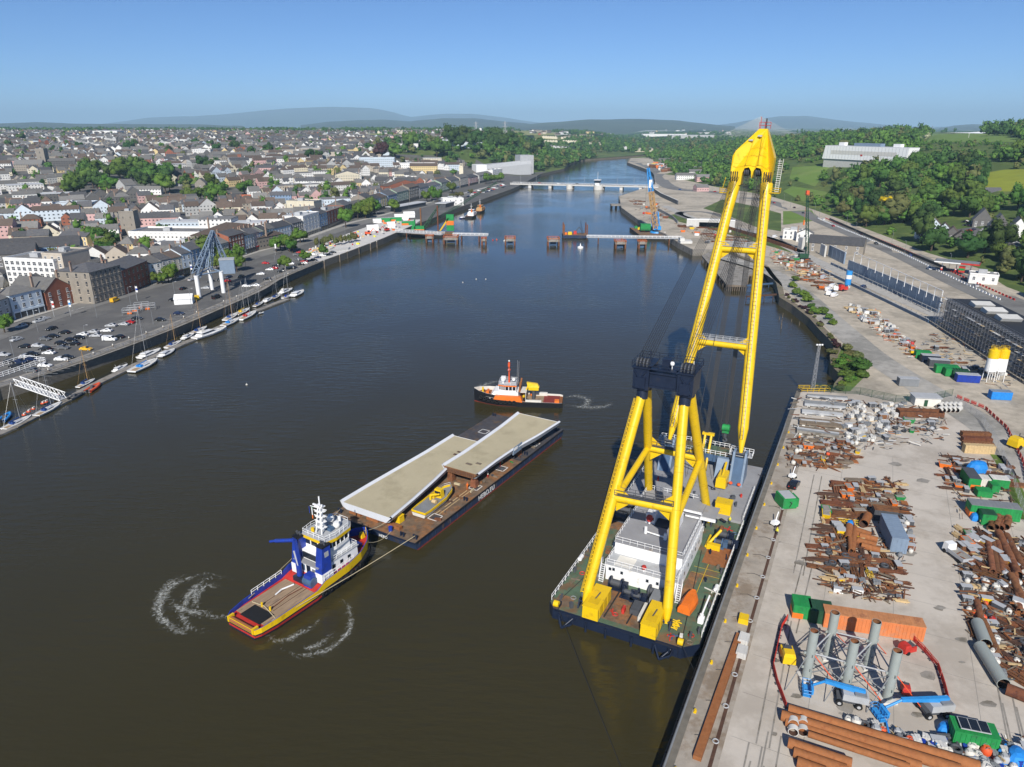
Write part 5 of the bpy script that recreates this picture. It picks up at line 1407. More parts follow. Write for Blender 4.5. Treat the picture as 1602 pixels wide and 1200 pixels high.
row=[((503,361.5),(514,357.5),13,'blue','slate','blue-grey','shop_front'),((514,357.5),(541,346.5),13,'brick','roof_flat','long brick','shop_front'),((541,346.5),(552,342.5),13.5,'dark','slate','dark stone','shop_front'),((553,342),(574,335.5),10,'grey','slate_grey','low grey','shop_front'),((575,335),(586,332),14,'stone','slate','tall stone','shop_front'),((586,332),(597,328.7),12,'paleblue','slate','pale blue','shop_front'),((597,328.7),(607,325.8),12,'yellow','slate_brown','amber','shop_front'),((608,325.4),(622,321.3),12,'blue','slate','blue','shop_front'),((622,321.3),(640,316.2),13,'green','slate_grey','grey-green','shop_front'),((641,316),(656,311.8),15,'stone','slate_brown','brown warehouse','plain_dark'),((657,311.5),(672,307.3),12,'grey','slate','grey','shop_front'),((673,307),(690,302.4),11,'white','slate','white','shop_front'),((691,302),(704,298.6),12,'green','slate','teal gabled','plain_green'),((705,298.4),(719,294.8),12,'cream','slate','cream','plain_blue'),((720,294.5),(733,291.4),13,'beige','slate_grey','beige','shop_front'),((734,291.2),(748,288),11,'pink','slate','pink','shop_front'),((750,287.5),(770,283.2),11,'grey','slate_grey','long grey','shop_front'),((771,283),(786,280),15,'white','roof_pale','white block','plain_blue')]
for pa,pb,h,wl,rf,nm,sp in row:
 fl='flat' if rf.startswith('roof')else 'gable'
 front(pa,pb,14+rnd.uniform(-1,4),h,rnd.uniform(2.4,4),wl,rf,f'{nm} building facing the river further along the quay',kind=fl,storeys=4 if h>11.8 else 3,bays=max(2,min(6,round((G(*pb)-G(*pa)).length/5))),sbays=0,shop=sp,win=True,ww=1.6,wh=1.9,group='quay front buildings')
 # town landmarks
def blk(u,v,w_,d_,h,rot,**k):
 """building whose front middle stands at a photo point on the land; rot turns the front away from the camera"""
 p=T(u,v);rz=R(rot);o=Matrix.Rotation(rz,3,'Z')@Vector((-w_/2,0,0))
 return building(k.pop('name','town_building'),p+o,rz,w_,d_,h,k.pop('rh',3),k.pop('wall','white'),k.pop('roof','slate'),**k)
blk(55,455,30,18,15,-12,wall='white',roof='roof_flat',kind='flat',storeys=5,bays=9,sbays=4,desc='white modern office block with ribbon windows behind the palazzo',mark='white office block',chims=0,parapet=1.0,ww=1.8)
blk(93,455,12,18,18,-12,wall='beige',roof='roof_flat',kind='flat',storeys=5,bays=3,sbays=0,desc='pale stair tower block with grey flank wall behind the palazzo',chims=0)
blk(127,445,16,13,11,-8,wall='cream',roof='slate_grey',kind='hip',storeys=3,bays=2,sbays=0,desc='cream rendered building with one arched red framed window',chims=0,mark='cream building')
blk(118,392,22,9,9,-14,wall='yellow',roof='slate',storeys=3,bays=6,sbays=0,desc='yellow ochre terraced house row with small windows',mark='yellow house',rh=2.5)
blk(142,387,13,9,8.5,-14,wall='white',roof='slate',storeys=3,bays=4,sbays=0,desc='white house joined to the yellow terrace',rh=2.5)
blk(60,412,48,16,9,24,wall='blue',roof='slate',rh=5,storeys=3,bays=10,sbays=0,desc='long dark slate roofed block with blue glass front',mark='dark slate roofed block',chims=2)
blk(20,420,26,15,8,24,wall='dark',roof='slate',rh=5,storeys=2,bays=5,sbays=0,desc='dark slate roofed hall beside the long blue block',chims=0)
blk(275,383,66,26,8,-3,wall='white',roof='roof_flat',kind='flat',storeys=2,bays=8,win=False,desc='wide white flat roofed department building behind the quay terrace',mark='wide white flat roofed building',chims=0,parapet=1.2)
blk(298,397,46,14,6,-3,wall='white',roof='roof_pale',kind='flat',storeys=2,win=False,desc='low white annexe in front of the wide flat roofed building',chims=0)
blk(345,392,52,34,8,-24,wall='stone',roof='slate_brown',kind='hip',rh=8,win=False,desc='big brown slate hipped roof hall beside the white flat roofed building',chims=2,mark='brown hipped hall')
blk(203,368,10.5,10.5,17,8,wall='stone',roof='roof_flat',kind='flat',storeys=3,bays=2,sbays=1,ww=.6,wh=1.2,frame='plain_stone',desc='ruined square stone tower above the town roofs',cat='tower',name='stone_tower',mark='square stone tower',chims=0,parapet=1)
blk(68,266,11,11,27,5,wall='stone',roof='roof_flat',kind='flat',storeys=4,bays=1,sbays=1,ww=1,wh=2.5,frame='plain_stone',desc='dark stone church tower among far roofs',cat='tower',name='church_tower',mark='church tower',chims=0,parapet=1.6)
blk(45,268,36,15,9,8,wall='stone',roof='slate_grey',rh=6,win=False,desc='long stone church nave beside its tower',chims=0)
blk(115,330,34,18,7,12,wall='paleblue',roof='roof_pale',kind='flat',win=False,desc='low pale metal clad hall amid the roofs',chims=0)
blk(225,306,36,9,6,10,wall='white',roof='slate_grey',rh=3,win=False,desc='long low white terrace below the park trees',chims=0)
blk(315,303,11,12,11,10,wall='stone',roof='slate_grey',rh=5,ax='y',storeys=2,bays=1,sbays=0,desc='old stone gabled chapel by the park wall',chims=0,mark='stone chapel')
blk(190,302,16,14,8,-30,wall='grey',roof='slate_grey',rh=6,ax='y',storeys=2,bays=2,sbays=0,desc='grey gabled building among the park trees',chims=0)
blk(380,318,16,10,4,10,wall='grey',roof='tile_red',rh=3.5,win=False,desc='small house with a bright orange tile roof',chims=0,mark='orange roofed house')
blk(316,246,30,14,12,4,wall='white',roof='roof_pale',kind='flat',win=False,desc='white villa block beside dark trees on the slope',chims=0)
blk(418,275,28,10,10,8,wall='pink',roof='slate',win=False,rh=3,desc='long pink terrace in the middle of the town',chims=2,mark='pink terrace')
blk(441,325,20,12,12,14,wall='blue',roof='slate',rh=3,win=False,desc='bright blue tall house seen between grey roofs',chims=1,mark='bright blue house')
blk(472,345,26,16,16,-10,wall='cream',roof='roof_flat',kind='flat',storeys=3,bays=3,sbays=0,desc='cream block with blank front behind the corner building',chims=0)
blk(590,262,54,22,13,6,wall='paleblue',roof='roof_flat',kind='flat',win=False,desc='blue-grey glass office block with flat roof',chims=0,mark='glass office block',parapet=1)
blk(650,268,60,24,11,4,wall='white',roof='roof_pale',kind='flat',win=False,desc='wide white shopping building in the town centre',chims=0,mark='white shopping building')
blk(663,274,42,16,13,4,wall='yellow',roof='slate_brown',rh=4,win=False,desc='large sand yellow apartment building with stepped roof',chims=0)
blk(545,290,30,18,13,16,wall='cream',roof='slate',rh=4,win=False,desc='cream gabled apartment block amid dark roofs',chims=2,ax='y')
blk(635,305,50,16,11,40,wall='brick',roof='slate_brown',rh=6,ax='y',win=False,desc='brown brick warehouse with pointed gables',chims=0)
p=T(722,282);q_=thing('clock_tower',p);mb=MB('plain_cream');mb.box(-3,3,-3,3,-1,19);mb.box(-3.4,3.4,-3.4,3.4,19,19.6);mb.build('shaft',q_);mb=MB('plain_cream');mb.box(-2,2,-2,2,19.6,24);mb.box(-1,1,-2.05,-1.9,21,23,'window_glass');mb.tube((0,0,24),(0,0,30),2.4,.1,n=4,m='slate');mb.build('belfry',q_);reg(q_,'slender cream clock tower near the far end of the quay','clock tower',mark='cream clock tower')
p=T(798,273);q_=thing('metal_hall',p,R(18));mb=MB('blue_grey');mb.loft([[(x,y,z)for y,z in((0,-1),(0,10+k*1.3),(9,15+k*1.6),(40,15+k),(40,-1))]for k,x in enumerate((-40,-25,-10,5,20,38))],'light_grey');mb.build('shell',q_);mb=MB('light_grey');mb.box(20,44,6,34,0,30,'light_grey');mb.build('end_tower',q_);mb=MB('white_paint');mb.box(-58,-40,2,30,-1,16);mb.build('wing',q_);reg(q_,'curved grey metal clad hall at the far end of the quay near the bridge','hall',mark='curved metal hall')
# ordinary town houses
WP=['white']*6+['cream','cream','grey','grey','beige','beige','stone','stone','paleblue','pink','yellow','dark','brick']
RP=['slate','slate','slate_grey','slate_grey','slate_grey','slate_brown','slate_brown']
PARK=[tuple(T(u,v).xy)for u,v in[(105,300),(112,286),(160,272),(240,268),(262,276),(265,290),(390,296),(388,312),(340,322),(255,314),(250,300),(210,310),(110,310)]]
PARK2=[tuple(T(u,v).xy)for u,v in[(595,252),(610,238),(660,236),(720,228),(800,222),(842,232),(845,258),(800,256),(740,256),(690,252),(640,254)]]
FIELDS=[PARK,PARK2,F_TAN,F_TAN2,F_LAWN3]
lots=[]
for by in range(230,2500,62):
 for bx in range(-1750,420,84):
  cx,cy=bx+rnd.uniform(-14,14),by+rnd.uniform(-10,10)
  lx=xleft(cy)
  if cx>lx-62 or cx<-.80*cy-60 or cx/max(cy,1)>.02+.05*(cy>1500)and cy<1900:continue
  ang=noise.noise((cx*.0016,cy*.0016,5))*1.5+rnd.gauss(0,.12)+.15
  ca,sa=math.cos(ang),math.sin(ang)
  big=rnd.random()<.13 and cy<1300
  for rw in((-1,1)if not big else(0,)):
   x=-40+rnd.uniform(0,8)
   hh=rnd.uniform(5.4,8.6)*(1 if cy<1100 else.85)
   wl,rf=rnd.choice(WP),rnd.choice(RP)
   while x<38:
    ww=rnd.uniform(7,15)if not big else rnd.uniform(18,34)
    if rnd.random()<.14:x+=rnd.uniform(5,14);continue
    if rnd.random()<.45:wl,rf,hh=rnd.choice(WP),rnd.choice(RP),hh+rnd.uniform(-1,1)
    dd=rnd.uniform(7.5,10.5)if not big else rnd.uniform(12,20)
    ly=rw*15
    wx,wy=cx+x*ca-ly*sa,cy+x*sa+ly*ca
    mx_,my_=wx+ww/2*ca-dd/2*sa,wy+ww/2*sa+dd/2*ca
    x+=ww+(0 if rnd.random()<.75 else rnd.uniform(2,7))
    if mx_>xleft(my_)-(80 if my_<1050 else 140+.2*max(0,my_-1400)):continue
    if my_>1500 and mx_>-.06*my_ and rnd.random()<.75:continue
    if my_>1950 and rnd.random()<.35:continue
    if abs(mx_)>.80*my_+10:continue
    if any((mx_-o[0])**2+(my_-o[1])**2<(o[2]+ww*.45)**2 for o in OCC):continue
    if any(inside(mx_,my_,P)for P in FIELDS):continue
    lots.append((math.hypot(mx_,my_),wx,wy,ang,ww,dd,hh if not big else hh+rnd.uniform(-1,4),wl,rf,big,rnd.random(),rnd.random()))
lots.sort()
CN=dict(white='white',cream='cream',grey='grey',beige='beige',stone='brown stone',paleblue='pale blue',pink='pink',yellow='yellow',dark='dark grey',brick='red brick')
RN=dict(slate='dark slate',slate_grey='grey slate',slate_brown='brown')
NIND=262
hs=[]
stuff=MB()
for k,(di,wx,wy,ang,ww,dd,hh,wl,rf,big,r1,r2)in enumerate(lots):
 z=terrain(wx,wy)
 ax='y' if(r1<.22 and not big)else 'x'
 rh=(dd if ax=='x' else ww)*(.36+.1*r2)if not big else dd*.22
 kind='flat' if(big and r1<.5)else('hip' if r1>.9 else 'gable')
 if k<NIND:
  root=thing('house',(wx,wy,z),ang)
  a=MB();walls(a,0,ww,0,dd,-2.5,hh,'wall_'+wl,rh if kind=='gable' else 0,ax,2.5);a.build('wall',root)
  b=MB()
  if kind=='gable':roof_gable(b,0,ww,0,dd,hh,rh,rf,ax=ax)
  elif kind=='hip':roof_hip(b,0,ww,0,dd,hh,rh,rf)
  else:b.box(-.2,ww+.2,-.2,dd+.2,hh,hh+.5,'roof_flat' if r2<.5 else 'roof_pale');b.box(ww*.4,ww*.4+2.5,dd*.4,dd*.4+2.5,hh+.5,hh+2,'light_grey')
  ro=b.build('roof',root)
  if kind!='flat' and r2<.8:
   c=MB();chimney(c,.5 if ax=='x' else ww/2,dd/2 if ax=='x' else dd*.25,hh,hh+rh+1.1);c.build('chimney',ro)
  reg(root,f"{CN[wl]} {'block' if big else 'house'} with {'flat' if kind == 'flat' else RN[rf]} {'gabled ' if ax == 'y' and kind == 'gable' else 'hipped ' if kind == 'hip' else ''}roof",'house','town houses')
 else:
  stuff.M=Matrix.Translation((wx,wy,z))@Matrix.Rotation(ang,4,'Z')
  far=di>1300
  walls(stuff,0,ww,0,dd,-2.5,hh,('plain_' if far and r2<.4 else 'wall_')+wl,rh if kind=='gable' else 0,ax,2.5)
  if kind=='hip':roof_hip(stuff,0,ww,0,dd,hh,rh,rf)
  elif kind=='flat':stuff.box(-.2,ww+.2,-.2,dd+.2,hh,hh+.5,'roof_flat' if r2<.5 else 'roof_pale')
  else:roof_gable(stuff,0,ww,0,dd,hh,rh,rf,ax=ax)
  if r2<.6 and di<1500 and kind!='flat':stuff.box(0,.8,dd/2-.35,dd/2+.35,hh,hh+rh+1,'chimney_brick')
  # estates and sheds on the far hills
def farrow(u0,v0,u1,v1,n,w_,h,wl,rf,rh=3.0):
 a,b=T(u0,v0),T(u1,v1)
 for k in range(n):
  p=a.lerp(b,(k+.5)/n);stuff.M=Matrix.Translation((p.x,p.y,terrain(p.x,p.y)))@Matrix.Rotation(math.atan2(b.y-a.y,b.x-a.x)+rnd.gauss(0,.05),4,'Z')
  walls(stuff,-w_/2,w_/2,0,9,-4,h,'plain_'+wl,rh,'y');roof_gable(stuff,-w_/2,w_/2,0,9,h,rh,rf,ax='y')
for q in((838,216.5,871,218,9,11,7,'cream','slate_brown'),(880,218,929,215,13,11,7,'cream','slate_brown'),(835,223,872,224,9,12,7,'cream','slate_brown'),(880,224,922,226.5,11,12,7,'cream','slate_brown'),(926,226,955,228,7,12,7,'cream','slate_brown'),(838,229,890,234,8,14,6,'white','slate_grey'),(960,234,992,234,6,16,8,'white','slate'),(994,238,1018,237.5,4,18,10,'cream','roof_flat'),(615,207,680,207,16,10,6,'cream','slate_brown'),(570,202,610,203,8,12,6,'white','slate_grey'),(690,221,740,224,9,16,6,'white','slate_brown'),(760,212,800,213,7,13,5,'white','slate_grey')):farrow(*q)
for u,v,w_,h,wl in((70,217,130,9,'white'),(110,221,160,9,'white'),(165,212,70,12,'white'),(260,207,150,9,'white'),(30,212,120,8,'paleblue'),(300,209,90,8,'cream'),(225,211,80,8,'grey'),(730,231,60,9,'paleblue'),(1040,213,240,10,'white'),(1000,209,300,12,'white'),(1085,216,200,12,'grey'),(930,206,200,12,'cream'),(680,226,60,8,'paleblue'),(640,232,40,8,'white')):
 p=T(u,v);stuff.M=Matrix.Translation(p);walls(stuff,-w_/2,w_/2,0,40,-6,h,'plain_'+wl);stuff.m('roof_pale');stuff.poly([(-w_/2,0,h),(w_/2,0,h),(w_/2,40,h+1),(-w_/2,40,h+1)])
for k in range(260):
 u,v=rnd.uniform(0,1150),rnd.uniform(199,212)
 p=T(u,v)
 if p.y<2600:continue
 s_=rnd.uniform(10,40);stuff.M=Matrix.Translation(p)@Matrix.Rotation(rnd.uniform(0,3),4,'Z');h=rnd.uniform(5,9)
 wl=rnd.choice(WP);walls(stuff,0,s_,0,10,-4,h,'plain_'+wl,3,'x');roof_gable(stuff,0,s_,0,10,h,3,rnd.choice(RP))
stuff.M=None
struct(stuff.build('distant_houses'),'stuff')
print('lots',len(lots))
# telecom tower, pylons, far cable stayed bridge
p=T(565,196);mb=MB('white_paint');mb.lattice(p,p+Vector((0,0,34)),7,5,.5,6,'white_paint');mb.tube(p,p+Vector((0,0,42)),1.6,.8);mb.box(p.x-4,p.x+4,p.y-4,p.y+4,p.z+14,p.z+17);mb.box(p.x-3.5,p.x+3.5,p.y-3.5,p.y+3.5,p.z+26,p.z+29,'red_paint');mb.tube(p+Vector((0,0,42)),p+Vector((0,0,52)),.4,m='red_paint');reg(mb.build('telecom_tower'),'white and red telecommunications tower on the hill skyline','tower')
for u,v,h in((790,226,46),(745,221,38),(725,222,30),(676,195,40),(597,195,30)):
 p=T(u,v);mb=MB('mid_grey');mb.lattice((0,0,-1),(0,0,h),h*.18,1.5,.35,7,'light_grey')
 for f in(.62,.78,.93):mb.tube((-h*.14,0,h*f),(h*.14,0,h*f),.3,n=4)
 reg(mb.build('electricity_pylon',None,p),'grey lattice electricity pylon on the hillside','pylon','electricity pylons')
D_=3300;p=Vector((ray(1190,186)[0]/ray(1190,186)[1]*D_,D_,10))
q_=thing('cable_stayed_bridge',p)
mb=MB('light_grey');ht=110
for x in(-9,9):mb.tube((x*1.6,0,-10),(0,0,ht),2.6,1.8,n=6)
mb.build('tower_mast',q_);mb=MB('off_white')
for k in range(16):
 for s_ in(-1,1):mb.tube((0,0,ht-1-k*2.6),(s_*(196-k*11.5),0,16),.42,n=4,caps=False)
mb.build('stay_cable',q_);mb=MB('concrete_pale');mb.box(-230,230,-12,12,12.5,15.5);mb.build('bridge_deck',q_)
reg(q_,'far cable stayed bridge with a single tall mast behind the crane head','bridge')
def trees(L,r,m,desc,group,**k):
 for u,v in L:tree(T(u,v),r*rnd.uniform(.85,1.15),m,desc,group=group,**k)
trees([(8,522),(247,447),(254,445),(264,442),(271,440)],3.2,'leaf_bright','young bright green street tree on the quay','quay street trees')
trees([(320,417)],8,'leaf_mid','large round green tree in front of the quay terrace',None)
trees([(362,414),(376,411),(371,427),(352,421),(340,424)],4.6,'leaf_bright','round green tree on the quay car park edge','car park trees')
trees([(432,394),(439,392),(446,391),(453,394),(458,397),(464,381),(470,380),(475,379)],4.6,'leaf_bright','bright green tree in the row along the quay road','quay road trees')
trees([(479,412),(446,424),(507,402)],4.0,'leaf_bright','single green tree at the water edge','water edge trees')
trees([(560,342),(566,340),(572,342),(579,338),(586,336),(541,356),(617,333),(668,317),(676,314),(684,316),(708,303),(760,288),(770,287),(778,285),(783,285)],6,'leaf_bright','green tree beside the quay road further along','far quay trees')
trees([(706,313),(715,310),(722,309),(736,305)],3.5,'leaf_olive','low planted tree by the riverside terrace','riverside planting')
for k in range(12):
 u=497+k*5.5+rnd.uniform(-2,2);tree(G(u,interp(u,[497,560],[388,372])+rnd.uniform(-3,6)),1.7,'leaf_olive','slim young tree planted on the paved plaza',trunk=.5,sq=1.7,group='plaza saplings')
def fill(P,n,r,mts,desc,group,gap=.8):
 xs,ys=[p[0]for p in P],[p[1]for p in P];k=0;t=0;loc=[]
 while k<n and t<4000:
  t+=1;x,y=rnd.uniform(min(xs),max(xs)),rnd.uniform(min(ys),max(ys));rr=r*rnd.uniform(.7,1.3)
  if not inside(x,y,P)or any((x-a)**2+(y-b)**2<((rr+c)*gap)**2 for a,b,c in loc):continue
  if any((x-o[0])**2+(y-o[1])**2<(o[2]+rr*.5)**2 for o in OCC):continue
  if inside(x,y,F_LAWN3):continue
  loc.append((x,y,rr));tree(tz(x,y),rr,rnd.choice(mts),desc,group=group,trunk=.35);k+=1
fill(PARK,46,8.5,['leaf_mid','leaf_mid','leaf_dark','leaf_bright'],'tall leafy tree in the town park','town park trees',.62)
fill(PARK2,34,13,['leaf_mid','leaf_dark','leaf_dark'],'big tree on the wooded slope above the town','slope trees',.6)
trees([(145,385),(152,390),(160,389),(168,396),(172,402),(165,408),(118,338),(205,358)],5.5,'leaf_mid','green tree between the town roofs','trees between roofs')
trees([(200,238),(211,233),(125,235),(15,233),(330,232),(306,228),(340,240),(365,226),(368,236),(420,240),(500,250),(485,252),(395,245),(205,237),(85,242),(35,222),(100,216),(265,243),(318,265),(328,268),(385,280)],8,'leaf_dark','dark tree rising above the town roofs','trees above roofs')
trees([(598,252)],12,'leaf_copper','dark copper beech tree on the slope above the town',None)
# further trees of town and hills as one mass
woodV,woodT,woodM,wn=[],[],[],0
WM=['leaf_mid','leaf_dark','leaf_olive','leaf_bright','leaf_white']
def wood_add(x,y,z,r,mi,sq=1.0):
 global wn
 V,F=LOWC[rnd.randrange(6)]
 a=rnd.uniform(0,6.28);c,s=math.cos(a)*r,math.sin(a)*r
 W_=np.empty_like(V);W_[:,0]=V[:,0]*c-V[:,1]*s+x;W_[:,1]=V[:,0]*s+V[:,1]*c+y;W_[:,2]=V[:,2]*r*sq+z
 woodV.append(W_);woodT.append(F+wn);woodM.append(np.full(len(F),mi));wn+=len(V)
k=0
while k<620:
 y=rnd.uniform(420,2500);x=rnd.uniform(-.8*y,xleft(y)-110)
 if any((x-o[0])**2+(y-o[1])**2<(o[2]+3)**2 for o in OCC):continue
 if y<560 and rnd.random()<.5:continue
 wood_add(x,y,terrain(x,y)-.3,rnd.uniform(3,7.5),rnd.choice((0,0,1,1,3,2)));k+=1
for k in range(900):
 y=rnd.uniform(2300,5200);x=rnd.uniform(-.8,.34)*y
 if any(inside(x,y,P)for P in(F_TAN,F_TAN2)):continue
 nn=rnd.randrange(2,9);a=rnd.uniform(0,3.14)
 for j in range(nn):
  xx,yy=x+math.cos(a)*j*14,y+math.sin(a)*j*14;wood_add(xx,yy,terrain(xx,yy)-1,rnd.uniform(6,11),rnd.choice((0,1,1)),.75)
for k in range(420):
 y=rnd.uniform(1330,1950);x=xleft(y)-14-abs(rnd.gauss(0,150))
 if inside(x,y,PARK2)and rnd.random()<.4 or x<xleft(y)-430:continue
 if any((x-o[0])**2+(y-o[1])**2<(o[2]+3)**2 for o in OCC):continue
 wood_add(x,y,terrain(x,y)-.5,rnd.uniform(7,13),rnd.choice((0,1,1,2)))
for k in range(260):
 u=rnd.uniform(900,1120);v=rnd.uniform(219,240);p=T(u,v)
 if p.y>1960:wood_add(p.x,p.y,p.z-1,rnd.uniform(7,12),rnd.choice((0,1,1,2)))
mb=MB('cliff_rock')
a,b=G(838,263),G(888,252);n=14
for i in range(n+1):
 p=a.lerp(b,i/n);q=Vector((-(b-a).y,(b-a).x,0)).normalized()
 hgt=26*math.sin(math.pi*min(1,.25+.75*i/n))+4+rnd.uniform(-4,4)
 mb.add([tuple(p+q*(rnd.uniform(-3,3)+e)+Vector((0,0,z-4)))for e,z in((6,0),(10,hgt*.3),(13,hgt*.65),(22,hgt),(50,hgt+2))])
for i in range(n):
 for j in range(4):mb.face([i*5+j,i*5+5+j,i*5+6+j,i*5+1+j])
struct(mb.build('cliff'))
def car_proto(van=False):
 root=thing('van' if van else 'car',(0,0,-200))
 L,W,Hh=(5.2,1.95,2.1)if van else(4.4,1.8,1.48)
 mb=MB('car_black')
 if van:prof=[(-L/2,.35),(-L/2,1.9),(-L/2+.1,Hh),(L/2-1.5,Hh),(L/2-.8,1.25),(L/2-.05,1.0),(L/2,.35)]
 else:prof=[(-L/2,.3),(-L/2,.85),(-L/2+.25,.98),(-L/2+.8,1.38),(-L/2+1.3,Hh),(.1,Hh),(.9,1.0),(L/2-.15,.82),(L/2,.6),(L/2,.3)]
 rings=[]
 for sy,k in((-1,.93),(-.86,1),(.86,1),(1,.93)):
  rings.append([(x*(1 if abs(sy)<1 else.985),sy*W/2*(1 if z<1.05 else.86),z if abs(sy)<1 else.3+(z-.3)*.95)for x,z in prof])
 mb.loft(rings,smooth=False);mb.build('body',root)
 mb=MB('glass_dark')
 if van:
  mb.hexa([(L/2-1.42,-.8,1.4),(L/2-.84,-.8,1.3),(L/2-.84,.8,1.3),(L/2-1.42,.8,1.4),(L/2-1.5,-.75,2.02),(L/2-1.38,-.75,2.02),(L/2-1.38,.75,2.02),(L/2-1.5,.75,2.02)])
  for s_ in(-1,1):mb.box(L/2-2.3,L/2-1.5,s_*.86-.03,s_*.86+.03,1.3,1.9)
 else:
  mb.poly([(.14,-.66,Hh-.03),(.93,-.74,1.02),(.93,.74,1.02),(.14,.66,Hh-.03)]);i=mb.v;mb.v=[(x+.02,y,z+.02)for x,y,z in i]
  mb.poly([(-L/2+1.22,-.64,Hh),(-L/2+1.22,.64,Hh),(-L/2+.72,.68,1.37),(-L/2+.72,-.68,1.37)])
  mb.poly([(-L/2+1.22,-.64,Hh-.02),(-L/2+.7,-.68,1.36),(-L/2+.34,-.72,1.04),(-L/2+.34,.72,1.04),(-L/2+.7,.68,1.36),(-L/2+1.22,.64,Hh-.02)])
  for s_ in(-1,1):mb.poly([(x,s_*(W/2*.87+.012+(Hh-z)*.12),z)for x,z in((.75,1.04),(.02,Hh-.1),(-L/2+1.3,Hh-.1),(-L/2+.75,1.04))][::s_])
 mb.build('window',root)
 for x in(-L/2+.85,L/2-.9):
  for s_ in(-1,1):
   mb=MB('black_rubber');mb.tube((x,s_*(W/2-.2),.32),(x,s_*(W/2+.01),.32),.32,n=12);mb.tube((x,s_*(W/2),.32),(x,s_*(W/2+.02),.32),.19,n=10,m='light_grey');mb.build('wheel',root)
 for s_ in(-1,1):
  mb=MB('white_paint');mb.box(L/2-.06,L/2+.015,s_*.62-.18,s_*.62+.18,.6,.74);mb.build('headlight',root)
  mb=MB('red_paint');mb.box(-L/2-.015,-L/2+.06,s_*.66-.15,s_*.66+.15,.7,.88);mb.build('tail_light',root)
 return proto(root)
CAR,VAN=car_proto(),car_proto(True)
def car(p,rz,col,desc,van=False,group=None):
 c=dup(VAN if van else CAR,p,rz,slots={'car_black':'car_'+col})
 reg(c,desc,'van' if van else 'car',group);return c
CARS='''black 81 514 1|black 101 520 0|black 84 526 0|grey 71 530 0|black 39 542 0|silver 6 555 0|black 111 532 0|black 96 537 0|black 116 538 0|grey 99 544 0|black 71 546 0|white 77 552 0|silver 41 558 0|navy 51 562 0|black 51 554 0|white 96 562 0|black 106 559 0|black 25 573 0|white 71 572 0|grey 50 580 0|yellow 135 546 0|silver 146 519 0|silver 150 525 0|white 167 517 0|black 186 527 0|silver 174 509 0|silver 194 507 0|red 203 504 0|black 251 500 0|navy 280 490 0|black 272 469 0|black 287 451 1|silver 71 498 1|silver 61 502 1|silver 34 510 1|black 41 507 1|silver 282 433 1|black 294 429 1|red 416 411 0|white 422 421 0|red 429 419 0|black 432 415 0|white 446 408 0|grey 464 406 0|black 479 397 0|white 491 397 0|black 470 413 0|white 476 411 0|red 476 408 0|black 456 419 0|black 491 406 0|red 469 394 0|black 521 394 0|grey 515 397 0|black 377 432 1|white 386 447 0|red 355 439 0|silver 322 450 0|black 418 436 0|white 408 428 0|navy 497 402 0|silver 26 531 1|black 345 437 1|navy 358 433 1|white 400 446 0|black 330 440 1|silver 300 437 1|white 455 412 0|black 440 424 0|grey 463 398 0|white 505 399 0|black 16 566 0|navy 33 566 0|silver 60 541 0|black 125 528 0|white 130 523 0|black 215 498 0'''
qdir=math.atan2((G(250,522)-G(67,587)).y,(G(250,522)-G(67,587)).x)
CNAME=dict(black='black',navy='dark blue',silver='silver',white='white',red='red',grey='dark grey',blue='blue',yellow='yellow')
for s_ in CARS.split('|'):
 c,u,v,rd=s_.split();u,v=float(u),float(v)
 a=qdir if rd=='1' else qdir-math.pi/2+.25
 if u>350 and rd=='0':a=math.pi*.02
 car(G(u,v+2),a+rnd.choice((0,math.pi))+rnd.gauss(0,.04),c,f"{CNAME[c]} car {'driving along the quay road' if rd == '1' else 'parked on the quay car park'}",group='cars on the quay')
car(G(172,533),qdir-1.3,'white','white van parked on the quay car park',True);car(G(339,467),qdir,'black','black van parked beside the quay railing',True);car(G(180,472),qdir+.2,'yellow','yellow and white van on the road before the palazzo',True);car(G(408,373),qdir,'white','white van driving on the quay road',True)
for k in range(40):
 u=rnd.uniform(690,790);v=interp(u,[690,790],[322,296])-rnd.uniform(2,9)
 car(G(u,v),rnd.choice((0,math.pi))+.2,rnd.choice(['black','white','silver','red','navy','white']),'small car parked on the far riverside car park',group='far riverside cars')
mb=MB('line_white')
for row_ in((120,528,208,492),(30,560,125,520),(60,588,160,548),(250,505,310,480),(410,428,470,402)):
 a,b=G(row_[0],row_[1]),G(row_[2],row_[3]);d=(b-a);n=int(d.length/2.6);e=Vector((math.cos(qdir-1.32),math.sin(qdir-1.32),0))
 for k in range(n):
  p=a+d*(k/n)+Vector((0,0,.03));q=Vector((-e.y,e.x,0))*.06;mb.poly([p-q,p+e*4.6-q,p+e*4.6+q,p+q])
struct(mb.build('parking_lines'))
mb=MB('steel_blue');ed=[tuple(Vector((*p,4.1))+Vector((-.8,.3,0)))for p in LB[2:10]];mb.rail(ed,1.1,.05,3.5,'steel_blue');reg(mb.build('railing'),'long blue-grey railing along the edge of the left quay','railing')
LAMP=thing('street_lamp',(0,0,-200));mb=MB('mid_grey');mb.tube((0,0,0),(0,0,9),.11,.07,n=6);mb.tube((0,0,8.9),(1.6,0,9.3),.06,n=5);mb.build('pole',LAMP);mb=MB('light_grey');mb.box(1.3,2.1,-.15,.15,9.2,9.36);mb.build('lamp_head',LAMP);proto(LAMP)
for u,v in[(24,566),(115,486),(138,545),(152,497),(240,507),(275,470),(300,482),(205,479),(60,520),(330,458),(385,421),(430,408),(500,377),(540,366),(590,348),(640,332),(700,318),(735,309),(770,299)]:
 reg(dup(LAMP,G(u,v),qdir-1.57),'grey street lamp on the quay','lamp','quay street lamps')
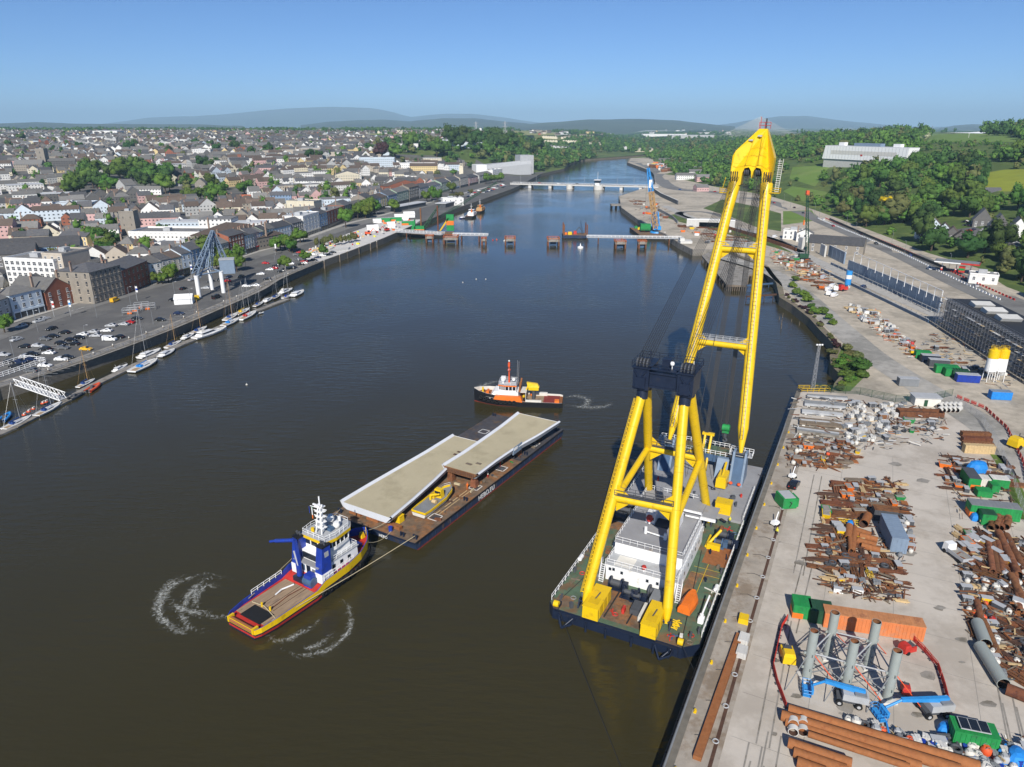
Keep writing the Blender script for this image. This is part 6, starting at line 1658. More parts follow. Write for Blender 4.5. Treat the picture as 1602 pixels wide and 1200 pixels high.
for u,v,c in((160,466,'blue_paint'),(215,471,'blue_paint'),(111,495,'sky_blue_paint'),(85,496,'red_paint'),(243,432,'red_paint'),(300,434,'blue_paint'),(431,399,'white_paint')):
 q_=thing('banner_pole',G(u,v),0);mb=MB('light_grey');mb.tube((0,0,0),(0,0,7.5),.09,n=6);mb.build('pole',q_)
 for j in range(3):m2=MB('white_paint' if j%2==0 else c);m2.box(.1,1.0,-.03,.03,6.2-j*.95,7.1-j*.95);m2.build('flag_panel',q_)
 reg(q_,f"tall {'red' if 'red' in c else 'white' if 'white' in c else 'blue'} and white banner pole on the street",'banner','banner poles')
 # old harbour crane on white legs
Pc=[G(312,466),G(332,453),G(350,458)]
hc=thing('harbour_crane',Pc[0],0)
L_=[p-Pc[0]for p in Pc]
for k,p in enumerate(L_):mb=MB('white_paint');mb.tube(p,p+Vector((0,0,10.5)),1.0,n=12);mb.tube(p+Vector((0,0,10.5)),p+Vector((0,0,10.9)),1.15,n=12);mb.build('leg',hc)
ap=L_[1].lerp(L_[2],.35)+Vector((0,6,29))
mb=MB('blue_grey');z=Vector((0,0,10.9))
mb.lattice(L_[0]+z,ap,3.0,1.2,.28,9,'blue_grey');mb.lattice(L_[1]+z,ap,2.4,1.2,.26,8);mb.lattice(L_[1].lerp(L_[2],.5)+Vector((2,10,12)),ap,2.6,1.0,.26,7)
mb.path([L_[0]+z,L_[1]+z,L_[2]+z,L_[0]+z],.4,6);mb.build('jib',hc)
mb=MB('light_grey');c=L_[1].lerp(L_[2],.7)+Vector((3,6,8.5));mb.rbox(c,(7,6,7),.3,'blue_grey');mb.rbox(c+Vector((0,0,7)),(7.4,6.4,.3),.3,'light_grey');mb.build('cabin',hc)
reg(hc,'grey lattice harbour crane standing on tall white round legs','crane',mark='old harbour crane')
q_=thing('tent',G(289,474),.25);mb=MB('white_paint');mb.box(-4,4,-3,3,0,2.6);mb.build('side_wall',q_);mb=MB('white_paint');roof_gable(mb,-4,4,-3,3,2.6,1.6,'white_paint');mb.build('roof',q_);reg(q_,'white event tent on the quay car park','tent',mark='white tent')
mb=MB('yellow_paint');mb.box(-1.5,1.5,-1.1,1.1,0,2.0,t=.1);mb.box(-1.6,1.6,-1.2,1.2,2,2.15);reg(mb.build('storage_bin',None,G(307,469),.3),'yellow bin next to the white leg of the harbour crane','bin')
for u,v in((212,487),(222,482),(232,484),(204,491)):
 q_=thing('works_frame',G(u,v),.4);mb=MB('light_grey');mb.rail([(-3,-2,0),(3,-2,0),(3,2,0),(-3,2,0),(-3,-2,0)],2.4,.1,3);mb.build('frame',q_);mb=MB('orange_paint');mb.box(-1.2,.6,-.5,.5,0,.9);mb.build('machine',q_);reg(q_,'grey frame with orange machine on the quay','frame','works frames')
 # plaza under construction
KW=[('excavator','orange_red'),('excavator','orange_paint'),('excavator','green_paint')]
def digger(p,rz,col,desc,s=1.0,grp=None):
 q_=thing('excavator',p,rz)
 mb=MB('black_rubber')
 for y in(-.95,.95):mb.hexa([(-1.7,y-.28,.1),(1.7,y-.28,.1),(1.7,y+.28,.1),(-1.7,y+.28,.1),(-1.9,y-.28,.8),(1.9,y-.28,.8),(1.9,y+.28,.8),(-1.9,y+.28,.8)])
 mb.build('track',q_)
 mb=MB(col);mb.box(-1.9,1.3,-1.2,1.2,.95,1.9,t=.08);mb.box(-1.9,-.6,-1.2,1.2,1.9,2.3,t=.1);mb.build('body',q_)
 mb=MB('glass_dark');mb.box(.1,1.4,.2,1.2,1.9,2.9,t=.08);mb.box(.05,1.45,.15,1.25,2.86,2.98,col);mb.build('cab',q_)
 mb=MB(col);mb.tube((1.2,-.3,1.7),(3.4,-.3,4.0),.28,.22,n=6);mb.tube((3.4,-.3,4.0),(5.4,-.3,2.2),.2,.16,n=6);mb.hexa([(5.2,-.8,1.0),(6.0,-.8,1.3),(6,.2,1.3),(5.2,.2,1.0),(5.1,-.8,2.1),(5.7,-.8,2.2),(5.7,.2,2.2),(5.1,.2,2.1)],'rust_dark');mb.build('boom',q_)
 q_.scale=(s,s,s);reg(q_,desc,'excavator',grp);return q_
digger(G(576,368),.5,'orange_red','orange excavator working on the paved plaza',1.2);digger(G(558,372),2,'orange_paint','smaller orange digger between plaza saplings',1.0);digger(G(605,362),4,'red_paint','red excavator near the plaza edge',1.1)
def container(p,rz,L,W,Hh,m,desc,roof=None,mark=None,cat='container',lower=None,grp=None,ribs=True,name='container'):
 q_=thing(name,p,rz)
 mb=MB(m);mb.box(-L/2,L/2,-W/2,W/2,.12,Hh)
 if ribs:
  n=int(L/.55)
  for k in range(n):
   x=-L/2+.3+k*(L-.6)/max(1,n-1)
   for s_ in(-1,1):mb.box(x-.12,x+.12,s_*(W/2+.02)-.03,s_*(W/2+.02)+.03,.3,Hh-.15)
  for k in range(4):
   y=-W/2+.3+k*(W-.6)/3
   mb.box(-L/2-.04,-L/2+.02,y-.1,y+.1,.3,Hh-.15)
 if lower:mb.box(-L/2-.06,L/2*.1,-W/2-.08,-W/2-.02,.14,Hh*.45,lower);mb.box(-L/2-.08,-L/2-.02,-W/2-.06,W/2*.6,.14,Hh*.45)
 mb.build('body',q_)
 mb=MB(roof or m);mb.box(-L/2-.03,L/2+.03,-W/2-.05,W/2+.05,Hh,Hh+.07)
 for k in range(int(L/.8)):mb.box(-L/2+.3+k*.8,-L/2+.55+k*.8,-W/2+.1,W/2-.1,Hh+.07,Hh+.1)
 mb.build('roof',q_)
 mb=MB('dark_grey')
 for y in(-.05,.05):mb.box(L/2,L/2+.05,y*20-.04,y*20+.04,.3,Hh-.2)
 for y in(-W/4,W/4):mb.box(L/2,L/2+.03,y-W/4+.06,y+W/4-.06,.25,Hh-.15,m);mb.box(L/2+.03,L/2+.06,y-.03,y+.03,.3,Hh-.2,'light_grey')
 mb.build('door',q_)
 reg(q_,desc,cat,grp,mark);return q_
for u,v,L in((600,347,12),(618,346,12),(638,352,10)):container(G(u,v),.2,L,3,3.4,'green_paint','green and orange site cabin on the plaza','light_grey',lower='orange_paint',grp='plaza site cabins',cat='cabin',ribs=False)
for u,v,w_,h in((583,360,9,4),(628,344,12,5),(640,340,10,5),(612,356,6,4.5),(590,348,7,3)):
 q_=thing('site_tent',G(u,v),.3);mb=MB('white_paint');mb.box(-w_/2,w_/2,-3,3,0,h*.6);mb.build('side_wall',q_);mb=MB();roof_gable(mb,-w_/2,w_/2,-3,3,h*.6,h*.4,'white_paint');mb.build('roof',q_);reg(q_,'white sheeted shelter on the plaza works','shelter','plaza shelters')
mb=MB('white_paint');a,b,c=G(506,392),G(515,396),G(545,391);mb.path([a,b,c],.1);P_=[a,b,c,c+Vector((0,6,0)),b+Vector((-2,6,0)),a+Vector((0,5,0))];mb.prism([p.xy for p in P_],4.02,5.2,'concrete_pale');reg(mb.build('white_plinth'),'long white concrete plinth at the front of the plaza','plinth')
for k in range(120):
 u=rnd.uniform(478,645);lo,hi=interp(u,[470,545,600,650],[402,392,370,351]),interp(u,[470,545,600,650],[396,366,348,341])
 v=rnd.uniform(hi,lo-3);c=rnd.choice(['orange_paint','off_white','off_white','red_paint','mid_grey','timber','concrete_pale','hi_vis'])
 nm=dict(orange_paint='orange barrier',off_white='white pallet',red_paint='red barrier',mid_grey='grey pallet',timber='timber pallet',concrete_pale='pale block stack',hi_vis='yellow barrier')[c]
 mb=MB(c);a,b,h=rnd.uniform(.8,3),rnd.uniform(.4,1.4),rnd.uniform(.4,1.3)
 for j in range(2):mb.box(-a/2+j*.04,a/2-j*.06,-b/2,b/2,j*h*.52,j*h*.52+h*.46)
 for e in(-a/2+.1,a/2-.2):mb.box(e,e+.1,-b/2-.02,b/2+.02,0,h)
 reg(mb.build(nm.replace(' ','_'),None,G(u,v),rnd.uniform(0,3)),f'{nm} lying on the paved plaza works',nm.split()[1],'plaza building materials')
for u0,v0,u1,v1 in((612,331,660,322),(690,325,715,318)):
 a,b=G(u0,v0),G(u1,v1);q_=thing('kiosk',a.lerp(b,.5),math.atan2((b-a).y,(b-a).x));L=(b-a).length;mb=MB('dark_grey');mb.box(-L/2,L/2,-5,5,0,4);mb.build('wall',q_);mb=MB('roof_pale');mb.box(-L/2-1,L/2+1,-6,6,4,4.5);mb.build('roof',q_);reg(q_,'low flat roofed riverside pavilion with pale roof','pavilion','riverside pavilions')
q_=building('pavilion',G(693,322),.25,22,12,7,0,'white','roof_pale',kind='flat',storeys=2,bays=4,sbays=0,desc='white two storey riverside pavilion with glazed front',cat='pavilion',chims=0)
# mooring piles along the quay
for u,v in[(80,598),(110,583),(150,571),(180,558),(205,546),(232,537),(258,528),(290,512),(310,504),(352,486),(372,478),(410,462),(425,452),(508,420),(532,410),(544,404),(562,397),(580,392),(590,388),(452,441)]:
 mb=MB('old_timber');mb.tube((0,0,-2),(0,0,4.6),.35,.3,n=8);mb.tube((0,0,4.6),(0,0,5.2),.3,.05,n=8,m='off_white');reg(mb.build('mooring_pile',None,G(u,v,0)),'wooden mooring pile by the left quay','pile','mooring piles')
 # pontoon, gangway
pp=[G(u,v,.55)for u,v in[(-30,690),(20,668),(60,647),(104,625),(145,602),(205,573),(250,553),(305,529),(352,507),(400,486),(450,467)]]
po=thing('pontoon',pp[3])
for a,b in zip(pp,pp[1:]):
 d=(b-a).normalized();n_=Vector((-d.y,d.x,0))*1.5;mb=MB('concrete_old');o_=pp[3]
 mb.hexa([p-o_-Vector((0,0,e))for e in(.7,)for p in(a-n_+d*.1,b-n_-d*.1,b+n_-d*.1,a+n_+d*.1)]+[p-o_ for p in(a-n_+d*.1,b-n_-d*.1,b+n_-d*.1,a+n_+d*.1)]);mb.build('float_section',po)
reg(po,'long narrow floating pontoon with moored yachts','pontoon',mark='floating pontoon')
a,b=G(28,600,4.2),G(99,625,.7);gw=thing('gangway',a);mb=MB('white_paint');d=(b-a);n_=Vector((-d.y,d.x,0)).normalized()*1.2
for s_ in(-1,1):
 p,q=n_*s_,d+n_*s_;z=Vector((0,0,2.0));mb.path([p,q],.14,5);mb.path([p+z,q+z],.14,5)
 for k in range(10):mb.tube(p.lerp(q,k/10)+z*(k%2),p.lerp(q,(k+1)/10)+z*((k+1)%2),.09,n=4,caps=False);mb.tube(p.lerp(q,k/10)+z*((k+1)%2),p.lerp(q,(k+1)/10)+z*(k%2),.09,n=4,caps=False)
mb.build('truss',gw);mb=MB('light_grey');mb.hexa([-n_,d-n_,d+n_,n_]+[p+Vector((0,0,.12))for p in(-n_,d-n_,d+n_,n_)]);mb.build('walkway',gw);reg(gw,'white truss gangway sloping down from the quay to the pontoon','gangway',mark='white gangway')
mb=MB('old_timber');a=G(10,598,0);mb.box(-16,12,-5,5,2.9,3.6,'concrete_old')
for x in range(-14,13,4):
 for y in(-4,4):mb.tube((x,y,-2),(x,y,2.9),.25,n=6,m='old_timber')
mb.rail([(-16,-5,3.6),(12,-5,3.6),(12,5,3.6),(-16,5,3.6),(-16,-5,3.6)],2.0,.1,2,'white_paint',3);reg(mb.build('landing_stage',None,a,qdir),'piled landing stage with white railings above the pontoon','landing stage')
def yacht(pa,pb,desc,kind='sail',mast=11,hull='gelcoat',cover='sail_cover',mm='mast_metal',beam=.30,grp=None):
 """pa: stern, pb: bow, both photo points on the waterline"""
 a,b=G(*pa,0),G(*pb,0);L=(b-a).length;q_=thing('sailing_boat' if kind=='sail' else 'rib' if kind=='rib' else 'motor_boat',a,heading(a,b));B=L*beam/2
 f=.09*L**.6*2
 s_=[(0,B*.75,B*.5,f*.8,f),(L*.12,B*.88,B*.65,f*.8,f),(L*.45,B,B*.8,f*.85,f*1.05),(L*.75,B*.72,B*.5,f*.95,f*1.15),(L*.92,B*.3,B*.16,f*1.05,f*1.25),(L,.05,.03,f*1.1,f*1.3)]
 mb=MB()
 if kind=='rib':
  mb.box(-B*.6,B*.6,0,L*.75,.1,.5,'mid_grey');pts=[(s1*B*w_,y,.55)for s1,w_,y in((-1,.8,0),(-1,.85,L*.5),(-1,.6,L*.8),(-1,.05,L))]
  mb.path(pts,L*.055,8,hull);mb.path([(-x,y,z)for x,y,z in pts],L*.055,8,hull);mb.build('hull',q_)
  mb=MB('dark_grey');mb.box(-.4,.4,L*.35,L*.5,.5,1.4);mb.box(-.3,.3,-.4,.1,.3,1.2,'hull_black');mb.build('console',q_)
  reg(q_,desc,'boat',grp);return q_
 boat_hull(mb,s_,[(.28,'navy_paint' if rnd.random()<.4 else hull),(1,hull)],'off_white',.2);mb.build('hull',q_)
 if kind=='sail':
  mb=MB('gelcoat');mb.hexa([(-B*.5,L*.32,f*.8),(B*.5,L*.32,f*.8),(B*.3,L*.72,f*.95),(-B*.3,L*.72,f*.95),(-B*.4,L*.34,f*.8+.5),(B*.4,L*.34,f*.8+.5),(B*.22,L*.68,f*.9+.38),(-B*.22,L*.68,f*.9+.38)])
  for e in(-1,1):mb.box(e*B*.44-.04,e*B*.44+.04,L*.4,L*.6,f*.8+.2,f*.8+.38,'glass_dark')
  mb.box(-B*.45,B*.45,L*.05,L*.3,f*.8,f*.82,'wood_deck_boat');mb.build('cabin',q_)
  mb=MB(mm);mb.tube((0,L*.6,f),(0,L*.6,f+mast),.09,.06,n=6);mb.tube((-.8,L*.6,f+mast*.55),(.8,L*.6,f+mast*.55),.035,n=4)
  for p in((0,L*.98,f*1.3),(0,0,f),(B*.85,L*.58,f),(-B*.85,L*.58,f)):mb.tube((0,L*.6,f+mast),p,.018,n=3,caps=False)
  mb.build('mast',q_);mb=MB(cover);mb.tube((0,L*.58,f+1.1),(0,L*.2,f+1.0),.17,.12,n=6);mb.hexa([(-B*.45,L*.26,f+.2),(B*.45,L*.26,f+.2),(B*.45,L*.36,f+.2),(-B*.45,L*.36,f+.2),(-B*.3,L*.28,f+.9),(B*.3,L*.28,f+.9),(B*.3,L*.35,f+.8),(-B*.3,L*.35,f+.8)]);mb.build('sail_cover',q_)
 else:
  h=f*(1.5 if kind=='yacht' else 1.3)
  mb=MB('gelcoat');mb.hexa([(-B*.72,L*.12,f*.8),(B*.72,L*.12,f*.8),(B*.5,L*.78,f),(-B*.5,L*.78,f),(-B*.66,L*.16,f*.8+h*.5),(B*.66,L*.16,f*.8+h*.5),(B*.4,L*.68,f+h*.3),(-B*.4,L*.68,f+h*.3)])
  mb.build('superstructure',q_);mb=MB('glass_dark');mb.hexa([(-B*.66,L*.2,f*.8+h*.5),(B*.66,L*.2,f*.8+h*.5),(B*.45,L*.62,f*.8+h*.5),(-B*.45,L*.62,f*.8+h*.5),(-B*.56,L*.22,f*.8+h*.85),(B*.56,L*.22,f*.8+h*.85),(B*.38,L*.5,f*.8+h*.85),(-B*.38,L*.5,f*.8+h*.85)]);mb.build('window',q_)
  mb=MB('gelcoat');mb.hexa([(-B*.62,L*.16,f*.8+h*.85),(B*.62,L*.16,f*.8+h*.85),(B*.4,L*.54,f*.8+h*.85),(-B*.4,L*.54,f*.8+h*.85),(-B*.55,L*.18,f*.8+h),(B*.55,L*.18,f*.8+h),(B*.34,L*.5,f*.8+h),(-B*.34,L*.5,f*.8+h)])
  if kind=='yacht':mb.box(-B*.3,B*.3,L*.2,L*.32,f*.8+h,f*.8+h+.7,'off_white',t=.2)
  mb.tube((0,L*.2,f*.8+h),(0,L*.17,f*.8+h+1.2),.05,n=4);mb.build('roof',q_)
  mb=MB('mast_metal');mb.rail([(-B*.8,L*.6,f*1.1),(-B*.3,L*.9,f*1.25),(B*.3,L*.9,f*1.25),(B*.8,L*.6,f*1.1)],.6,.03,1.2,bars=1);mb.build('bow_rail',q_)
 reg(q_,desc,'boat',grp);return q_
S_='yachts at the pontoon'
yacht((6,674),(50,653),'white sailing yacht with blue cover nearest the left end of the pontoon',mast=12,grp=S_)
yacht((57,653),(97,632),'white sailing yacht with dark sail cover on the outer pontoon side',mast=16,grp=S_)
yacht((2,662),(16,648),'small blue dinghy tied at the left end of the pontoon','rib',hull='sky_blue_paint',grp=S_)
yacht((109,627),(129,617),'dark grey inflatable dinghy beside the pontoon','rib',hull='dark_grey',grp=S_)
yacht((137,615),(156,602),'red orange rigid inflatable boat beside the pontoon','rib',hull='orange_red',grp=S_)
yacht((122,608),(149,595),'small sailing boat with wooden mast on the inner pontoon side',mast=11,mm='mast_wood',grp=S_)
yacht((178,583),(200,572),'small white open motor launch by the pontoon','motor',grp=S_)
yacht((206,584),(247,564),'large white two masted yacht with blue cockpit cover',mast=20,cover='tarp_blue',grp=S_,beam=.34)
yacht((218,562),(252,548),'white cabin cruiser on the inner pontoon side','motor',grp=S_,beam=.36)
yacht((250,560),(274,548),'small white cuddy cabin motor boat on the outer pontoon side','motor',grp=S_,beam=.36)
yacht((260,546),(284,535),'white sailing boat with tan mast between two launches',mast=12,mm='mast_wood',grp=S_)
yacht((286,532),(304,523),'small white fishing boat behind the big motor yacht','motor',grp=S_,beam=.36)
yacht((304,532),(355,515),'big white motor yacht with dark windows on the pontoon','yacht',grp=S_,beam=.28)
yacht((300,524),(324,513),'slim sailing boat with wooden mast behind the big motor yacht',mast=13,mm='mast_wood',grp=S_)
yacht((349,512),(374,500),'white sailing yacht with blue cover beyond the big motor yacht',mast=18,cover='tarp_blue',mm='mast_wood',grp=S_)
yacht((352,503),(372,492),'blue decked sailing boat on the inner side of the pontoon',mast=15,cover='sail_cover',grp=S_)
yacht((370,494),(391,484),'sailing boat with yellow sail cover near the pontoon middle',mast=14,cover='yellow_paint',grp=S_)
yacht((376,502),(401,489),'white sloop with red trim and tall mast on the outer side',mast=17,cover='red_paint',grp=S_)
yacht((398,481),(412,474),'small white sailing boat near the far pontoon end',mast=10,grp=S_)
yacht((404,492),(413,490),'tiny white tender floating off the pontoon','rib',hull='gelcoat',grp=S_)
yacht((413,474),(426,467),'white day boat with open deck near the far pontoon end','motor',grp=S_,beam=.36)
yacht((425,470),(439,462),'navy covered sailing boat near the far pontoon end',mast=11,hull='navy_paint',grp=S_)
yacht((438,461),(458,453),'white motor cruiser with flybridge at the pontoon end','yacht',grp=S_)
yacht((442,468),(458,463),'blue hulled small yacht at the pontoon end',mast=16,hull='gelcoat',cover='blue_paint',grp=S_)
yacht((457,465),(475,456),'white cabin boat at the very end of the pontoon','motor',grp=S_,beam=.38)
for u,v in((38,650),(45,645),(52,641),(67,632),(72,630),(86,622),(90,619)):
 mb=MB('orange_red');torus(mb,(0,0,.25),(0,0,1),.45,.2,'orange_red',10,6);mb.box(-.2,.2,-.1,.9,.1,.8,'off_white');reg(mb.build('rescue_gear',None,G(u,v,.56)),'orange life saving gear piled on the pontoon','gear','orange pontoon gear')
 # small tugs and a work boat at the far quay
yacht((720,342),(734,340),'small blue work boat beside the moored tugs','motor',hull='blue_paint',beam=.4)
for pa,pb,c,ds in(((733,342),(752,331),'white_paint','black hulled tug with white wheelhouse moored off the quay'),((746,334),(766,325),'mast_wood','black hulled tug with tan wheelhouse moored off the quay')):
 a,b=G(*pa,0),G(*pb,0);L=27;q_=thing('tugboat',a,heading(a,b));mb=MB();boat_hull(mb,[(0,3.6,3,1.4,2),(10,4.4,3.8,1.5,2.2),(18,4.2,3.4,2.2,3.2),(24,2.4,1.2,2.8,4),(27,.2,.1,3,4.4)],[(1,'hull_black')],'rust',inner=c);mb.build('hull',q_)
 mb=MB(c);mb.box(-3,3,9,19,1.5,4.6,t=.2);mb.box(-2.4,2.4,12,17.6,4.6,5.4);mb.build('superstructure',q_);mb=MB('glass_dark');mb.box(-2.35,2.35,12.05,17.55,5.4,6.5);mb.box(-2.6,2.6,11.8,17.9,6.5,6.9,c);mb.build('wheelhouse',q_);mb=MB('white_paint');mb.tube((0,13,6.9),(0,13,13),.25,.1);mb.tube((-1.4,13,10),(1.4,13,10),.1,n=4);mb.build('mast',q_);mb=MB('orange_paint');mb.tube((1,10,4.6),(1,10,7.6),.7,n=8);mb.build('funnel',q_);reg(q_,ds,'tug')
mat('hotel_white',(0.86,0.86,0.84),0.6,var=0.04)
a,b=G(798,287,5.6),G(1030,292,5.6);d=b-a;L=d.length;q_=thing('road_bridge',a,math.atan2(d.y,d.x))
mb=MB('asphalt_pale');mb.box(0,L,0,16,-1.5,0,'concrete_pale');mb.box(0,L,.6,15.4,0,.06,'asphalt_pale');mb.build('deck',q_)
mb=MB('white_paint');mb.rail([(0,.2,0),(L,.2,0)],1.2,.09,4,'white_paint');mb.rail([(0,15.8,0),(L,15.8,0)],1.2,.09,4);mb.build('parapet',q_)
for u,v,r in((838,291,2),(865,293,2),(892,295,5.5),(937,296,8),(972,297,2),(1003,297,2)):
 p=G(u,v,0);x=(p-a).dot(d.normalized());mb=MB('concrete_pale')
 if r>3:mb.tube((x,8,-10),(x,8,-1.3),r,n=20);mb.tube((x,1,-10),(x,1,.3),r*.8,n=16,m='off_white')
 else:mb.box(x-r,x+r,1,15,-10,-1.3)
 mb.build('pier',q_)
p=G(936,296,0);x=(p-a).dot(d.normalized());mb=MB('white_paint');mb.box(x-3,x+3,-5,1,.2,4);mb.box(x-4,x+4,-6,2,4,7,'glass_dark');mb.box(x-4.6,x+4.6,-6.6,2.6,7,7.6,'white_paint');mb.tube((x,-2,7.6),(x,-2,18),.2);mb.build('control_tower',q_)
for k in range(9):mb=MB('light_grey');mb.tube((L*(k+.5)/9,15,0),(L*(k+.5)/9,15,10),.14,n=5);mb.build('lamp_post',q_)
reg(q_,'low white road bridge with round piers and a control tower across the river','bridge',mark='road bridge')
for k in range(7):car(a+d*(.08+k*.13)+Vector((0,5+(k%2)*6,.07)),math.atan2(d.y,d.x),rnd.choice(['white','black','red','silver']),'car crossing the low white road bridge',group='cars on the bridge')
def walkway(u0,v0,u1,v1,z,w_,desc):
 a,b=G(u0,v0,z),G(u1,v1,z);d=b-a;q_=thing('jetty_walkway',a,math.atan2(d.y,d.x));L=d.length;mb=MB('light_grey');mb.box(0,L,0,w_,-.5,0);mb.build('deck',q_)
 mb=MB('white_paint');mb.rail([(0,0,0),(L,0,0)],1.3,.1,3);mb.rail([(0,w_,0),(L,w_,0)],1.3,.1,3);mb.build('railing',q_)
 for k in range(max(2,int(L/14))):
  mb=MB('rust');x=L*(k+.5)/max(2,int(L/14));[mb.tube((x,y,-z-2),(x,y,-.5),.4,n=8)for y in(.2,w_-.2)];mb.build('pile',q_)
 reg(q_,desc,'walkway',None)
walkway(618,362.5,690,367,4.6,6,'broad works jetty running out from the plaza');walkway(708,367.5,763,368.5,5,2.4,'narrow white walkway at the end of the left works jetty');walkway(918,371,1066,373,5,2.4,'long narrow white walkway from river piers to the white abutment')
def pier(u,v,w_,dd,desc,h=4.6,m='rust'):
 q_=thing('river_pier',G(u,v,0));mb=MB('concrete_old');mb.box(-w_/2,w_/2,0,dd,h-1.6,h);mb.build('pile_cap',q_)
 for x in(-w_/2+.6,w_/2-.6):
  for y in(.5,dd-.5):mb=MB(m);mb.tube((x,y,-2),(x,y,h+.9),.6,n=10);mb.build('pile',q_)
 mb=MB('steel_blue');mb.box(-w_*.25,w_*.25,dd*.3,dd*.6,.4,h-1.6,'steel_blue');mb.build('brace',q_);mb=MB('orange_paint');mb.rail([(-w_/2,0,h),(w_/2,0,h),(w_/2,dd,h),(-w_/2,dd,h),(-w_/2,0,h)],1.1,.07,2,'orange_paint');mb.build('railing',q_);reg(q_,desc,'pier','river works piers')
pier(705,382,11,10,'large rusty piled pier beside the left works jetty');pier(798,384,8,9,'small lone piled pier in midstream');pier(866,385,9,10,'piled pier left of the jack up barge');pier(971,389,8,8,'piled pier with blue brace under the right walkway');pier(1005,389,6,6,'small pier with white bracket under the right walkway');pier(757,384,4,4,'small timber dolphin at the end of the left walkway');pier(672,380,6,6,'low pier below the left works jetty')
for u,v,c in((771,376,'red_paint'),(777,375,'orange_red'),(789,377,'white_paint'),(908,388,'white_paint'),(1065,300,'yellow_paint'),(745,437,'off_white'),(760,437,'off_white'),(724,442,'off_white'),(386,602,'off_white')):
 s_=2.2 if u==908 else.7 if u>765 else.4;mb=MB(c);mb.tube((0,0,-.5),(0,0,s_*.5),s_,s_*.9,n=12);mb.tube((0,0,s_*.5),(0,0,s_*1.6),s_*.3,.06,n=8);reg(mb.build('buoy',None,G(u,v,0)),f"{'large round ' if u == 908 else 'small '}{dict(red_paint='red', orange_red='orange', white_paint='white', yellow_paint='yellow', off_white='pale')[c]} buoy floating in the river",'buoy','river buoys')
 # jack up barge
q_=thing('jackup_barge',G(901,374,0));mb=MB('hull_blue');mb.box(-10,10,0,14,.6,2.8);mb.box(-9.8,9.8,.2,13.8,2.8,2.86,'deck_rust');mb.build('hull',q_)
for x in(-9.2,8.6):
 for y in(1,13):mb=MB('rust');mb.tube((x,y,-3),(x,y,11),.5,n=8);mb.build('jack_leg',q_)
mb=MB('yellow_paint');mb.box(-6,-3,3,6,2.86,5,t=.1);mb.box(-8.4,-6.6,4,6,2.86,4.4,'orange_paint');mb.build('deck_machine',q_);mb=MB('red_paint');mb.box(-1.5,1,5,7.6,2.9,5.4,t=.2);mb.tube((0,6,5),(3,6,8.5),.3,.25,m='dark_grey');mb.tube((3,6,8.5),(5.4,6,4.5),.25,m='dark_grey');mb.lattice((6,9,2.9),(4,9,13),1.2,.5,.12,6,'steel_blue');mb.build('drill_rig',q_);reg(q_,'small jack up barge with rusty legs and drilling machines','barge',mark='jack up barge')
# crane barge by the right bank
P_=[G(u,v,2.2)for u,v in((985,356),(1004,370),(1057,371),(1050,355))];c0=sum(P_,Vector())/4
q_=thing('crane_barge',Vector((c0.x,c0.y,0)));mb=MB();mb.prism([(p-c0).xy for p in P_],-.5,2.2,'hull_black','deck_rust');mb.build('hull',q_);reg(q_,'rusty decked barge carrying the blue and tan lattice crane','barge',mark='crane barge')
for k,(u,v)in enumerate(((1000,359),(1006,362),(1040,367),(995,357))):mb=MB('dark_grey');mb.box(-1.4,1.4,-1,1,0,1.4,('yellow_paint','orange_paint','white_paint','green_paint')[k],t=.1);mb.box(-.6,.6,-.5,.5,1.4,2.0);reg(mb.build('deck_box',None,G(u,v,2.22)),f"{('yellow', 'orange', 'white', 'green')[k]} equipment box on the crane barge",'box')
cb=G(1027,364,2.2);q_=thing('lattice_crane',cb,0);mb=MB('sky_blue_paint');mb.tube((0,0,0),(0,0,1.2),5.2,4.8,n=20);mb.tube((0,0,1.2),(0,0,2.4),3,n=16,m='hull_black');mb.build('turntable',q_);mb=MB('sky_blue_paint');mb.box(-3,3,-2.6,4,2.4,5.2);mb.lattice((-1,0,5),(-2,1,16),4.2,3.4,.45,4);mb.build('machinery_house',q_);mb=MB('green_paint');mb.box(-12.5,-4.5,2,7,1.6,6.2);mb.box(-12.6,-4.4,1.9,7.1,6.2,6.4);mb.box(-12.4,-4.6,1.95,2,2.2,2.6,'dark_green');mb.build('power_pack',q_)
tp_=Vector(ray(1014,263));k=(cb.y+2)/tp_.y;tip=Vector((tp_.x*k,tp_.y*k,CAMH+tp_.z*k))-cb;foot_=Vector((-1,-2,3));mb=MB();m_=foot_.lerp(tip,.62)
mb.lattice(foot_,m_,3.2,3.2,.34,16,'mast_wood');mb.lattice(m_,tip,3.2,1.5,.32,9,'sky_blue_paint');mb.rbox(foot_.lerp(tip,.75)+Vector((0,-1.7,-3)),(2.4,.1,6),0,'white_paint');mb.build('boom',q_);mb=MB('wire');[mb.tube((-2+e,1,16),tip,.07,n=3,caps=False)for e in(-.5,.5)];mb.tube(tip,tip-Vector((.5,0,28)),.08,n=3);mb.build('boom_wire',q_);reg(q_,'tall lattice crane with blue base and tan boom on a barge','crane',mark='tall lattice crane')
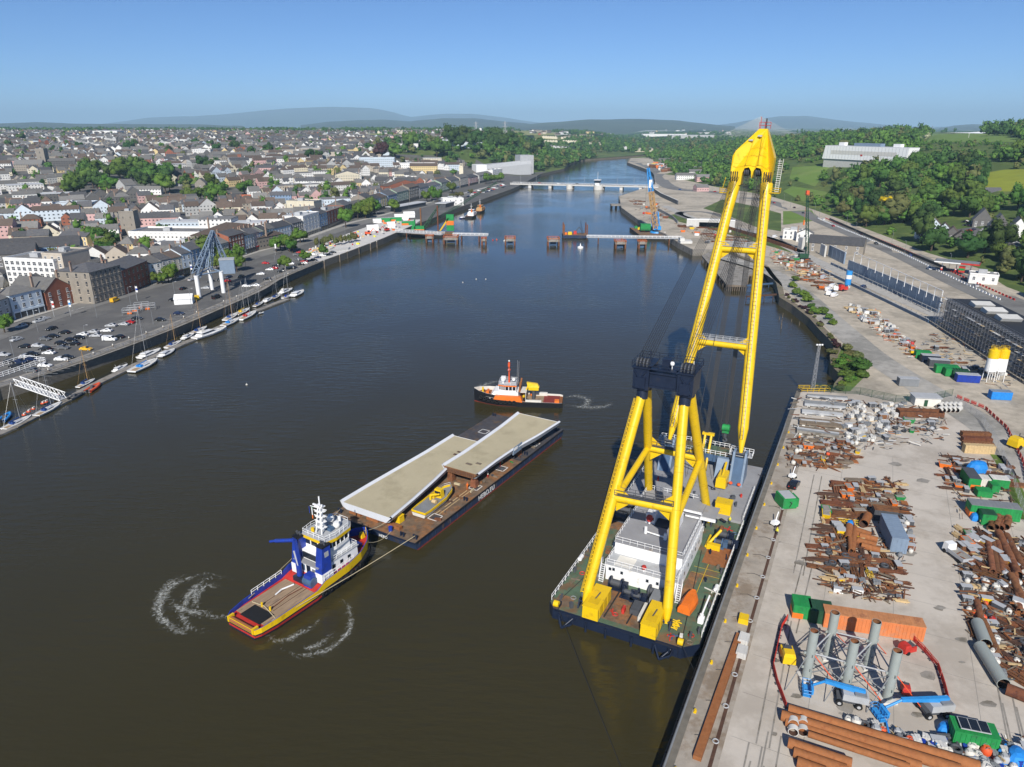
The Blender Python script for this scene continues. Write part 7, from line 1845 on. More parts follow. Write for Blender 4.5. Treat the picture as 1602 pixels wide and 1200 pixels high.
# green piling rig and barge by the left jetty
q_=thing('work_barge',G(690,372,0),.05);mb=MB('hull_black');mb.box(-26,10,4,20,-.5,2,'hull_black');mb.box(-25.8,9.8,4.2,19.8,2,2.06,'deck_rust');mb.build('hull',q_);reg(q_,'dark flat work barge moored behind the left works jetty','barge',mark='left work barge')
q_=thing('piling_crane',G(656,362,2.1),0);mb=MB('green_paint');mb.box(-4,4,0,5,.9,4);mb.hexa([(-7,0,1),(-3,0,1),(-3,4,1),(-7,4,1),(-4,0,9),(-3.4,0,9),(-3.4,4,9),(-4,4,9)]);mb.box(-4,4,-.1,5.1,.9,1.6,'orange_paint');mb.build('body',q_);mb=MB('hull_black');mb.box(-4.5,4.5,-.6,1,0,1);mb.box(-4.5,4.5,4,5.6,0,1);mb.build('track',q_);mb=MB('dark_green');mb.lattice((3,2,3),(62,60,34),2,1,.12,14,'dark_green');mb.lattice((4,2,3),(16,6,20),2,.8,.2,6);mb.build('boom',q_);mb=MB('rust');mb.tube((1,5,-4),(1,5,18),.6);mb.build('pile_leader',q_);reg(q_,'green piling crane with long low lattice boom by the left jetty','crane',mark='green piling crane')
q_=thing('piling_rig',G(702,362,2.1),0);mb=MB('green_paint');mb.box(-2,4,3,6,8,13);mb.box(-2,4,3,6,4.6,8,'orange_paint');mb.hexa([(-8,3,0),(-6.6,3,0),(-6.6,5,0),(-8,5,0),(-1,3,10),(.4,3,10),(.4,5,10),(-1,5,10)],'yellow_dark');mb.box(-2,4,3.2,5.8,0,4.6,'green_paint');mb.build('body',q_);mb=MB('rust');mb.tube((-9,4,-4),(-9,4,20),.6);mb.build('pile_leader',q_);reg(q_,'green and orange piling frame with yellow brace on the left jetty','piling frame')
mb=MB('concrete_pale');mb.hexa([(-3.8,0,-1),(3.8,0,-1),(4.4,9,-1),(-4.4,9,-1),(-4.2,0,5.6),(4.2,0,5.6),(4.6,9,5.6),(-4.6,9,5.6)]);mb.box(-4.2,-1,2,9,5.6,7.4);mb.box(-4.3,4.3,-.06,0,2.8,2.9,'light_grey');reg(mb.build('abutment',None,G(1073,390,0),-.05),'white concrete bridge abutment at the end of the right walkway','abutment',mark='white abutment')
q_=thing('timber_jetty',G(658,318,0));q_.location=G(965,327,0);mb=MB('concrete_old');mb.box(-6,8,0,12,3.2,4.4);mb.build('deck',q_);mb=MB('hull_black');[mb.tube((x,y,-2),(x,y,3.2),.5,n=6)for x in(-5,0,6)for y in(1,6,11)];mb.build('pile',q_);reg(q_,'small dark piled jetty at the corner of the right bank','jetty')
# derelict wharf
P_=[G(u,v,3)for u,v in((1098,400),(1137,446),(1167,447),(1172,430),(1205,430),(1212,415),(1135,391),(1115,391))];o_=Vector((P_[0].x,P_[0].y,0));q_=thing('derelict_wharf',o_);mb=MB();mb.prism([(p-o_).xy for p in P_],2.2,3.1,'old_timber','concrete_old');mb.build('deck',q_);mb=MB('old_timber')
for p,r in zip(P_[:4],P_[1:5]):
 for k in range(9):s_=p.lerp(r,k/9)-o_;mb.tube((s_.x,s_.y,-2),(s_.x,s_.y,2.3),.28,n=6)
mb.build('pile',q_);reg(q_,'old derelict timber wharf with weathered deck behind the jib','wharf',mark='derelict wharf')
for v0,v1,x1 in((446,441,1226),(463,458,1238)):
 a,b=G(1168,v0,2.5),G(x1,v1,2.5);mb=MB('steel_blue' if v0<450 else 'rust_dark');d=(b-a);n_=Vector((-d.y,d.x,0)).normalized()*.8;mb.hexa([p-a-Vector((0,0,.6))for p in(a-n_,b-n_,b+n_,a+n_)]+[p-a for p in(a-n_,b-n_,b+n_,a+n_)])
 for k in range(6):p=(b-a)*(k/5);mb.tube(p-Vector((0,0,4)),p,.2,n=5)
 reg(mb.build('footbridge',None,a),f"narrow {'blue' if v0 < 450 else 'rusty'} catwalk between the derelict wharf and the bank",'catwalk')
for u,v in((1219,500),(1222,508),(1224,497),(1238,503),(1250,509),(1222,514)):mb=MB('old_timber');mb.tube((0,0,-1),(.1,0,rnd.uniform(1.2,2.6)),.16,.1,n=6);reg(mb.build('timber_stump',None,G(u,v,0)),'rotten timber stump in the water','stump','timber stumps')
# light mast on the quay end
q_=thing('light_mast',G(1271,611));mb=MB('light_grey');mb.lattice((0,0,0),(0,0,15),.9,.5,.06,16,'mast_metal');mb.build('mast',q_);mb=MB('white_paint');[mb.box(x-.25,x+.25,-.3,0,15,15.4)for x in(-.8,0,.8)];mb.box(-1.1,1.1,-.05,.05,15.1,15.2);mb.build('floodlight',q_);mb=MB('yellow_dark');mb.rail([(-4,-1.5,0),(5,-1.5,0),(5,1.5,0),(-4,1.5,0),(-4,-1.5,0)],1.2,.08,1.6);mb.build('guard_rail',q_);reg(q_,'slim lattice light mast with yellow guard rail at the quay corner','light mast',mark='quay light mast')
A,B=G(1457,507),G(1618,612);d=(B-A);L=d.length;rz=math.atan2(d.y,d.x);st_=thing('station_building',A,rz);nrm=Vector((-d.y,d.x,0)).normalized()
bk=(G(1516,456,15)-A).dot(nrm);HS=11.2;sg=1 if bk>0 else-1;bk=sg*max(14,min(30,abs(bk)))
y0,y1=sorted((sg*3.2,bk));mb=MB('dark_grey');mb.box(2,L,y0,y1,0,HS);mb.build('wall',st_);mb=MB('dark_grey');mb.box(1.6,L,y0-.3,y1+.3,HS,HS+.4,'wire');mb.build('roof',st_)
for k,x in enumerate((12,22,33)):mb=MB('concrete_pale');mb.hexa([(x,y0+4*1,HS+.4),(x+5,y0+4,HS+.4),(x+5,y1-5,HS+.4),(x,y1-5,HS+.4),(x+1,y0+4,HS+2.2),(x+6,y0+4,HS+1.6),(x+6,y1-5,HS+1.6),(x+1,y1-5,HS+2.2)]);mb.build('rooflight',st_)
reg(st_,'long dark flat roofed station building under construction behind scaffolding','building',mark='scaffolded station')
OCC.append((*(A.lerp(B,.5)+nrm*bk/2).xy,L/2))
sc_=thing('scaffolding',A,rz);mb=MB('mast_metal');pk=[]
nx=int(L/2.4)
for i in range(nx+1):
 for y in(sg*.3,sg*1.5,sg*2.8):mb.tube((i*2.4,y,0),(i*2.4,y,HS+1.2),.06,n=4,caps=False)
for z in(2,4,6,8,10,HS+1):
 for y in(sg*.3,sg*1.5,sg*2.8):mb.tube((0,y,z),(nx*2.4,y,z),.05,n=4,caps=False);mb.tube((0,y,z+1),(nx*2.4,y,z+1),.035,n=3,caps=False)
 for i in range(nx):
  mb.tube((i*2.4,sg*.3,z),(i*2.4,sg*2.8,z),.04,n=3,caps=False)
  if(i+int(z))%3==0:mb.tube((i*2.4,sg*.3,z-2),(i*2.4+2.4,sg*.3,z),.04,n=3,caps=False)
  if rnd.random()<.55 and len(pk)<98:pk.append(1);m2=MB(rnd.choice(['timber','light_grey','concrete_pale','old_timber']));m2.box(i*2.4,i*2.4+2.35,*sorted((sg*.4,sg*1.4)),z,z+.06);m2.build('plank',sc_)
mb.build('frame',sc_);reg(sc_,'grey tube scaffolding along the front of the station building','scaffold')
mb=MB('light_grey');mb.tube((0,0,0),(0,0,6),9,n=24,m='mid_grey');mb.tube((0,0,6),(0,0,6.3),9.2,n=24);mb.box(-3,2,-3,1,6.3,7.2,'orange_red');reg(mb.build('round_tank',None,G(1614,578)),'round grey concrete structure at the end of the scaffolding','tank')
def longwall(px,h,t,m,name,desc,z=4.0,cap=None):
 P=[G(u,v,z)for u,v in px];o=P[0];mb=MB(m)
 for a,b in zip(P,P[1:]):
  dd=(b-a).normalized();n_=Vector((-dd.y,dd.x,0))*t/2;a,b=a-o,b-o;Z=Vector((0,0,h));mb.hexa([a-n_,b-n_,b+n_,a+n_,a-n_+Z,b-n_+Z,b+n_+Z,a+n_+Z],m)
  k=int((b-a).length/6)
  for i in range(k+1):p=a.lerp(b,i/max(1,k));mb.rbox(p,(.5,t+.12,h+.05),math.atan2(dd.y,dd.x),m)
  if cap:mb.hexa([a-n_*1.2+Z,b-n_*1.2+Z,b+n_*1.2+Z,a+n_*1.2+Z]+[p+Vector((0,0,.25))for p in(a-n_*1.2+Z,b-n_*1.2+Z,b+n_*1.2+Z,a+n_*1.2+Z)],cap)
 return reg(mb.build(name,None,o),desc,'wall')
longwall([(1326,424),(1400,456),(1468,488)],6.2,.5,'blue_grey','retaining_wall','long blue-grey retaining wall beside the railway',cap='light_grey');longwall([(1296,401),(1320,413)],7,.7,'blue_grey','retaining_wall','tall grey concrete wall panel at the head of the railway',cap='concrete_pale');longwall([(1283,398),(1290,402)],7,.9,'concrete_pale','retaining_wall','short pale wall pillar beside the tall grey panel')
longwall([(1250,388),(1256,390)],7.5,2,'concrete_pale','bridge_pillar','pale concrete pillar by the green crawler crane');longwall([(1285,424),(1380,470),(1452,505)],1.3,.4,'steel_blue','platform_edge','low steel platform edge along the railway',cap='light_grey');longwall([(1300,414),(1390,455),(1466,490)],1.2,.3,'steel_blue','platform_edge','second low steel platform edge nearer the retaining wall',cap='light_grey')
longwall([(1120,352),(1180,371),(1245,393)],2.2,.6,'rust','sheet_pile_wall','rusty brown sheet pile wall beside the site road');longwall([(1030,330),(1052,342),(1060,350)],2.5,.6,'mid_grey','hoarding','grey hoarding fence by the far road underpass');longwall([(1298,344),(1380,380),(1478,421)],1.6,.5,'wire','black_hoarding','dark fence line along the foot of the wooded hill',z=4.6)
longwall([(1021,299),(1034,308),(1060,320)],4.2,1.0,'dark_grey','viaduct_wall','dark viaduct wall under the curved far road',cap='concrete_pale')
pts=[G(lerp(1334,1470,k/12),lerp(415,481,k/12),8)for k in range(13)];q_=thing('gantry_frame',Vector((*pts[0].xy,4)))
o_=Vector((*pts[0].xy,4))
for p in pts:mb=MB('white_paint');s_=p-o_;mb.tube((s_.x,s_.y,5.5),(s_.x,s_.y,11.5),.16,n=6);mb.build('post',q_)
mb=MB('white_paint');mb.path([p-o_+Vector((0,0,7.4))for p in pts],.14,5);mb.build('top_beam',q_);reg(q_,'row of white posts joined by a top beam above the railway wall','frame')
a,b=G(1074,352),G(1140,352);q_=thing('underpass',G(1109,357),-.25);mb=MB('concrete_pale');mb.box(-18,-8,0,3,0,6.4);mb.box(10,20,0,3,0,6.4);mb.box(-8,10,0,14,4.6,6.4);mb.box(-18,20,-.2,.3,6.4,7.2,'white_paint');mb.build('portal',q_);mb=MB('wire');mb.box(-8,10,6,7,0,4.6);mb.build('shade_panel',q_);reg(q_,'white concrete underpass portal below the curved road','underpass',mark='white underpass')  # near-black panel inside the portal paints in the shade of the passage
P_=[Vector((q.x,q.y,0))for q in ROADR];BAR=thing('traffic_barrier',(0,0,-200));mb=MB('red_paint');mb.hexa([(-.9,-.25,0),(.9,-.25,0),(.9,.25,0),(-.9,.25,0),(-.9,-.1,.9),(.9,-.1,.9),(.9,.1,.9),(-.9,.1,.9)]);mb.build('body',BAR);proto(BAR)
acc=[0]
for p,q in zip(P_,P_[1:]):acc.append(acc[-1]+(q-p).length)
def along(s):
 i=next((k for k in range(1,len(acc))if acc[k]>s),len(acc)-1);t=(s-acc[i-1])/(acc[i]-acc[i-1]);dd=(P_[i]-P_[i-1]).normalized();return P_[i-1].lerp(P_[i],t),dd
n=0;s=60.0
while n<190 and s<acc[-1]-10:
 p,dd=along(s);nn=Vector((-dd.y,dd.x,0))
 for off in((-5.5,1.0)if s<420 else(1.0,)):
  o=dup(BAR,tz((p+nn*off).x,(p+nn*off).y)+Vector((0,0,.06)),math.atan2(dd.y,dd.x),slots={'red_paint':'white_paint'}if n%2 else None);reg(o,f"{'white' if n % 2 else 'red'} plastic traffic barrier on the main road",'barrier','road barriers');n+=1
 s+=3.4 if s<420 else 7
for k in range(14):
 p,dd=along(90+k*47);nn=Vector((-dd.y,dd.x,0))*(4 if k%2 else-1.5);p=p+nn;car(tz(p.x,p.y)+Vector((0,0,.06)),math.atan2(dd.y,dd.x)+(k%2)*math.pi,rnd.choice(['red','silver','white','black','blue']),'car driving on the main road past barriers',group='cars on the main road')
 reg(dup(LAMP,tz(p.x-nn.x*2.6,p.y-nn.y*2.6),math.atan2(dd.y,dd.x)),'grey lamp post beside the main road','lamp','road lamps')
 # filling station
a=G(1495,424,5);q_=thing('filling_station',a,-.62);mb=MB('dark_grey');mb.box(-11,11,-5,5,4.8,5.5);mb.box(-10.6,10.6,-4.6,4.6,5.5,5.6,'mid_grey');mb.box(2,11.1,-5.1,-5,4.7,5.6,'red_paint');mb.box(11,11.1,-5,5,4.7,5.6);mb.box(-11,2,-5.08,-5,4.8,5.4,'white_paint');mb.build('canopy',q_)
for x in(-7,0,7):mb=MB('white_paint');mb.box(x-.2,x+.2,-.2,.2,0,4.8);mb.build('post',q_);mb=MB('red_paint');mb.box(x-.5,x+.5,-1.4,-.6,0,1.7);mb.box(x-.4,x+.4,-1.45,-1.38,1,1.5,'white_paint');mb.build('pump',q_)
mb=MB('red_paint');mb.box(1.5,4.5,-3.6,-2,.1,3.5);mb.box(1.6,4.4,-3.7,-3.6,1.2,2.4,'green_paint');mb.build('kiosk',q_);reg(q_,'filling station canopy with dark roof and red fascia','filling station',mark='filling station')
building('shop',G(1515,440,5),-.5,13,8,4,0,'white','roof_flat',kind='flat',storeys=1,bays=3,sbays=0,desc='small white flat roofed shop beside the filling station canopy',chims=0,cat='shop')
# grey and white houses by the works, hotel, hill houses
building('stone_warehouse',G(1262,393),-.55,34,11,6,4.5,'stone','slate',desc='old stone warehouse with slate roof beside the works',mark='old stone warehouse',storeys=2,bays=5,sbays=1,chims=0);building('white_villa',G(1224,374),-.45,15,9,6.5,0,'white','roof_flat',kind='flat',desc='white flat roofed house block behind the crane jib',storeys=2,bays=4,sbays=1,chims=0);building('white_house',G(1245,378),-.45,11,8,6,3,'white','slate_grey',desc='white gabled house next to the stone warehouse',storeys=2,bays=3,sbays=1,chims=1,ax='y')
A,B=G(1288,252,37.5),G(1424,259.5,37.5);d=B-A;L=d.length*.95;hh=20;q_=thing('hotel',A,math.atan2(d.y,d.x));mb=MB('concrete_pale');mb.hexa([(0,0,-14),(L,0,-14),(L,16,-14),(0,16,-14),(1,-.6,3),(L,-.6,3),(L,16,3),(1,16,3)]);mb.hexa([(-1,-2,3.4),(L+1,-2,3.4),(L+1,16,3.4),(-1,16,3.4),(2,-2,hh),(L+3,-2,hh),(L+3,16,hh),(2,16,hh)],'hotel_white')
for k in range(26):mb.box(2+k*(L-2)/25-.12,2+k*(L-2)/25+.12,-2.14,-1.95,4,hh-.5,'light_grey')
mb.box(L*.1,L*.9,-2.06,-1.96,9.5,14.5,'off_white');mb.box(0,L,-1.2,0,3,3.4,'wire');mb.build('wall',q_);mb=MB('roof_pale');mb.box(2,L+3,-2,16,hh,hh+.4);mb.box(L*.14,L*.21,5,11,hh,hh+4.5,'white_paint');mb.box(L*.34,L*.66,4,12,hh,hh+4,'blue_grey');mb.box(L*.8,L*.88,5,11,hh,hh+4,'white_paint');mb.build('roof',q_);mb=MB('red_paint');mb.box(L*.48,L*.505,-2.2,-2.1,8.5,10.5);mb.build('emblem',q_);reg(q_,'long white derelict hotel block on the wooded hill','hotel',mark='white hotel')
for k in range(6):q0=A.lerp(B,k/5)+Vector((6,8,0));OCC.append((q0.x,q0.y,14))
def hill_house(u,v,w_,dd,h,rh,wl,rf,rot,desc,ax='y',**k):
 p=T(u,v);return building(k.pop('name','hill_house'),p,R(rot),w_,dd,h,rh,wl,rf,desc=desc,ax=ax,storeys=2,bays=3,sbays=2,chims=0,cat='house',**k)
H_='steep roofed hillside houses'
hill_house(1520,357,12,15,5,8,'dark','slate_grey',-28,'steep gabled hillside house with dark timber front, far one of three',group=H_,mark='steep gabled houses');hill_house(1545,366,12,15,5,8,'dark','slate_grey',-28,'steep gabled hillside house with dark front, middle one of three',group=H_);hill_house(1573,373,12,16,5,8,'white','slate_grey',-28,'steep gabled white and dark hillside house, nearest one of three',group=H_)
for k,(u,v)in enumerate(((1446,362),(1462,371),(1474,378),(1486,385))):hill_house(u,v,10,11,4.5,5,'paleblue' if k<2 else 'dark','slate_brown',-30,'low gabled house with brown roof',group='low grey hillside houses')
hill_house(1503,311,34,11,5,4,'white','slate',-5,'long white villa with slate roof in the trees',ax='x');hill_house(1432,375,9,8,3.5,3,'white','slate',-20,'small white cottage at the edge of the trees',ax='x')
for k in range(22):u=rnd.uniform(1508,1588);v=352+(u-1508)*.34+rnd.uniform(-6,12);p=T(u,v);car(p+Vector((0,0,.12)),rnd.uniform(0,3),rnd.choice(['black','white','silver','red','navy','white']),'car parked in front of the hillside houses',group='cars by hillside houses')
for u,v,w_,h in((1058,282,30,7),(1075,277,26,8),(1090,285,20,7),(1062,262,60,6),(1030,255,50,6),(1090,300,16,5),(1083,270,24,6)):p=T(u,v);building('warehouse' if w_>40 else 'house',p,R(rnd.uniform(-30,10)),w_,14,h,3.5,rnd.choice(['white','pink','cream','white']),'slate_grey',win=False,desc='pale building among trees beside the far road',chims=0,group='far roadside buildings')
# hillside trees
cand=[]
tries=0
while len(cand)<3900 and tries<26000:
 tries+=1
 y=rnd.uniform(300,2050);dd=rnd.uniform(2,720)**1.0;x=footx(y)+dd
 if x>.80*y+30 or x/y<.17:continue
 z=terrain(x,y)
 if any(inside(x,y,P)for P in(F_GREEN,F_YELLOW,F_LAWN,F_LAWN2,F_LAWN4)):continue
 o=noise.noise((x*.011,y*.011,20))+.5*noise.noise((x*.03,y*.03,4))
 if o>.36:continue
 r=rnd.uniform(3.6,9.2)*(1+dd*.0005)
 if any((x-q[0])**2+(y-q[1])**2<(q[2]*.85+r*.9)**2 for q in OCC):continue
 dq=(x-330)**2+(y-470)**2
 px_=801+x/(y*CP+(CAMH-z)*SP)*FPX;pv=600-((z-CAMH)*CP+y*SP)/(y*CP+(CAMH-z)*SP)*FPX
 if 1500<px_<1600 and 346+(px_-1500)*.3<pv<372+(px_-1500)*.36 and rnd.random()<.95:continue
 if px_>1440 and 372<pv<392:r*=.6
 if 1420<px_<1500 and 212<pv<224 and rnd.random()<.6:mi=4;r*=.5
 else:mi=0 if o<-.2 else rnd.choice((0,0,1,1,1,2,3)if o<.15 else(0,2,2,3,1))
 if o>.2:r*=.5
 if 1435<px_<1605 and 220<pv<246 or px_>1530 and 296<pv<322:r*=.36
 if 1205<px_<1305 and 250<pv<350:
  if rnd.random()<.45:continue
  r*=.62
 if 950<pv*0+px_<1140 and rnd.random()<.3:r*=.6
 cand.append((math.hypot(x,y),x,y,z,r,mi))
cand.sort(key=lambda c:c[0]/c[4])
for k,(di,x,y,z,r,mi)in enumerate(cand):
 if k<118 and mi<4:tree(Vector((x,y,z-.3)),r,WM[mi],('tall leafy tree on the wooded hillside','dark green tree on the wooded hillside','olive green tree on the wooded hillside','bright green tree on the wooded hillside')[mi],group='hillside trees',trunk=.3)
 else:wood_add(x,y,z-.8,r*1.05,mi)
p=T(1392,352);tree(p,12.5,'leaf_olive','very large round dark olive tree on the hillside',trunk=.15,kind=0);tree(p+Vector((-4,5,16.5)),5.5,'leaf_yellow','bright yellow blossom clump behind the very large olive tree',name='shrub',trunk=0,sq=.6)
for k in range(46):
 u=rnd.uniform(1545,1640)if k<30 else rnd.uniform(1240,1530);p=T(u,212 if k<30 else 209);
 if p.y>700:wood_add(p.x,p.y,p.z-1,rnd.uniform(6,9),1,1.3)
p=T(1457,206);mb=MB('mid_grey');mb.lattice((0,0,0),(0,0,24),3,.8,.3,7,'mid_grey');mb.box(-1.4,1.4,-1.4,1.4,14,16,'light_grey');mb.tube((0,0,24),(0,0,30),.15);reg(mb.build('radio_mast',None,p),'grey radio mast on the ridge above the hotel','mast')
p=T(1515,216);mb=MB('off_white');mb.tube((0,0,0),(0,0,9),.3);mb.tube((-2,0,8),(2,0,8),.2);reg(mb.build('pole',None,p),'white pole standing in the green hill field','pole')
# bank shrubs
for u,v,r in((1240,450),(1246,462),(1262,472),(1268,482),(1286,492),(1295,500),(1302,520),(1244,440),(1258,466),(1275,492))and[(a,b,rnd.uniform(1.6,3))for a,b in((1240,450),(1246,462),(1262,472),(1268,482),(1286,492),(1295,500),(1302,508),(1244,440),(1258,466),(1275,492))]:tree(G(u,v),r,rnd.choice(['leaf_mid','leaf_bright']),'green shrub on the river bank wall','shrub',trunk=.05,sq=.7,group='bank shrubs')
for k in range(50):u,v=rnd.uniform(1296,1356),rnd.uniform(535,612);P=G(u,v);inside(P.x,P.y,BANKG)and tree(P,rnd.uniform(.9,2.4),rnd.choice(['leaf_mid','leaf_bright','leaf_olive']),'low shrub on the grassy inlet bank','shrub',trunk=.02,sq=.55,group='inlet shrubs')
tree(G(1345,580),4.2,'leaf_mid','largest leafy shrub on the grassy inlet bank','shrub',trunk=.1,sq=.7)
for k in range(26):u=rnd.uniform(1225,1310);v=interp(u,[1215,1240,1267,1297,1310],[445,475,496,527,548])-rnd.uniform(0,7);tree(G(u,v),rnd.uniform(.8,1.5),'leaf_copper' if k%2 else 'leaf_olive','small weedy bush along the old bank wall','shrub',trunk=.02,sq=.7,group='bank wall bushes')
mat('apron',(0.34,0.30,0.25),0.9,var=0.2,scale=0.4,spots=((0.24,0.19,0.14),0.45,0.18))
qa=math.atan2(qd.y,qd.x)
qn=Vector((qd.y,-qd.x,0))
def qp(t,off,z=4.0):p=QN+qd*t+qn*off;return Vector((p.x,p.y,z))
def slab(name,t0,t1,o0,o1,z,m):mb=MB(m);mb.poly([qp(t0,o0,z),qp(t0,o1,z),qp(t1,o1,z),qp(t1,o0,z)]);return struct(mb.build(name))
slab('quay_apron',-70,108,.5,6.4,4.03,'apron')
slab('rusty_rail_bed',-70,100,5.2,5.7,4.05,'rust_dark')
def _bm(u,v):p=G(u,v)-QN;return p.dot(qd),p.dot(qn)
mb=MB('hull_black');[mb.tube(qp(-70+k*3,-.25,3.2),qp(-67.2+k*3,-.25,3.2),.32,n=8)for k in range(59)];mb.tube(qp(-70,.1,4.1),qp(108,.1,4.1),.16,n=6,m='mid_grey');reg(mb.build('quay_fender'),'black rubber fender strip along the near quay edge','fender')
mb=MB('rust_orange');a,b=qp(*_bm(1157,996)),qp(*_bm(1090,1190));n_=qn*.55;mb.hexa([a-n_,a+n_,b+n_,b-n_]+[p+Vector((0,0,.7))for p in(a-n_,a+n_,b+n_,b-n_)][:4]);reg(mb.build('steel_box_beam'),'very long rusty steel beam lying along the near quay','steel beam',mark='long quay beam')
for t in range(-44,106,11):
 mb=MB('yellow_paint');mb.box(-.3,.3,-.2,.2,0,.15);mb.tube((0,0,.15),(0,0,.5),.15,.2,n=8);reg(mb.build('mooring_bollard',None,qp(t+3,1.6,4.03),qa),'yellow mooring bollard on the near quay edge','bollard','quay bollards')
for t in range(-40,60,7):
 mb=MB('old_timber');torus(mb,(0,0,.12),(0,0,1),.4,.1,'light_grey',10,5);mb.path([(0,.4,.1),(.3,1.6,.12),(-.2,2.8,.1)],.05,4,'wire');reg(mb.build('lashing_ring',None,qp(t,5.3,4.05),qa),'grey lashing ring with wire on the rail bed','ring','lashing rings')
def P(u,v):return G(u,v,4.0)
def box_things(nm,L,sz,m,desc,cat,rz=0.0,grp=None):
 for u,v in L:
  mb=MB(m);a,b,h=sz;mb.box(-a/2,a/2,-b/2,b/2,0,h,t=.04)
  for e in(-.3,.3):mb.box(-a/2-.03,a/2+.03,b*e-.05,b*e+.05,0,h+.03)
  reg(mb.build(nm,None,P(u,v),rz+rnd.gauss(0,.06)),desc,cat,grp)
box_things('concrete_block',[(1163,1004),(1160,1024)],(2.2,1.6,1.1),'concrete_pale','pale concrete block beside the long quay beam','block',qa,'quay blocks')
box_things('yellow_block',[(1163,972)],(1.8,1.6,1.0),'yellow_paint','yellow ballast block near the quay edge','block',qa)
for k in range(22):
 for s_,(u0,v0,u1,v1)in enumerate(((1290,425,1456,507),(1304,417,1464,491))):
  p=G(lerp(u0,u1,k/21),lerp(v0,v1,k/21));mb=MB('mid_grey');mb.tube((0,0,0),(0,0,2.2),.12,n=5);mb.box(-.25,.25,-.25,.25,0,.25,'light_grey');reg(mb.build('platform_post',None,p),'short grey post along the railway platform','post','platform posts')
  # containers and cabins
CG=lambda u,v,rot,L,m,desc,**k:container(P(u,v),R(rot),L,k.pop('W',2.44),k.pop('Hh',2.6),m,desc,**k)
mat('faded_orange',(0.60,0.19,0.065),0.7,var=0.15,spots=((0.48,0.2,0.1),0.42,0.5));mat('faded_roof',(0.46,0.2,0.085),0.8,var=0.25,spots=((0.3,0.12,0.06),0.42,0.5))
CG(1362,986,-14,15.2,'faded_orange','long faded orange shipping container behind the steel columns',mark='long orange container',roof='faded_roof',Hh=2.9)
CG(1281,968,-14,3.6,'dark_green','short dark green container between green and orange ones',W=3.2);CG(1252,960,-14,3.0,'green_paint','short bright green container with orange corner',lower='orange_paint',W=3.2,mark='bright green container')
CG(1551,808,-14,9.6,'green_paint','long green and orange cabin with ribbed grey roof',roof='mid_grey',lower='orange_paint',W=3,Hh=3,mark='long green cabin');CG(1542,818,-14,2.6,'green_paint','small green store in front of the long green cabin',roof='dark_green')
CG(1516,757,75,6,'green_paint','green and orange cabin with a dark roof',roof='dark_grey',lower='orange_paint',Hh=2.8);CG(1560,763,-14,3.6,'green_paint','pale faded green container beside the white one',roof='off_white');CG(1540,760,-14,3.4,'off_white','dirty white container between two green ones',Hh=2.2);CG(1537,775,-14,3,'green_paint','low bright green skip by the cabin',Hh=1.5);CG(1553,769,-14,1.6,'green_paint','small green tank box',Hh=2)
CG(1395,846,76,9.6,'blue_grey','blue-grey steel cabin with white roof strip in the pile yard',W=3,Hh=3.4,mark='blue-grey cabin',ribs=True);CG(1382,812,-14,4.6,'dark_grey','dark grey container with rusty roof behind the blue-grey cabin',roof='rust')
CG(1519,1160,-16,5.4,'green_paint','green container with solar panels on the roof',W=2.8,mark='solar container',Hh=2.4)
p=P(1519,1160)+Vector((0,0,2.75));q_=thing('solar_panel',p,R(-16));mb=MB('light_grey');mb.box(-2,1.6,-1.1,1.1,0,.12);mb.build('frame',q_);mb=MB('glass_dark');[mb.box(-1.9+k*1.18,-.82+k*1.18,-1,1,.12,.15)for k in range(3)];mb.build('cell',q_);reg(q_,'solar panel set on top of the green container','solar panel')
CG(1419,603,-6,6,'mid_grey','lone dark grey container on rough grass',roof='light_grey',mark='lone grey container');CG(1563,624,-8,5.8,'tarp_blue','bright blue container beside the site road',roof='blue_grey',mark='blue roadside container')
for u,v,m,c,L in((1442,560,'green_paint','green',5),(1454,566,'navy_paint','navy blue',6),(1467,573,'dark_grey','dark grey',6.4),(1479,583,'green_paint','green',7),(1489,588,'green_paint','green',5),(1500,590,'dark_green','faded green',5),(1512,597,'blue_paint','blue',6.8)):
 CG(u,v,-12,L,m,f'{c} container in the row along the site road',roof='light_grey' if 'grey' in c or 'blue' in c else None,grp='roadside containers',W=2.6)
q_=thing('hut',P(1446,632),R(-8));mb=MB('off_white');mb.box(-3.6,3.6,-2,2,0,2.6);mb.box(-1,0,-2.06,-2,0,2,'dark_green');mb.build('wall',q_);mb=MB('light_grey');mb.box(-3.9,3.9,-2.3,2.3,2.6,2.8);mb.build('roof',q_);reg(q_,'small cream flat roofed hut beside the green fence','hut',mark='cream hut')
for u in(1545,1560):
 q_=thing('silo',P(u,596));mb=MB('white_paint');mb.tube((0,0,3.6),(0,0,8),1.6,n=16);mb.tube((0,0,2.4),(0,0,3.6),.4,1.6,n=16);mb.build('body',q_);mb=MB('yellow_paint');mb.tube((0,0,8),(0,0,10.6),1.65,n=16);mb.tube((0,0,10.6),(0,0,11.4),1.65,.5,n=16);mb.rail([(1.3*math.cos(k),1.3*math.sin(k),11)for k in range(7)],.9,.04,2);mb.build('cap',q_)
 for k in range(4):mb=MB('white_paint');a=k*1.57+.78;mb.tube((1.7*math.cos(a),1.7*math.sin(a),0),(1.5*math.cos(a),1.5*math.sin(a),8),.12,n=5);mb.build('leg',q_)
 reg(q_,f"{'inner' if u == 1545 else 'outer'} white cement silo with yellow top on legs",'silo',mark='cement silos' if u==1545 else None)
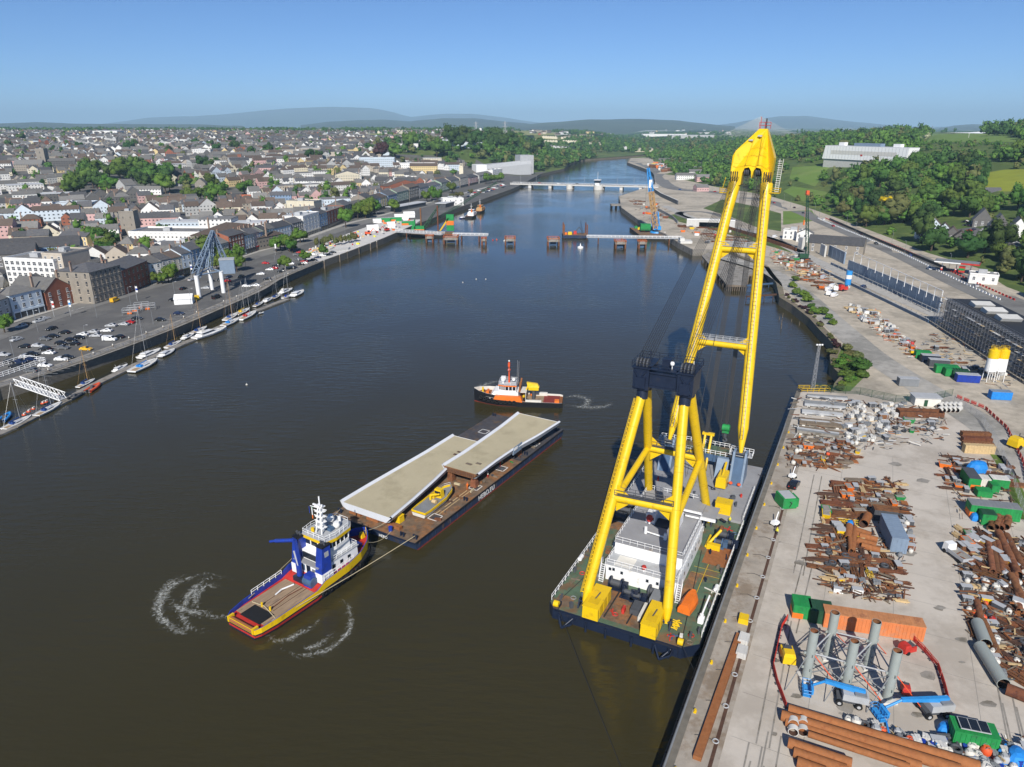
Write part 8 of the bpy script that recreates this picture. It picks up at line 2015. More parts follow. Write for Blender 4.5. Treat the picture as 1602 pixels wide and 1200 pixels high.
q_=thing('silo',P(1325,451));mb=MB('sky_blue_paint');mb.tube((0,0,2),(0,0,9),1.5,n=14);mb.tube((0,0,.6),(0,0,2),.5,1.5,n=14);mb.build('body',q_);mb=MB('white_paint');mb.tube((0,0,5),(0,0,7),1.52,n=14);[mb.tube((1.3*math.cos(a),1.3*math.sin(a),0),(1.3*math.cos(a),1.3*math.sin(a),3),.14,n=5)for a in(0,1.6,3.1,4.7)];mb.build('leg_ring',q_);reg(q_,'blue and white cement silo on the gravel site','silo',mark='blue silo')
# green tank, lifts, machines, people
q_=thing('fuel_tank',P(1229,790),.1);mb=MB('green_paint');mb.box(-1.7,1.5,-2,2,.2,2.6,t=.06);mb.box(1.5,2.2,-1.4,1.4,.2,2.2);mb.build('tank',q_);mb=MB('off_white');mb.box(-1.3,1.2,-1.7,1.7,2.6,2.7,'light_grey');mb.path([(-.2,-2.1,.6),(.2,-2.2,1.6),(-.2,-2.1,1.9)],.08,5,'wire');mb.build('lid',q_);reg(q_,'square bright green tank standing on the quay','tank',mark='green quay tank')
car(P(1242,761),qa-.15,'black','black car parked alone on the quay near the green tank')
def boomlift(pb,pbasket,desc):
 a,b=P(*pb),P(*pbasket);d=b-a;L=d.length;q_=thing('boom_lift',a,math.atan2(d.y,d.x))
 for x in(-1.3,1.3):
  for y in(-1.1,1.1):mb=MB('black_rubber');mb.tube((x,y-.2,.5),(x,y+.2,.5),.5,n=12);mb.tube((x,y-.22,.5),(x,y+.22,.5),.26,n=8,m='light_grey');mb.build('wheel',q_)
 mb=MB('dark_grey');mb.box(-1.6,1.6,-.9,.9,.5,.95);mb.build('chassis',q_);mb=MB('light_grey');mb.rbox((-.8,0,.95),(3.4,2.0,1.1),0,'light_grey');mb.rbox((-1.4,.3,2.05),(1.6,1.2,.25),0,'mid_grey');mb.build('counterweight',q_)
 mb=MB('sky_blue_paint');mb.hexa([(-2,-.28,1.9),(L*.62,-.24,2.6),(L*.62,.24,2.6),(-2,.28,1.9),(-2,-.28,2.7),(L*.62,-.24,3.1),(L*.62,.24,3.1),(-2,.28,2.7)]);mb.tube((L*.6,0,2.85),(L*.88,0,1.7),.2,n=6);mb.box(L*.86,L*.92,-.9,.9,.6,1.5);mb.build('boom',q_)
 mb=MB('sky_blue_paint');mb.box(L*.92,L*.92+1.1,-1.3,1.3,.35,.45);mb.rail([(L*.92,-1.3,.4),(L*.92+1.1,-1.3,.4),(L*.92+1.1,1.3,.4),(L*.92,1.3,.4),(L*.92,-1.3,.4)],1.1,.05,.6);mb.build('basket',q_);reg(q_,desc,'boom lift',None,desc.split(' with')[0].split(' parked')[0])
boomlift((1326,1098),(1262,1084),'upper blue lift parked with its basket by the columns');boomlift((1458,1115),(1372,1122),'lower blue lift with its long boom lowered to the ground')
def machine(u,v,m,desc,cat,s=1.0,rz=0.0,mark=None):
 q_=thing(cat.replace(' ','_'),P(u,v),rz);mb=MB(m);mb.box(-1.2,1.2,-.75,.75,.4,1.3,t=.05);mb.box(-1.1,.1,-.7,.7,1.3,1.75,t=.12);mb.build('body',q_);mb=MB('dark_grey');mb.box(.2,1,-.5,.5,1.3,1.5);mb.tube((.6,.3,1.4),(.6,.3,2.0),.07,n=6);mb.box(-1.3,1.3,-.06,.06,.25,.4);mb.build('engine',q_)
 for y in(-.7,.7):mb=MB('black_rubber');mb.tube((-.4,y-.12,.35),(-.4,y+.12,.35),.35,n=10);mb.build('wheel',q_)
 q_.scale=(s,s,s);return reg(q_,desc,cat,None,mark)
machine(1231,1033,'yellow_paint','yellow generator trailer inside the barriers','generator',1.3,1.4);machine(1418,1020,'red_paint','red welding trailer at the corner of the long container','generator',1.0,.3);machine(1416,1083,'red_paint','small red compressor near the front right column','compressor',.8,1.2);machine(1308,455,'white_paint','white drilling truck in the parked machine row','truck',1.4,1);machine(1318,455,'red_paint','red pump truck beside the blue silo','truck',1.8,.2);machine(1590,700,'yellow_paint','yellow loader beyond the fence','loader',1.8,.4);machine(1296,462,'white_paint','white mixer truck in the parked machine row','truck',1.4,1)
p=P(1495,872);q_=thing('flatbed_truck',p,R(100));mb=MB('white_paint');mb.box(1.2,2.6,-1,1,.5,2.2,t=.1);mb.build('cab',q_);mb=MB('light_grey');mb.box(-2.8,1.1,-1.1,1.1,.8,1.0);[mb.box(-2.8,1.1,y-.05,y+.05,1,1.5)for y in(-1.05,1.05)];mb.box(-2.85,-2.75,-1.1,1.1,1,1.5);mb.box(-2.6,.9,-.95,.95,1.0,1.03,'concrete_old');mb.build('load_bed',q_)
for x in(-1.8,1.9):
 for y in(-.95,.95):mb=MB('black_rubber');mb.tube((x,y-.15,.45),(x,y+.15,.45),.45,n=10);mb.build('wheel',q_)
reg(q_,'white dropside truck parked beside the right pipe stacks','truck',mark='white dropside truck')
for u,v,ds in((1212,822,'small white cherry picker on the quay by the person'),(1239,748,'small white lift trailer near the black car')):
 q_=thing('trailer_lift',P(u,v),.5);mb=MB('white_paint');mb.box(-.8,.8,-.6,.6,.4,1.1,t=.1);mb.tube((0,0,1),(1.6,.8,2.4),.12);mb.build('body',q_);mb=MB('black_rubber');[mb.tube((x,y,.3),(x,y+.15,.3),.3,n=8)for x in(-.6,.6)for y in(-.7,.55)];mb.build('wheel',q_);mb=MB('dark_grey');mb.path([(.5,.4,.6),(1.6,1.6,.1)],.06);mb.path([(-.5,.4,.6),(-1.6,1.6,.1)],.06);mb.path([(-.5,-.4,.6),(-1.4,-1.4,.1)],.06);mb.build('stabiliser',q_);reg(q_,ds,'lift')
def person(loc,rz,top,desc,trousers='cloth_dark',hat='hi_vis'):
 V=[(0,0,.95),(0,0,1.15),(0,0,1.38),(0,.01,1.5),(0,.02,1.62),(.1,0,.88),(.12,.03,.5),(.13,0,.06),(.13,.14,.03),(-.1,0,.88),(-.12,-.06,.5),(-.13,-.12,.06),(-.13,.03,.03),(.2,0,1.42),(.27,-.03,1.14),(.26,.1,.9),(-.2,0,1.42),(-.27,.02,1.14),(-.25,.16,.93)]
 E_=[(0,1),(1,2),(2,3),(3,4),(0,5),(5,6),(6,7),(7,8),(0,9),(9,10),(10,11),(11,12),(2,13),(13,14),(14,15),(2,16),(16,17),(17,18)]
 rd=[.15,.14,.15,.055,.1,.09,.062,.045,.04,.09,.062,.045,.04,.06,.045,.035,.06,.045,.035]
 me=bpy.data.meshes.new('body');me.from_pydata(V,E_,[]);o=bpy.data.objects.new('person',me);COL.objects.link(o);m=o.modifiers.new('skin','SKIN')
 for sv,r in zip(me.skin_vertices[0].data,rd):sv.radius=(r,r*.85)
 me.skin_vertices[0].data[0].use_root=True;s_=o.modifiers.new('sub','SUBSURF');s_.levels=s_.render_levels=2
 bpy.context.view_layer.update();m2=bpy.data.meshes.new_from_object(o.evaluated_get(bpy.context.evaluated_depsgraph_get()));o.modifiers.clear();o.data=m2
 for k in('skin',trousers,top,hat):m2.materials.append(MATS[k])
 for f in m2.polygons:c=f.center;f.material_index=0 if(c.z>1.49 or(abs(c.x)>.2 and c.z<.96))else 1 if c.z<.92 else 2
 o.location=loc;o.rotation_euler=(0,0,rz);mb=MB(hat);mb.ball((0,.02,1.7),.13,10,sz=.75);mb.tube((0,.03,1.66),(0,.03,1.68),.16,n=12);mb.build('hard_hat',o);reg(o,desc,'person')
person(P(1215,837),2.5,'hi_vis','person in yellow vest and dark trousers standing on the quay');person(bw(-3.2,38.8,2.2),.8,'red_paint','person in red overalls standing on the barge below the banner','red_paint','white_paint');person(bw(-2.6,32,2.2),-1,'off_white','person in pale jacket near the middle of the barge','red_paint','white_paint');person(bw(-3.6,24.6,2.2),.3,'orange_paint','person in orange overalls by the open end of the bridge section','orange_paint','orange_red');person(cw(10.6,43,Z0+.03),0,'hi_vis','person in yellow vest on the deck of the floating crane');person(P(1250,690),0,'orange_paint','person in orange jacket beside the grey slabs on the quay')
# standing columns with braces
cols=[((1261,1061),8.8),((1294,1027),8.4),((1322,1078),8.8),((1357,1042),8.4),((1387,1094),8.8)]
CP_=[P(*c[0])for c in cols];cn=['front left','back left','front middle','back right','front right']
for(pt_,h),p,nm in zip(cols,CP_,cn):
 q_=thing('steel_column',p);mb=MB();mb.pipe((0,0,.3),(0,0,h),.68,.07,20,'pipe_grey','rust');mb.tube((0,0,h-.35),(0,0,h-.2),.72,n=20,caps=False,m='pipe_grey');mb.build('shaft',q_);mb=MB('concrete_pale');mb.box(-1.1,1.1,-1.1,1.1,0,.35);mb.build('base_block',q_);mb=MB('pipe_grey')
 for z in(2.0,4.6):[mb.rbox((math.cos(a)*.8,math.sin(a)*.8,z),(.35,.12,.4),a)for a in(0,1.57,3.14,4.71)]
 mb.build('bracket',q_);reg(q_,f'{nm} grey steel tube column standing upright in the yard','column','standing steel columns',f'{nm} column')
for i,j in((0,1),(0,2),(1,2),(1,3),(2,3),(2,4),(3,4)):
 mb=MB('light_grey');a,b=CP_[i],CP_[j];mb.tube(a+Vector((0,0,4.8)),b+Vector((0,0,4.8)),.12,n=6);mb.tube(a+Vector((0,0,1)),b+Vector((0,0,4.4)),.09,n=6,m='mid_grey');mb.tube(b+Vector((0,0,1)),a+Vector((0,0,4.4)),.09,n=6);reg(mb.build('cross_brace',None),f'grey cross braces joining the {cn[i]} and {cn[j]} columns','brace')
for k,(p,nm)in enumerate(zip(CP_,cn)):
 for s_ in(-1,1):mb=MB('light_grey');mb.tube((0,0,5.2),(s_*4.2,(-2.6 if k in(0,2,4)else 2.6),.1),.07,n=5,m='mid_grey' if s_<0 else 'orange_red');reg(mb.build('raking_prop',None,p),f"{'grey' if s_ < 0 else 'orange'} raking prop of the {nm} column",'prop')
 # pipes and beams, each its own
def pipe_thing(pa,pb,r,m,desc,grp=None,z=0.0,name='steel_pipe',mark=None,mi='rust_dark'):
 a,b=P(*pa),P(*pb);mb=MB();c=Vector((0,0,r+z));mb.pipe(c,b-a+c,r,.08,14,m,mi);return reg(mb.build(name,None,a),desc,'pipe',grp,mark)
for(pa,pb,r,z)in(((1232,1116),(1530,1206),.75,0),((1221,1126),(1500,1212),.75,.1),((1228,1134),(1440,1204),.6,0),((1231,1172),(1330,1205),.7,.5),((1240,1184),(1322,1212),.7,.2),((1262,1160),(1420,1212),.45,.9),((1246,1198),(1290,1214),.7,0)):pipe_thing(pa,pb,r,'rust_orange','long orange rusty pipe across the front of the yard','front pipes',z)
pipe_thing((1527,981),(1540,1015),.95,'pipe_grey','grey painted steel pipe, upper one of the pair by the road',mark='upper grey pipe');pipe_thing((1531,1018),(1568,1078),.95,'pipe_grey','long grey painted steel pipe, lower one with open end',mark='lower grey pipe')
for k in range(4):pipe_thing((1240+(k%2)*15,1152-(k//2)*11),(1240+(k%2)*15,1145-(k//2)*11),.7,'concrete_pale','grey concrete pipe ring stacked beside the front pipes','concrete rings',(k//2)*.3,'concrete_ring')
for pa,pb,r in(((1561,838),(1592,905),.75),((1573,842),(1602,900),.7),((1545,852),(1552,900),.65),((1552,852),(1560,902),.6),((1560,852),(1568,900),.6),((1580,905),(1602,950),.7),((1583,870),(1594,960),.55),((1537,975),(1560,1030),.6),((1527,945),(1533,975),.6),((1572,1085),(1610,1100),.9),((1582,792),(1583,810),.5)):pipe_thing(pa,pb,r,'rust','brown rusty pipe in the right yard','right yard pipes')
for k in range(8):u,v=1548+(k%4)*8,824+(k//4)*7;pipe_thing((u,v),(u+4,v-11),.7,'rust','short wide brown pipe by the long green cabin','short pipes',(k%2)*.3)
for pa,pb,r in(((1326,848),(1328,828),.75),((1332,868),(1337,832),.6),((1338,835),(1362,843),.6),((1344,843),(1372,850),.65),((1340,850),(1370,858),.65),((1347,858),(1376,866),.65),((1335,838),(1356,846),.6),((1350,828),(1356,815),.9),((1328,838),(1330,868),.5)):pipe_thing(pa,pb,r,'rust_orange','orange rusty pipe piled beside the blue-grey cabin','cabin pipes',rnd.uniform(0,.5))
for k in range(10):u,v=1468+k%5*7,640+k//5*6;pipe_thing((u,v),(u+5,v-4),.8,'off_white','white concrete pipe section by the green fence','white pipe sections',name='concrete_pipe')
# planks, slabs, skips, tarps
for u0,v0,u1,v1,n in((1262,623,1325,627,2),(1258,634,1322,639,3),(1254,646,1318,652,3),(1250,662,1316,668,4),(1246,675,1312,684,4)):
 for k in range(n):
  a,b=P(u0,v0+k*2.4-n),P(u1,v1+k*2.4-n);d=b-a;mb=MB(rnd.choice(['mid_grey','concrete_old','light_grey','old_timber']));L=d.length;mb.box(0,L,-.42,.42,.4,.95);mb.box(.04,L-.04,-.12,.12,.95,1.02);[mb.box(L*f-.4,L*f+.4,-.5,.5,0,.4,'concrete_pale')for f in(.1,.5,.9)];reg(mb.build('concrete_beam',None,a,math.atan2(d.y,d.x)),'long grey precast beam on blocks by the quay edge','concrete beam','precast beams')
mb=MB('rust');mb.box(-6,6,-1.5,1.5,.2,.4);[mb.box(-6,6,y-.1,y+.1,.2,1.8)for y in(-1.5,1.5)];[mb.box(x-.1,x+.1,-1.5,1.5,.2,1.8)for x in(-6,6)];mb.box(-5,5,-1.2,1.2,.4,1.0,'rust_dark');reg(mb.build('steel_trough',None,P(1438,651),-.1),'long open rusty steel trough by the green fence','skip')
for k in range(4):mb=MB('rust' if k!=3 else 'timber');mb.box(-3.6,3.6,-.8,.8,0,1.5 if k<3 else 2.2,t=.05);[mb.box(-3.6+j*.7,-3.35+j*.7,-.84,.84,.1,(1.5 if k<3 else 2.2)+.03)for j in range(11)];reg(mb.build('steel_tray' if k<3 else 'timber_stack',None,P(1525+k*1.5,684+k*8.0),-.12),('far rusty corrugated steel tray by the fence','second rusty corrugated tray by the fence','rusty tray touching the sawn timber','big pale sawn timber stack beside rusty trays')[k],'timber stack' if k==3 else 'steel tray',None,'sawn timber stack' if k==3 else None)
for u,v,s_ in((1528,738,1.6),(1525,812,.8),(1330,823,.7),(1588,1190,1.0),(1477,1143,.7)):
 mb=MB('tarp_blue');rings=[[(s_*f*(1.1+.12*math.sin(3*a))*math.cos(a)*1.5,s_*f*math.sin(a)*1.2,z*s_)for a in[k*.5236 for k in range(12)]]for f,z in((1.0,0),(.95,.9),(.75,1.5),(.3,1.75))];mb.loft(rings);reg(mb.build('tarpaulin',None,P(u,v),rnd.random()),f"{'large ' if s_ > 1.2 else 'small '}blue tarpaulin over goods in the yard",'tarpaulin','blue tarpaulins')
 # barriers in chains, fences
RB=thing('fence_panel',(0,0,-200));mb=MB('red_paint');mb.rail([(-.85,0,.1),(.85,0,.1)],1.0,.06,.28,'red_paint',3);mb.box(-.85,.85,-.03,.03,.55,.75);mb.build('panel',RB);mb=MB('dark_grey');[mb.box(x-.1,x+.1,-.3,.3,0,.12)for x in(-.7,.7)];mb.build('foot',RB);proto(RB)
def chain(px,desc,grp,step=1.8):
 Q=[P(u,v)for u,v in px]
 for a,b in zip(Q,Q[1:]):
  n=max(1,round((b-a).length/step))
  for k in range(n):reg(dup(RB,a.lerp(b,(k+.5)/n),math.atan2((b-a).y,(b-a).x)),desc,'barrier',grp)
chain([(1426,1001),(1445,1020),(1466,1045),(1476,1075),(1486,1115)],'red barrier panel right of the columns','right barrier line');chain([(1231,970),(1222,985),(1217,1008),(1209,1045),(1215,1070),(1229,1108)],'red barrier panel left of the columns','left barrier line');chain([(1495,622),(1540,640),(1575,672),(1600,725),(1610,770)],'red barrier panel along the site road','road barrier line',2.6)
q_=thing('mesh_fence',P(1285,606));o_=P(1285,606);mb=MB('dark_green');pts=[P(u,v)-o_ for u,v in((1268,610),(1300,615),(1345,618),(1400,630),(1452,628),(1489,620))];mb.rail(pts,2.4,.06,3,'dark_green',6);mb.build('panel',q_);reg(q_,'dark green mesh fence behind the storage yard','fence',mark='green fence')
q_=thing('mesh_fence',P(1492,626));o_=P(1492,626);mb=MB('light_grey');mb.rail([P(u,v)-o_ for u,v in((1492,628),(1535,660),(1560,700),(1580,745),(1606,820))],2.2,.035,3,'light_grey',5);mb.build('panel',q_);reg(q_,'grey mesh fence along the right side of the yard','fence')
# loose goods: one of each kind with its parts, then copies
def gp(name,build):
 r=thing(name,(0,0,-200));build(r);return proto(r)
def g_bag(r):
 mb=MB('off_white');mb.loft([[(f*.5*(1+.1*math.sin(4*a))*math.cos(a),f*.5*math.sin(a),z)for a in[k*.628 for k in range(10)]]for f,z in((.85,0),(1.1,.3),(1.1,.75),(.7,1.0))],smooth=True);mb.build('bag',r)
 for x in(-.3,.3):mb=MB('mid_grey');mb.path([(x,-.3,.95),(x,0,1.25),(x,.3,.95)],.03,4);mb.build('loop',r)
def g_pallet(m,h):
 def f(r):mb=MB('timber');[mb.box(-.6,.6,y-.07,y+.07,0,.14)for y in(-.45,0,.45)];mb.build('pallet',r);mb=MB(m);[mb.box(-.58+i*.4,-.2+i*.4,-.5+j*.35,-.17+j*.35,.15,h-(.12 if(i+j)%4==0 else 0))for i in range(3)for j in range(3)];mb.build('block',r)
 return f
def g_bundle(m,n,L,s,jit=.15):
 def f(r):
  mb=MB(m);q=random.Random(n)
  for k in range(n):y,z=(k%5-2)*s*1.15,(k//5)*s*1.05;a=q.gauss(0,jit*.3);dx=q.uniform(-.4,.4);mb.rbox((dx,y,z+.12),(L*q.uniform(.75,1),s,s),a)
  mb.build('bar',r);mb=MB('old_timber');[mb.box(x-.06,x+.06,-s*3,s*3,0,.12)for x in(-L*.3,L*.3)];mb.build('bearer',r)
 return f
def g_beam(r):mb=MB('rust');[mb.box(-3,3,y-.2,y+.2,z,z+.05)for y in(-.5,0.05,.6)for z in(.02,.5)];[mb.box(-3,3,y-.03,y+.03,.07,.5)for y in(-.5,.05,.6)];mb.build('beam',r)
def g_plate(r):mb=MB('rust_orange');[mb.rbox((0,0,k*.05),(2.4-k*.1,1.6,.045),k*.03)for k in range(5)];mb.build('plate',r);mb=MB('old_timber');[mb.box(x,x+.1,-.8,.8,-.0,.02)for x in(-.8,.8)];mb.build('bearer',r)
def g_drum(r):mb=MB('blue_paint');mb.tube((0,0,0),(0,0,.88),.29,n=12);[mb.tube((0,0,z),(0,0,z+.04),.31,n=12,caps=False)for z in(.28,.58,.84)];mb.build('drum',r)
def g_skip(r):mb=MB('orange_paint');mb.hexa([(-1,-.6,0),(1,-.6,0),(1,.6,0),(-1,.6,0),(-1.4,-.8,1.1),(1.4,-.8,1.1),(1.4,.8,1.1),(-1.4,.8,1.1)]);mb.build('skip',r);mb=MB('concrete_old');mb.box(-1.2,1.2,-.65,.65,1.1,1.18,t=.1);mb.build('rubble',r)
def g_frame(r):mb=MB('yellow_paint');mb.lattice((-2,0,.5),(2,0,.5),.9,.9,.06,5);mb.build('truss',r)
def g_coil(r):mb=MB();torus(mb,(0,0,.2),(0,0,1),.55,.2,'wire',14,6);torus(mb,(0,0,.5),(0,0,1),.5,.18,'dark_grey',14,6);mb.build('coil',r)
def g_box(r):mb=MB('dark_grey');mb.box(-.9,.9,-.5,.5,.1,1.0,t=.03);mb.build('crate',r);mb=MB('light_grey');mb.box(-.93,.93,-.53,.53,1,1.06);[mb.box(x-.04,x+.04,-.53,-.49,.1,1.0)for x in(-.6,.6)];mb.build('lid',r)
KINDS={'bulk_bag':(gp('bulk_bag',g_bag),'white bulk bag','bag'),'grey_block_pallet':(gp('block_pallet',g_pallet('concrete_pale',1.1)),'pale concrete block pallet','pallet'),'dark_pallet':(gp('block_pallet',g_pallet('mid_grey',.8)),'dark grey block pallet','pallet'),'timber_bundle':(gp('timber_bundle',g_bundle('timber',15,3.2,.16)),'bundle of pale timber','timber'),'old_timber':(gp('timber_bundle',g_bundle('old_timber',10,3.6,.24)),'bundle of grey timber','timber'),'rebar':(gp('rebar_bundle',g_bundle('rust',20,4.6,.09,.4)),'loose rusty bar bundle','steel bars'),'beams':(gp('beam_stack',g_beam),'rusty beam stack','steel beams'),'plates':(gp('plate_stack',g_plate),'rusty plate stack','steel plates'),'drum':(gp('drum',g_drum),'blue drum','drum'),'skip':(gp('small_skip',g_skip),'orange rubble skip','skip'),'truss':(gp('steel_truss',g_frame),'yellow lattice truss','truss'),'coil':(gp('cable_coil',g_coil),'black cable coil','coil'),'crate':(gp('tool_crate',g_box),'dark tool crate','crate'),'darkbar':(gp('bar_bundle',g_bundle('rust_dark',15,5.0,.13,.3)),'dark brown bar bundle','steel bars')}
LOOSE=[]
def scatter(px,n,kinds,where,smin=.8,smax=1.3,rz=None,cols_=None,gap=.55):
 Q=[tuple(P(u,v).xy)for u,v in px];xs,ys=[q[0]for q in Q],[q[1]for q in Q];t=k=0
 while k<n and t<n*40:
  t+=1;x,y=rnd.uniform(min(xs),max(xs)),rnd.uniform(min(ys),max(ys))
  if not inside(x,y,Q):continue
  kd=rnd.choice(kinds);s=rnd.uniform(smin,smax);r=(.7 if kd in('bulk_bag','drum','coil','crate','grey_block_pallet','dark_pallet')else 1.5)*s
  if any((x-a)**2+(y-b)**2<((r+c)*gap)**2 for a,b,c in LOOSE):continue
  LOOSE.append((x,y,r));base,ds,cat=KINDS[kd];mp=None
  if kd=='bulk_bag' and rnd.random()<.45:mp={'off_white':rnd.choice(['red_paint','light_grey','mid_grey','light_grey','mid_grey','mid_grey','light_grey','orange_red'])};ds={'red_paint':'red bulk bag','light_grey':'grey bulk bag','mid_grey':'dark grey bulk bag','orange_red':'orange bulk bag'}[mp['off_white']]
  elif kd=='skip' and rnd.random()<.6:c=rnd.choice(['green_paint','rust','rust','rust','yellow_paint']);mp={'orange_paint':c};ds=c.split('_')[0].replace('rust','rusty').replace('sky','blue')+' rubble skip'
  elif kd=='crate' and rnd.random()<.5:c=rnd.choice(['white_paint','rust','rust','rust','rust','yellow_paint']);mp={'dark_grey':c};ds=c.split('_')[0].replace('rust','rusty').replace('sky','blue')+' tool crate'
  reg(dup(base,P2(x,y),(rz+rnd.gauss(0,.25))if rz is not None else rnd.choice((-.24,1.33,-.24))+rnd.gauss(0,.12),s,mp),f'{ds} {where}',cat,'loose goods '+where);k+=1
def debris(px,n,mts):
 Q=[tuple(P(u,v).xy)for u,v in px];xs,ys=[q[0]for q in Q],[q[1]for q in Q]
 for k in range(n):
  x,y=rnd.uniform(min(xs),max(xs)),rnd.uniform(min(ys),max(ys))
  if inside(x,y,Q):a=rnd.choice((-.24,1.33,-.24))+rnd.gauss(0,.3);L=rnd.uniform(.3,3.2);DEB.rbox((x,y,4+rnd.random()**2*.9),(L,rnd.uniform(.06,.28),rnd.uniform(.04,.3)),a,rnd.choice(mts),rnd.gauss(0,.12))
DEB=MB()
def P2(x,y):return Vector((x,y,4.0))
RS=['rust','rust_dark','rust','rust','rust_dark','old_timber','rust_dark','rust_orange','dark_grey','old_timber','timber']
PILES=([(1318,755),(1410,752),(1422,800),(1422,885),(1405,905),(1290,905),(1272,880),(1290,770)],[(1500,828),(1545,832),(1612,845),(1612,1065),(1565,1065),(1515,985),(1503,890)],[(1232,688),(1345,690),(1330,738),(1230,732)])
for q,n in zip(PILES,(760,1300,300)):debris(q,n,RS)
debris([(1240,620),(1480,640),(1480,690),(1380,705),(1235,700)],700,['mid_grey','light_grey','concrete_pale','old_timber','rust','old_timber','rust','dark_grey'])
debris([(1310,1122),(1400,1142),(1480,1158),(1615,1160),(1615,1210),(1520,1210)],420,['off_white','light_grey','mid_grey','rust','timber','tarp_blue','dark_grey'])
debris([(1470,712),(1580,725),(1590,830),(1500,815)],420,RS)
debris([(1325,476),(1370,486),(1445,556),(1425,562),(1360,514)],700,['off_white','timber','rust','concrete_pale','orange_paint','mid_grey'])
debris([(1205,386),(1265,405),(1310,435),(1290,458),(1205,412)],900,['off_white','timber','rust','concrete_old','orange_paint','mid_grey','rust_dark'])
debris([(1050,350),(1130,355),(1190,382),(1120,386)],500,RS);debris([(980,310),(1040,318),(1050,350),(1010,350)],300,RS);debris([(1280,905),(1420,908),(1418,948),(1300,930)],200,RS)
debris([(1440,545),(1470,515),(1600,600),(1560,612)],350,['mid_grey','light_grey','rust','timber','dark_grey'])
struct(DEB.build('scrap_debris'),'stuff')
W_='in quay storage'
scatter([(1325,628),(1415,632),(1405,655),(1375,690),(1340,700),(1318,690)],66,['grey_block_pallet','grey_block_pallet','bulk_bag','dark_pallet','crate','bulk_bag'],W_,.9,1.35,.1)
scatter([(1238,690),(1330,690),(1345,705),(1328,735),(1232,728)],44,['rebar','timber_bundle','plates','old_timber','bulk_bag','crate','skip','coil','beams'],'by the quay slabs',.7,1.15)
scatter([(1400,655),(1470,660),(1480,672),(1400,680),(1375,695)],26,['crate','skip','bulk_bag','plates','dark_pallet','coil'],'along the yard edge',.7,1.2)
scatter([(1318,760),(1345,748),(1410,755),(1418,800),(1405,815),(1362,800),(1330,815),(1290,810),(1295,775)],74,['rebar','beams','timber_bundle','old_timber','darkbar','rebar','plates','darkbar','plates','beams','crate','rebar','skip'],'in the middle pile',.75,1.2)
scatter([(1283,812),(1330,815),(1335,865),(1380,872),(1405,882),(1405,905),(1300,900),(1275,890)],66,['rebar','beams','plates','darkbar','crate','truss','rebar','darkbar','beams','plates','coil','timber_bundle'],'in the front pile',.7,1.15)
scatter([(1404,795),(1422,795),(1426,880),(1406,880)],24,['crate','bulk_bag','coil','dark_pallet','crate','bulk_bag'],'beside the blue-grey cabin',.7,1.15)
scatter([(1280,900),(1420,908),(1415,945),(1320,938),(1285,915)],18,['plates','rebar','crate','timber_bundle','dark_pallet'],'behind the long container',.7,1.1)
scatter([(1475,715),(1500,712),(1512,770),(1480,765)],18,['rebar','crate','darkbar','skip','plates'],'by the green cabins',.7,1.1)
scatter([(1535,735),(1575,730),(1580,765),(1540,755)],18,['darkbar','old_timber','timber_bundle','beams','crate'],'behind the green cabins',.8,1.2)
scatter([(1500,830),(1545,835),(1545,905),(1508,890)],34,['darkbar','rebar','beams','crate','darkbar','timber_bundle','skip'],'beside the white truck',.8,1.25,1.8)
scatter([(1568,850),(1615,850),(1615,1060),(1575,1060),(1560,980),(1535,900)],72,['darkbar','rebar','beams','darkbar','crate','coil','plates','bulk_bag'],'in the right pile',.8,1.3,1.9)
scatter([(1508,900),(1535,900),(1560,1000),(1570,1060),(1545,1040),(1515,980)],46,['bulk_bag','crate','dark_pallet','rebar','coil','bulk_bag','plates','timber_bundle'],'near the grey pipes',.7,1.2)
scatter([(1310,1124),(1400,1146),(1470,1160),(1560,1175),(1615,1165),(1615,1205),(1530,1208),(1430,1178)],58,['bulk_bag','bulk_bag','crate','dark_pallet','rebar','coil','bulk_bag','grey_block_pallet','drum'],'along the front pipes',.8,1.35)
scatter([(1330,478),(1368,488),(1410,522),(1400,532),(1362,512),(1328,492)],46,['grey_block_pallet','bulk_bag','grey_block_pallet','timber_bundle','crate'],'on the gravel strip',1.0,1.6)
scatter([(1395,528),(1420,530),(1442,556),(1425,556)],20,['skip','bulk_bag','plates','rebar','crate'],'before the roadside containers',1.0,1.5)
scatter([(1205,388),(1260,405),(1300,430),(1290,455),(1245,430),(1205,410)],60,['rebar','crate','bulk_bag','plates','skip','grey_block_pallet','timber_bundle','beams'],'on the far gravel works',1.0,1.7)
scatter([(1050,352),(1120,355),(1180,378),(1130,384),(1085,378)],34,['rebar','skip','crate','beams','bulk_bag'],'on the abutment bank',1.2,2.0)
scatter([(985,312),(1030,318),(1045,345),(1015,345)],24,['skip','crate','bulk_bag','rebar'],'on the far works bank',1.4,2.2)
scatter([(1440,560),(1470,540),(1580,590),(1540,600)],14,['crate','bulk_bag','rebar'],'before the scaffolding',1,1.5)
scatter([(1005,259),(1050,256),(1068,268),(1040,270)],40,['crate','skip','bulk_bag'],'by the far riverside road',3,6)
for u,v,c in((1302,450,'white'),(1296,455,'white'),(1300,460,'black'),(1305,464,'white'),(1212,372,'white'),(1350,452,'navy'),(1288,436,'silver')):car(P(u,v),.8,c,'works vehicle on the gravel site',True,'works vehicles')
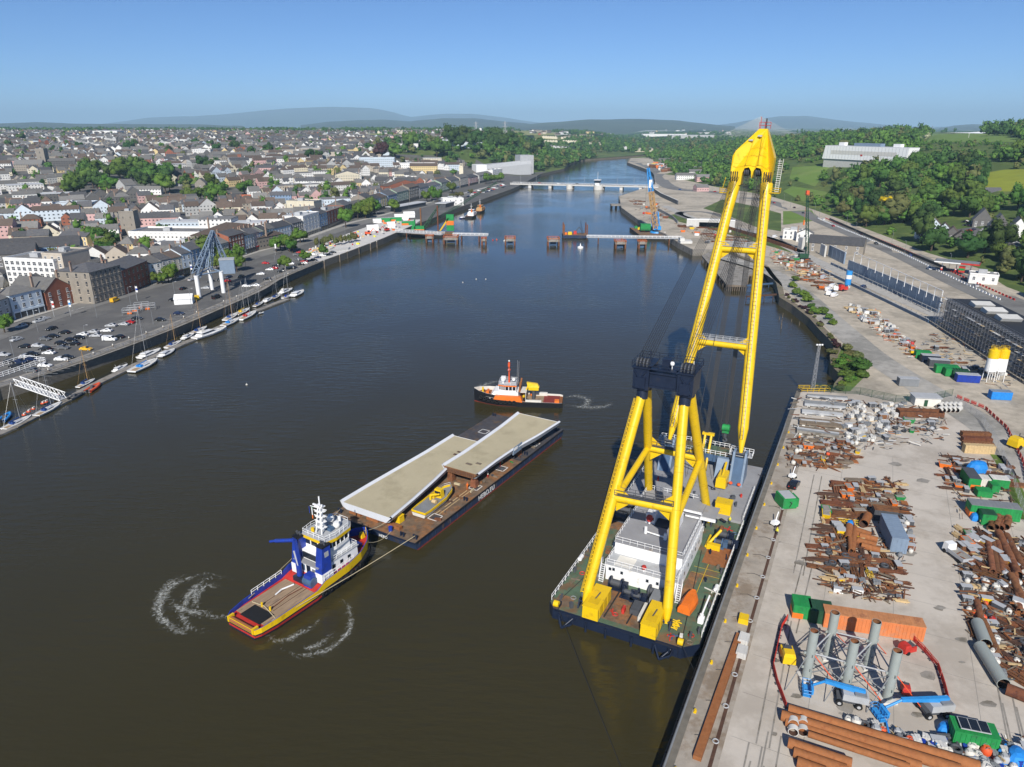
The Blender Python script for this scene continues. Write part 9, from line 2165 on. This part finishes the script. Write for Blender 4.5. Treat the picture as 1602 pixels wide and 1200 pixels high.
q_=thing('crawler_crane',P(1258,406));mb=MB('hull_black');mb.box(-3,3,-2.6,-1.2,0,1.2);mb.box(-3,3,1.2,2.6,0,1.2);mb.build('track',q_);mb=MB('green_paint');mb.box(-3.6,2,-1.6,1.6,1.2,3.6,'dark_green');mb.build('body',q_);mb=MB('dark_green');mb.lattice((1.6,0,2.4),(10,34,37),1.8,1.0,.16,16,'dark_green');mb.box(9.2,11,33,35,36,39,'orange_red');mb.tube((10,34,37),(10,33,20),.06,n=3);mb.box(9.6,10.4,32.6,33.4,17,20,'orange_paint');mb.build('boom',q_);reg(q_,'dark green crawler crane with lattice boom on the gravel works','crane',mark='green crawler crane')
mb=MB('concrete_old')
for k in range(46):
 u,v=rnd.uniform(1200,1600),rnd.uniform(700,1195);p=P(u,v)
 if inside(p.x,p.y,YARD):a=rnd.uniform(0,3.14);n=9;s=rnd.uniform(.3,1.6);mb.poly([(p.x+math.cos(j*.7)*s*rnd.uniform(.6,1.3),p.y+math.sin(j*.7)*s*.7*rnd.uniform(.6,1.3),4.012+k*.0004)for j in range(n)])
struct(mb.build('yard_stains'),'stuff')
mb=MB('asphalt_pale')
for t in range(-64,100,9):mb.poly([qp(t,7,4.008),qp(t,70,4.008),qp(t+.05,70,4.008),qp(t+.05,7,4.008)])
for o in(16,27,38,49,60):mb.poly([qp(-66,o,4.009),qp(-66,o+.05,4.009),qp(98,o+.05,4.009),qp(98,o,4.009)])
struct(mb.build('slab_joints'))
mb=MB('concrete_old')
for k in range(16):
 o=rnd.uniform(9,12)if k<8 else rnd.uniform(40,46);t0=rnd.uniform(-60,40);Lk=rnd.uniform(20,50);b=rnd.uniform(-.2,.2)
 for e in(0,1.7):mb.poly([qp(t0,o+e,4.02+k*.0005),qp(t0,o+e+.22,4.02+k*.0005),qp(t0+Lk,o+e+.22+b*Lk*.2,4.02+k*.0005),qp(t0+Lk,o+e+b*Lk*.2,4.02+k*.0005)])
struct(mb.build('tyre_marks'))
for r_ in[RB,BAR]+[k[0]for k in KINDS.values()]:
 for o in[*r_.children_recursive,r_]:bpy.data.objects.remove(o)
woods=npmesh('woods',np.concatenate(woodV),np.concatenate(woodT),WM,np.concatenate(woodM))
struct(woods,'stuff')
for root_ in(CAR,VAN,LAMP):
 for o in[*root_.children_recursive,root_]:bpy.data.objects.remove(o)
finish_labels()
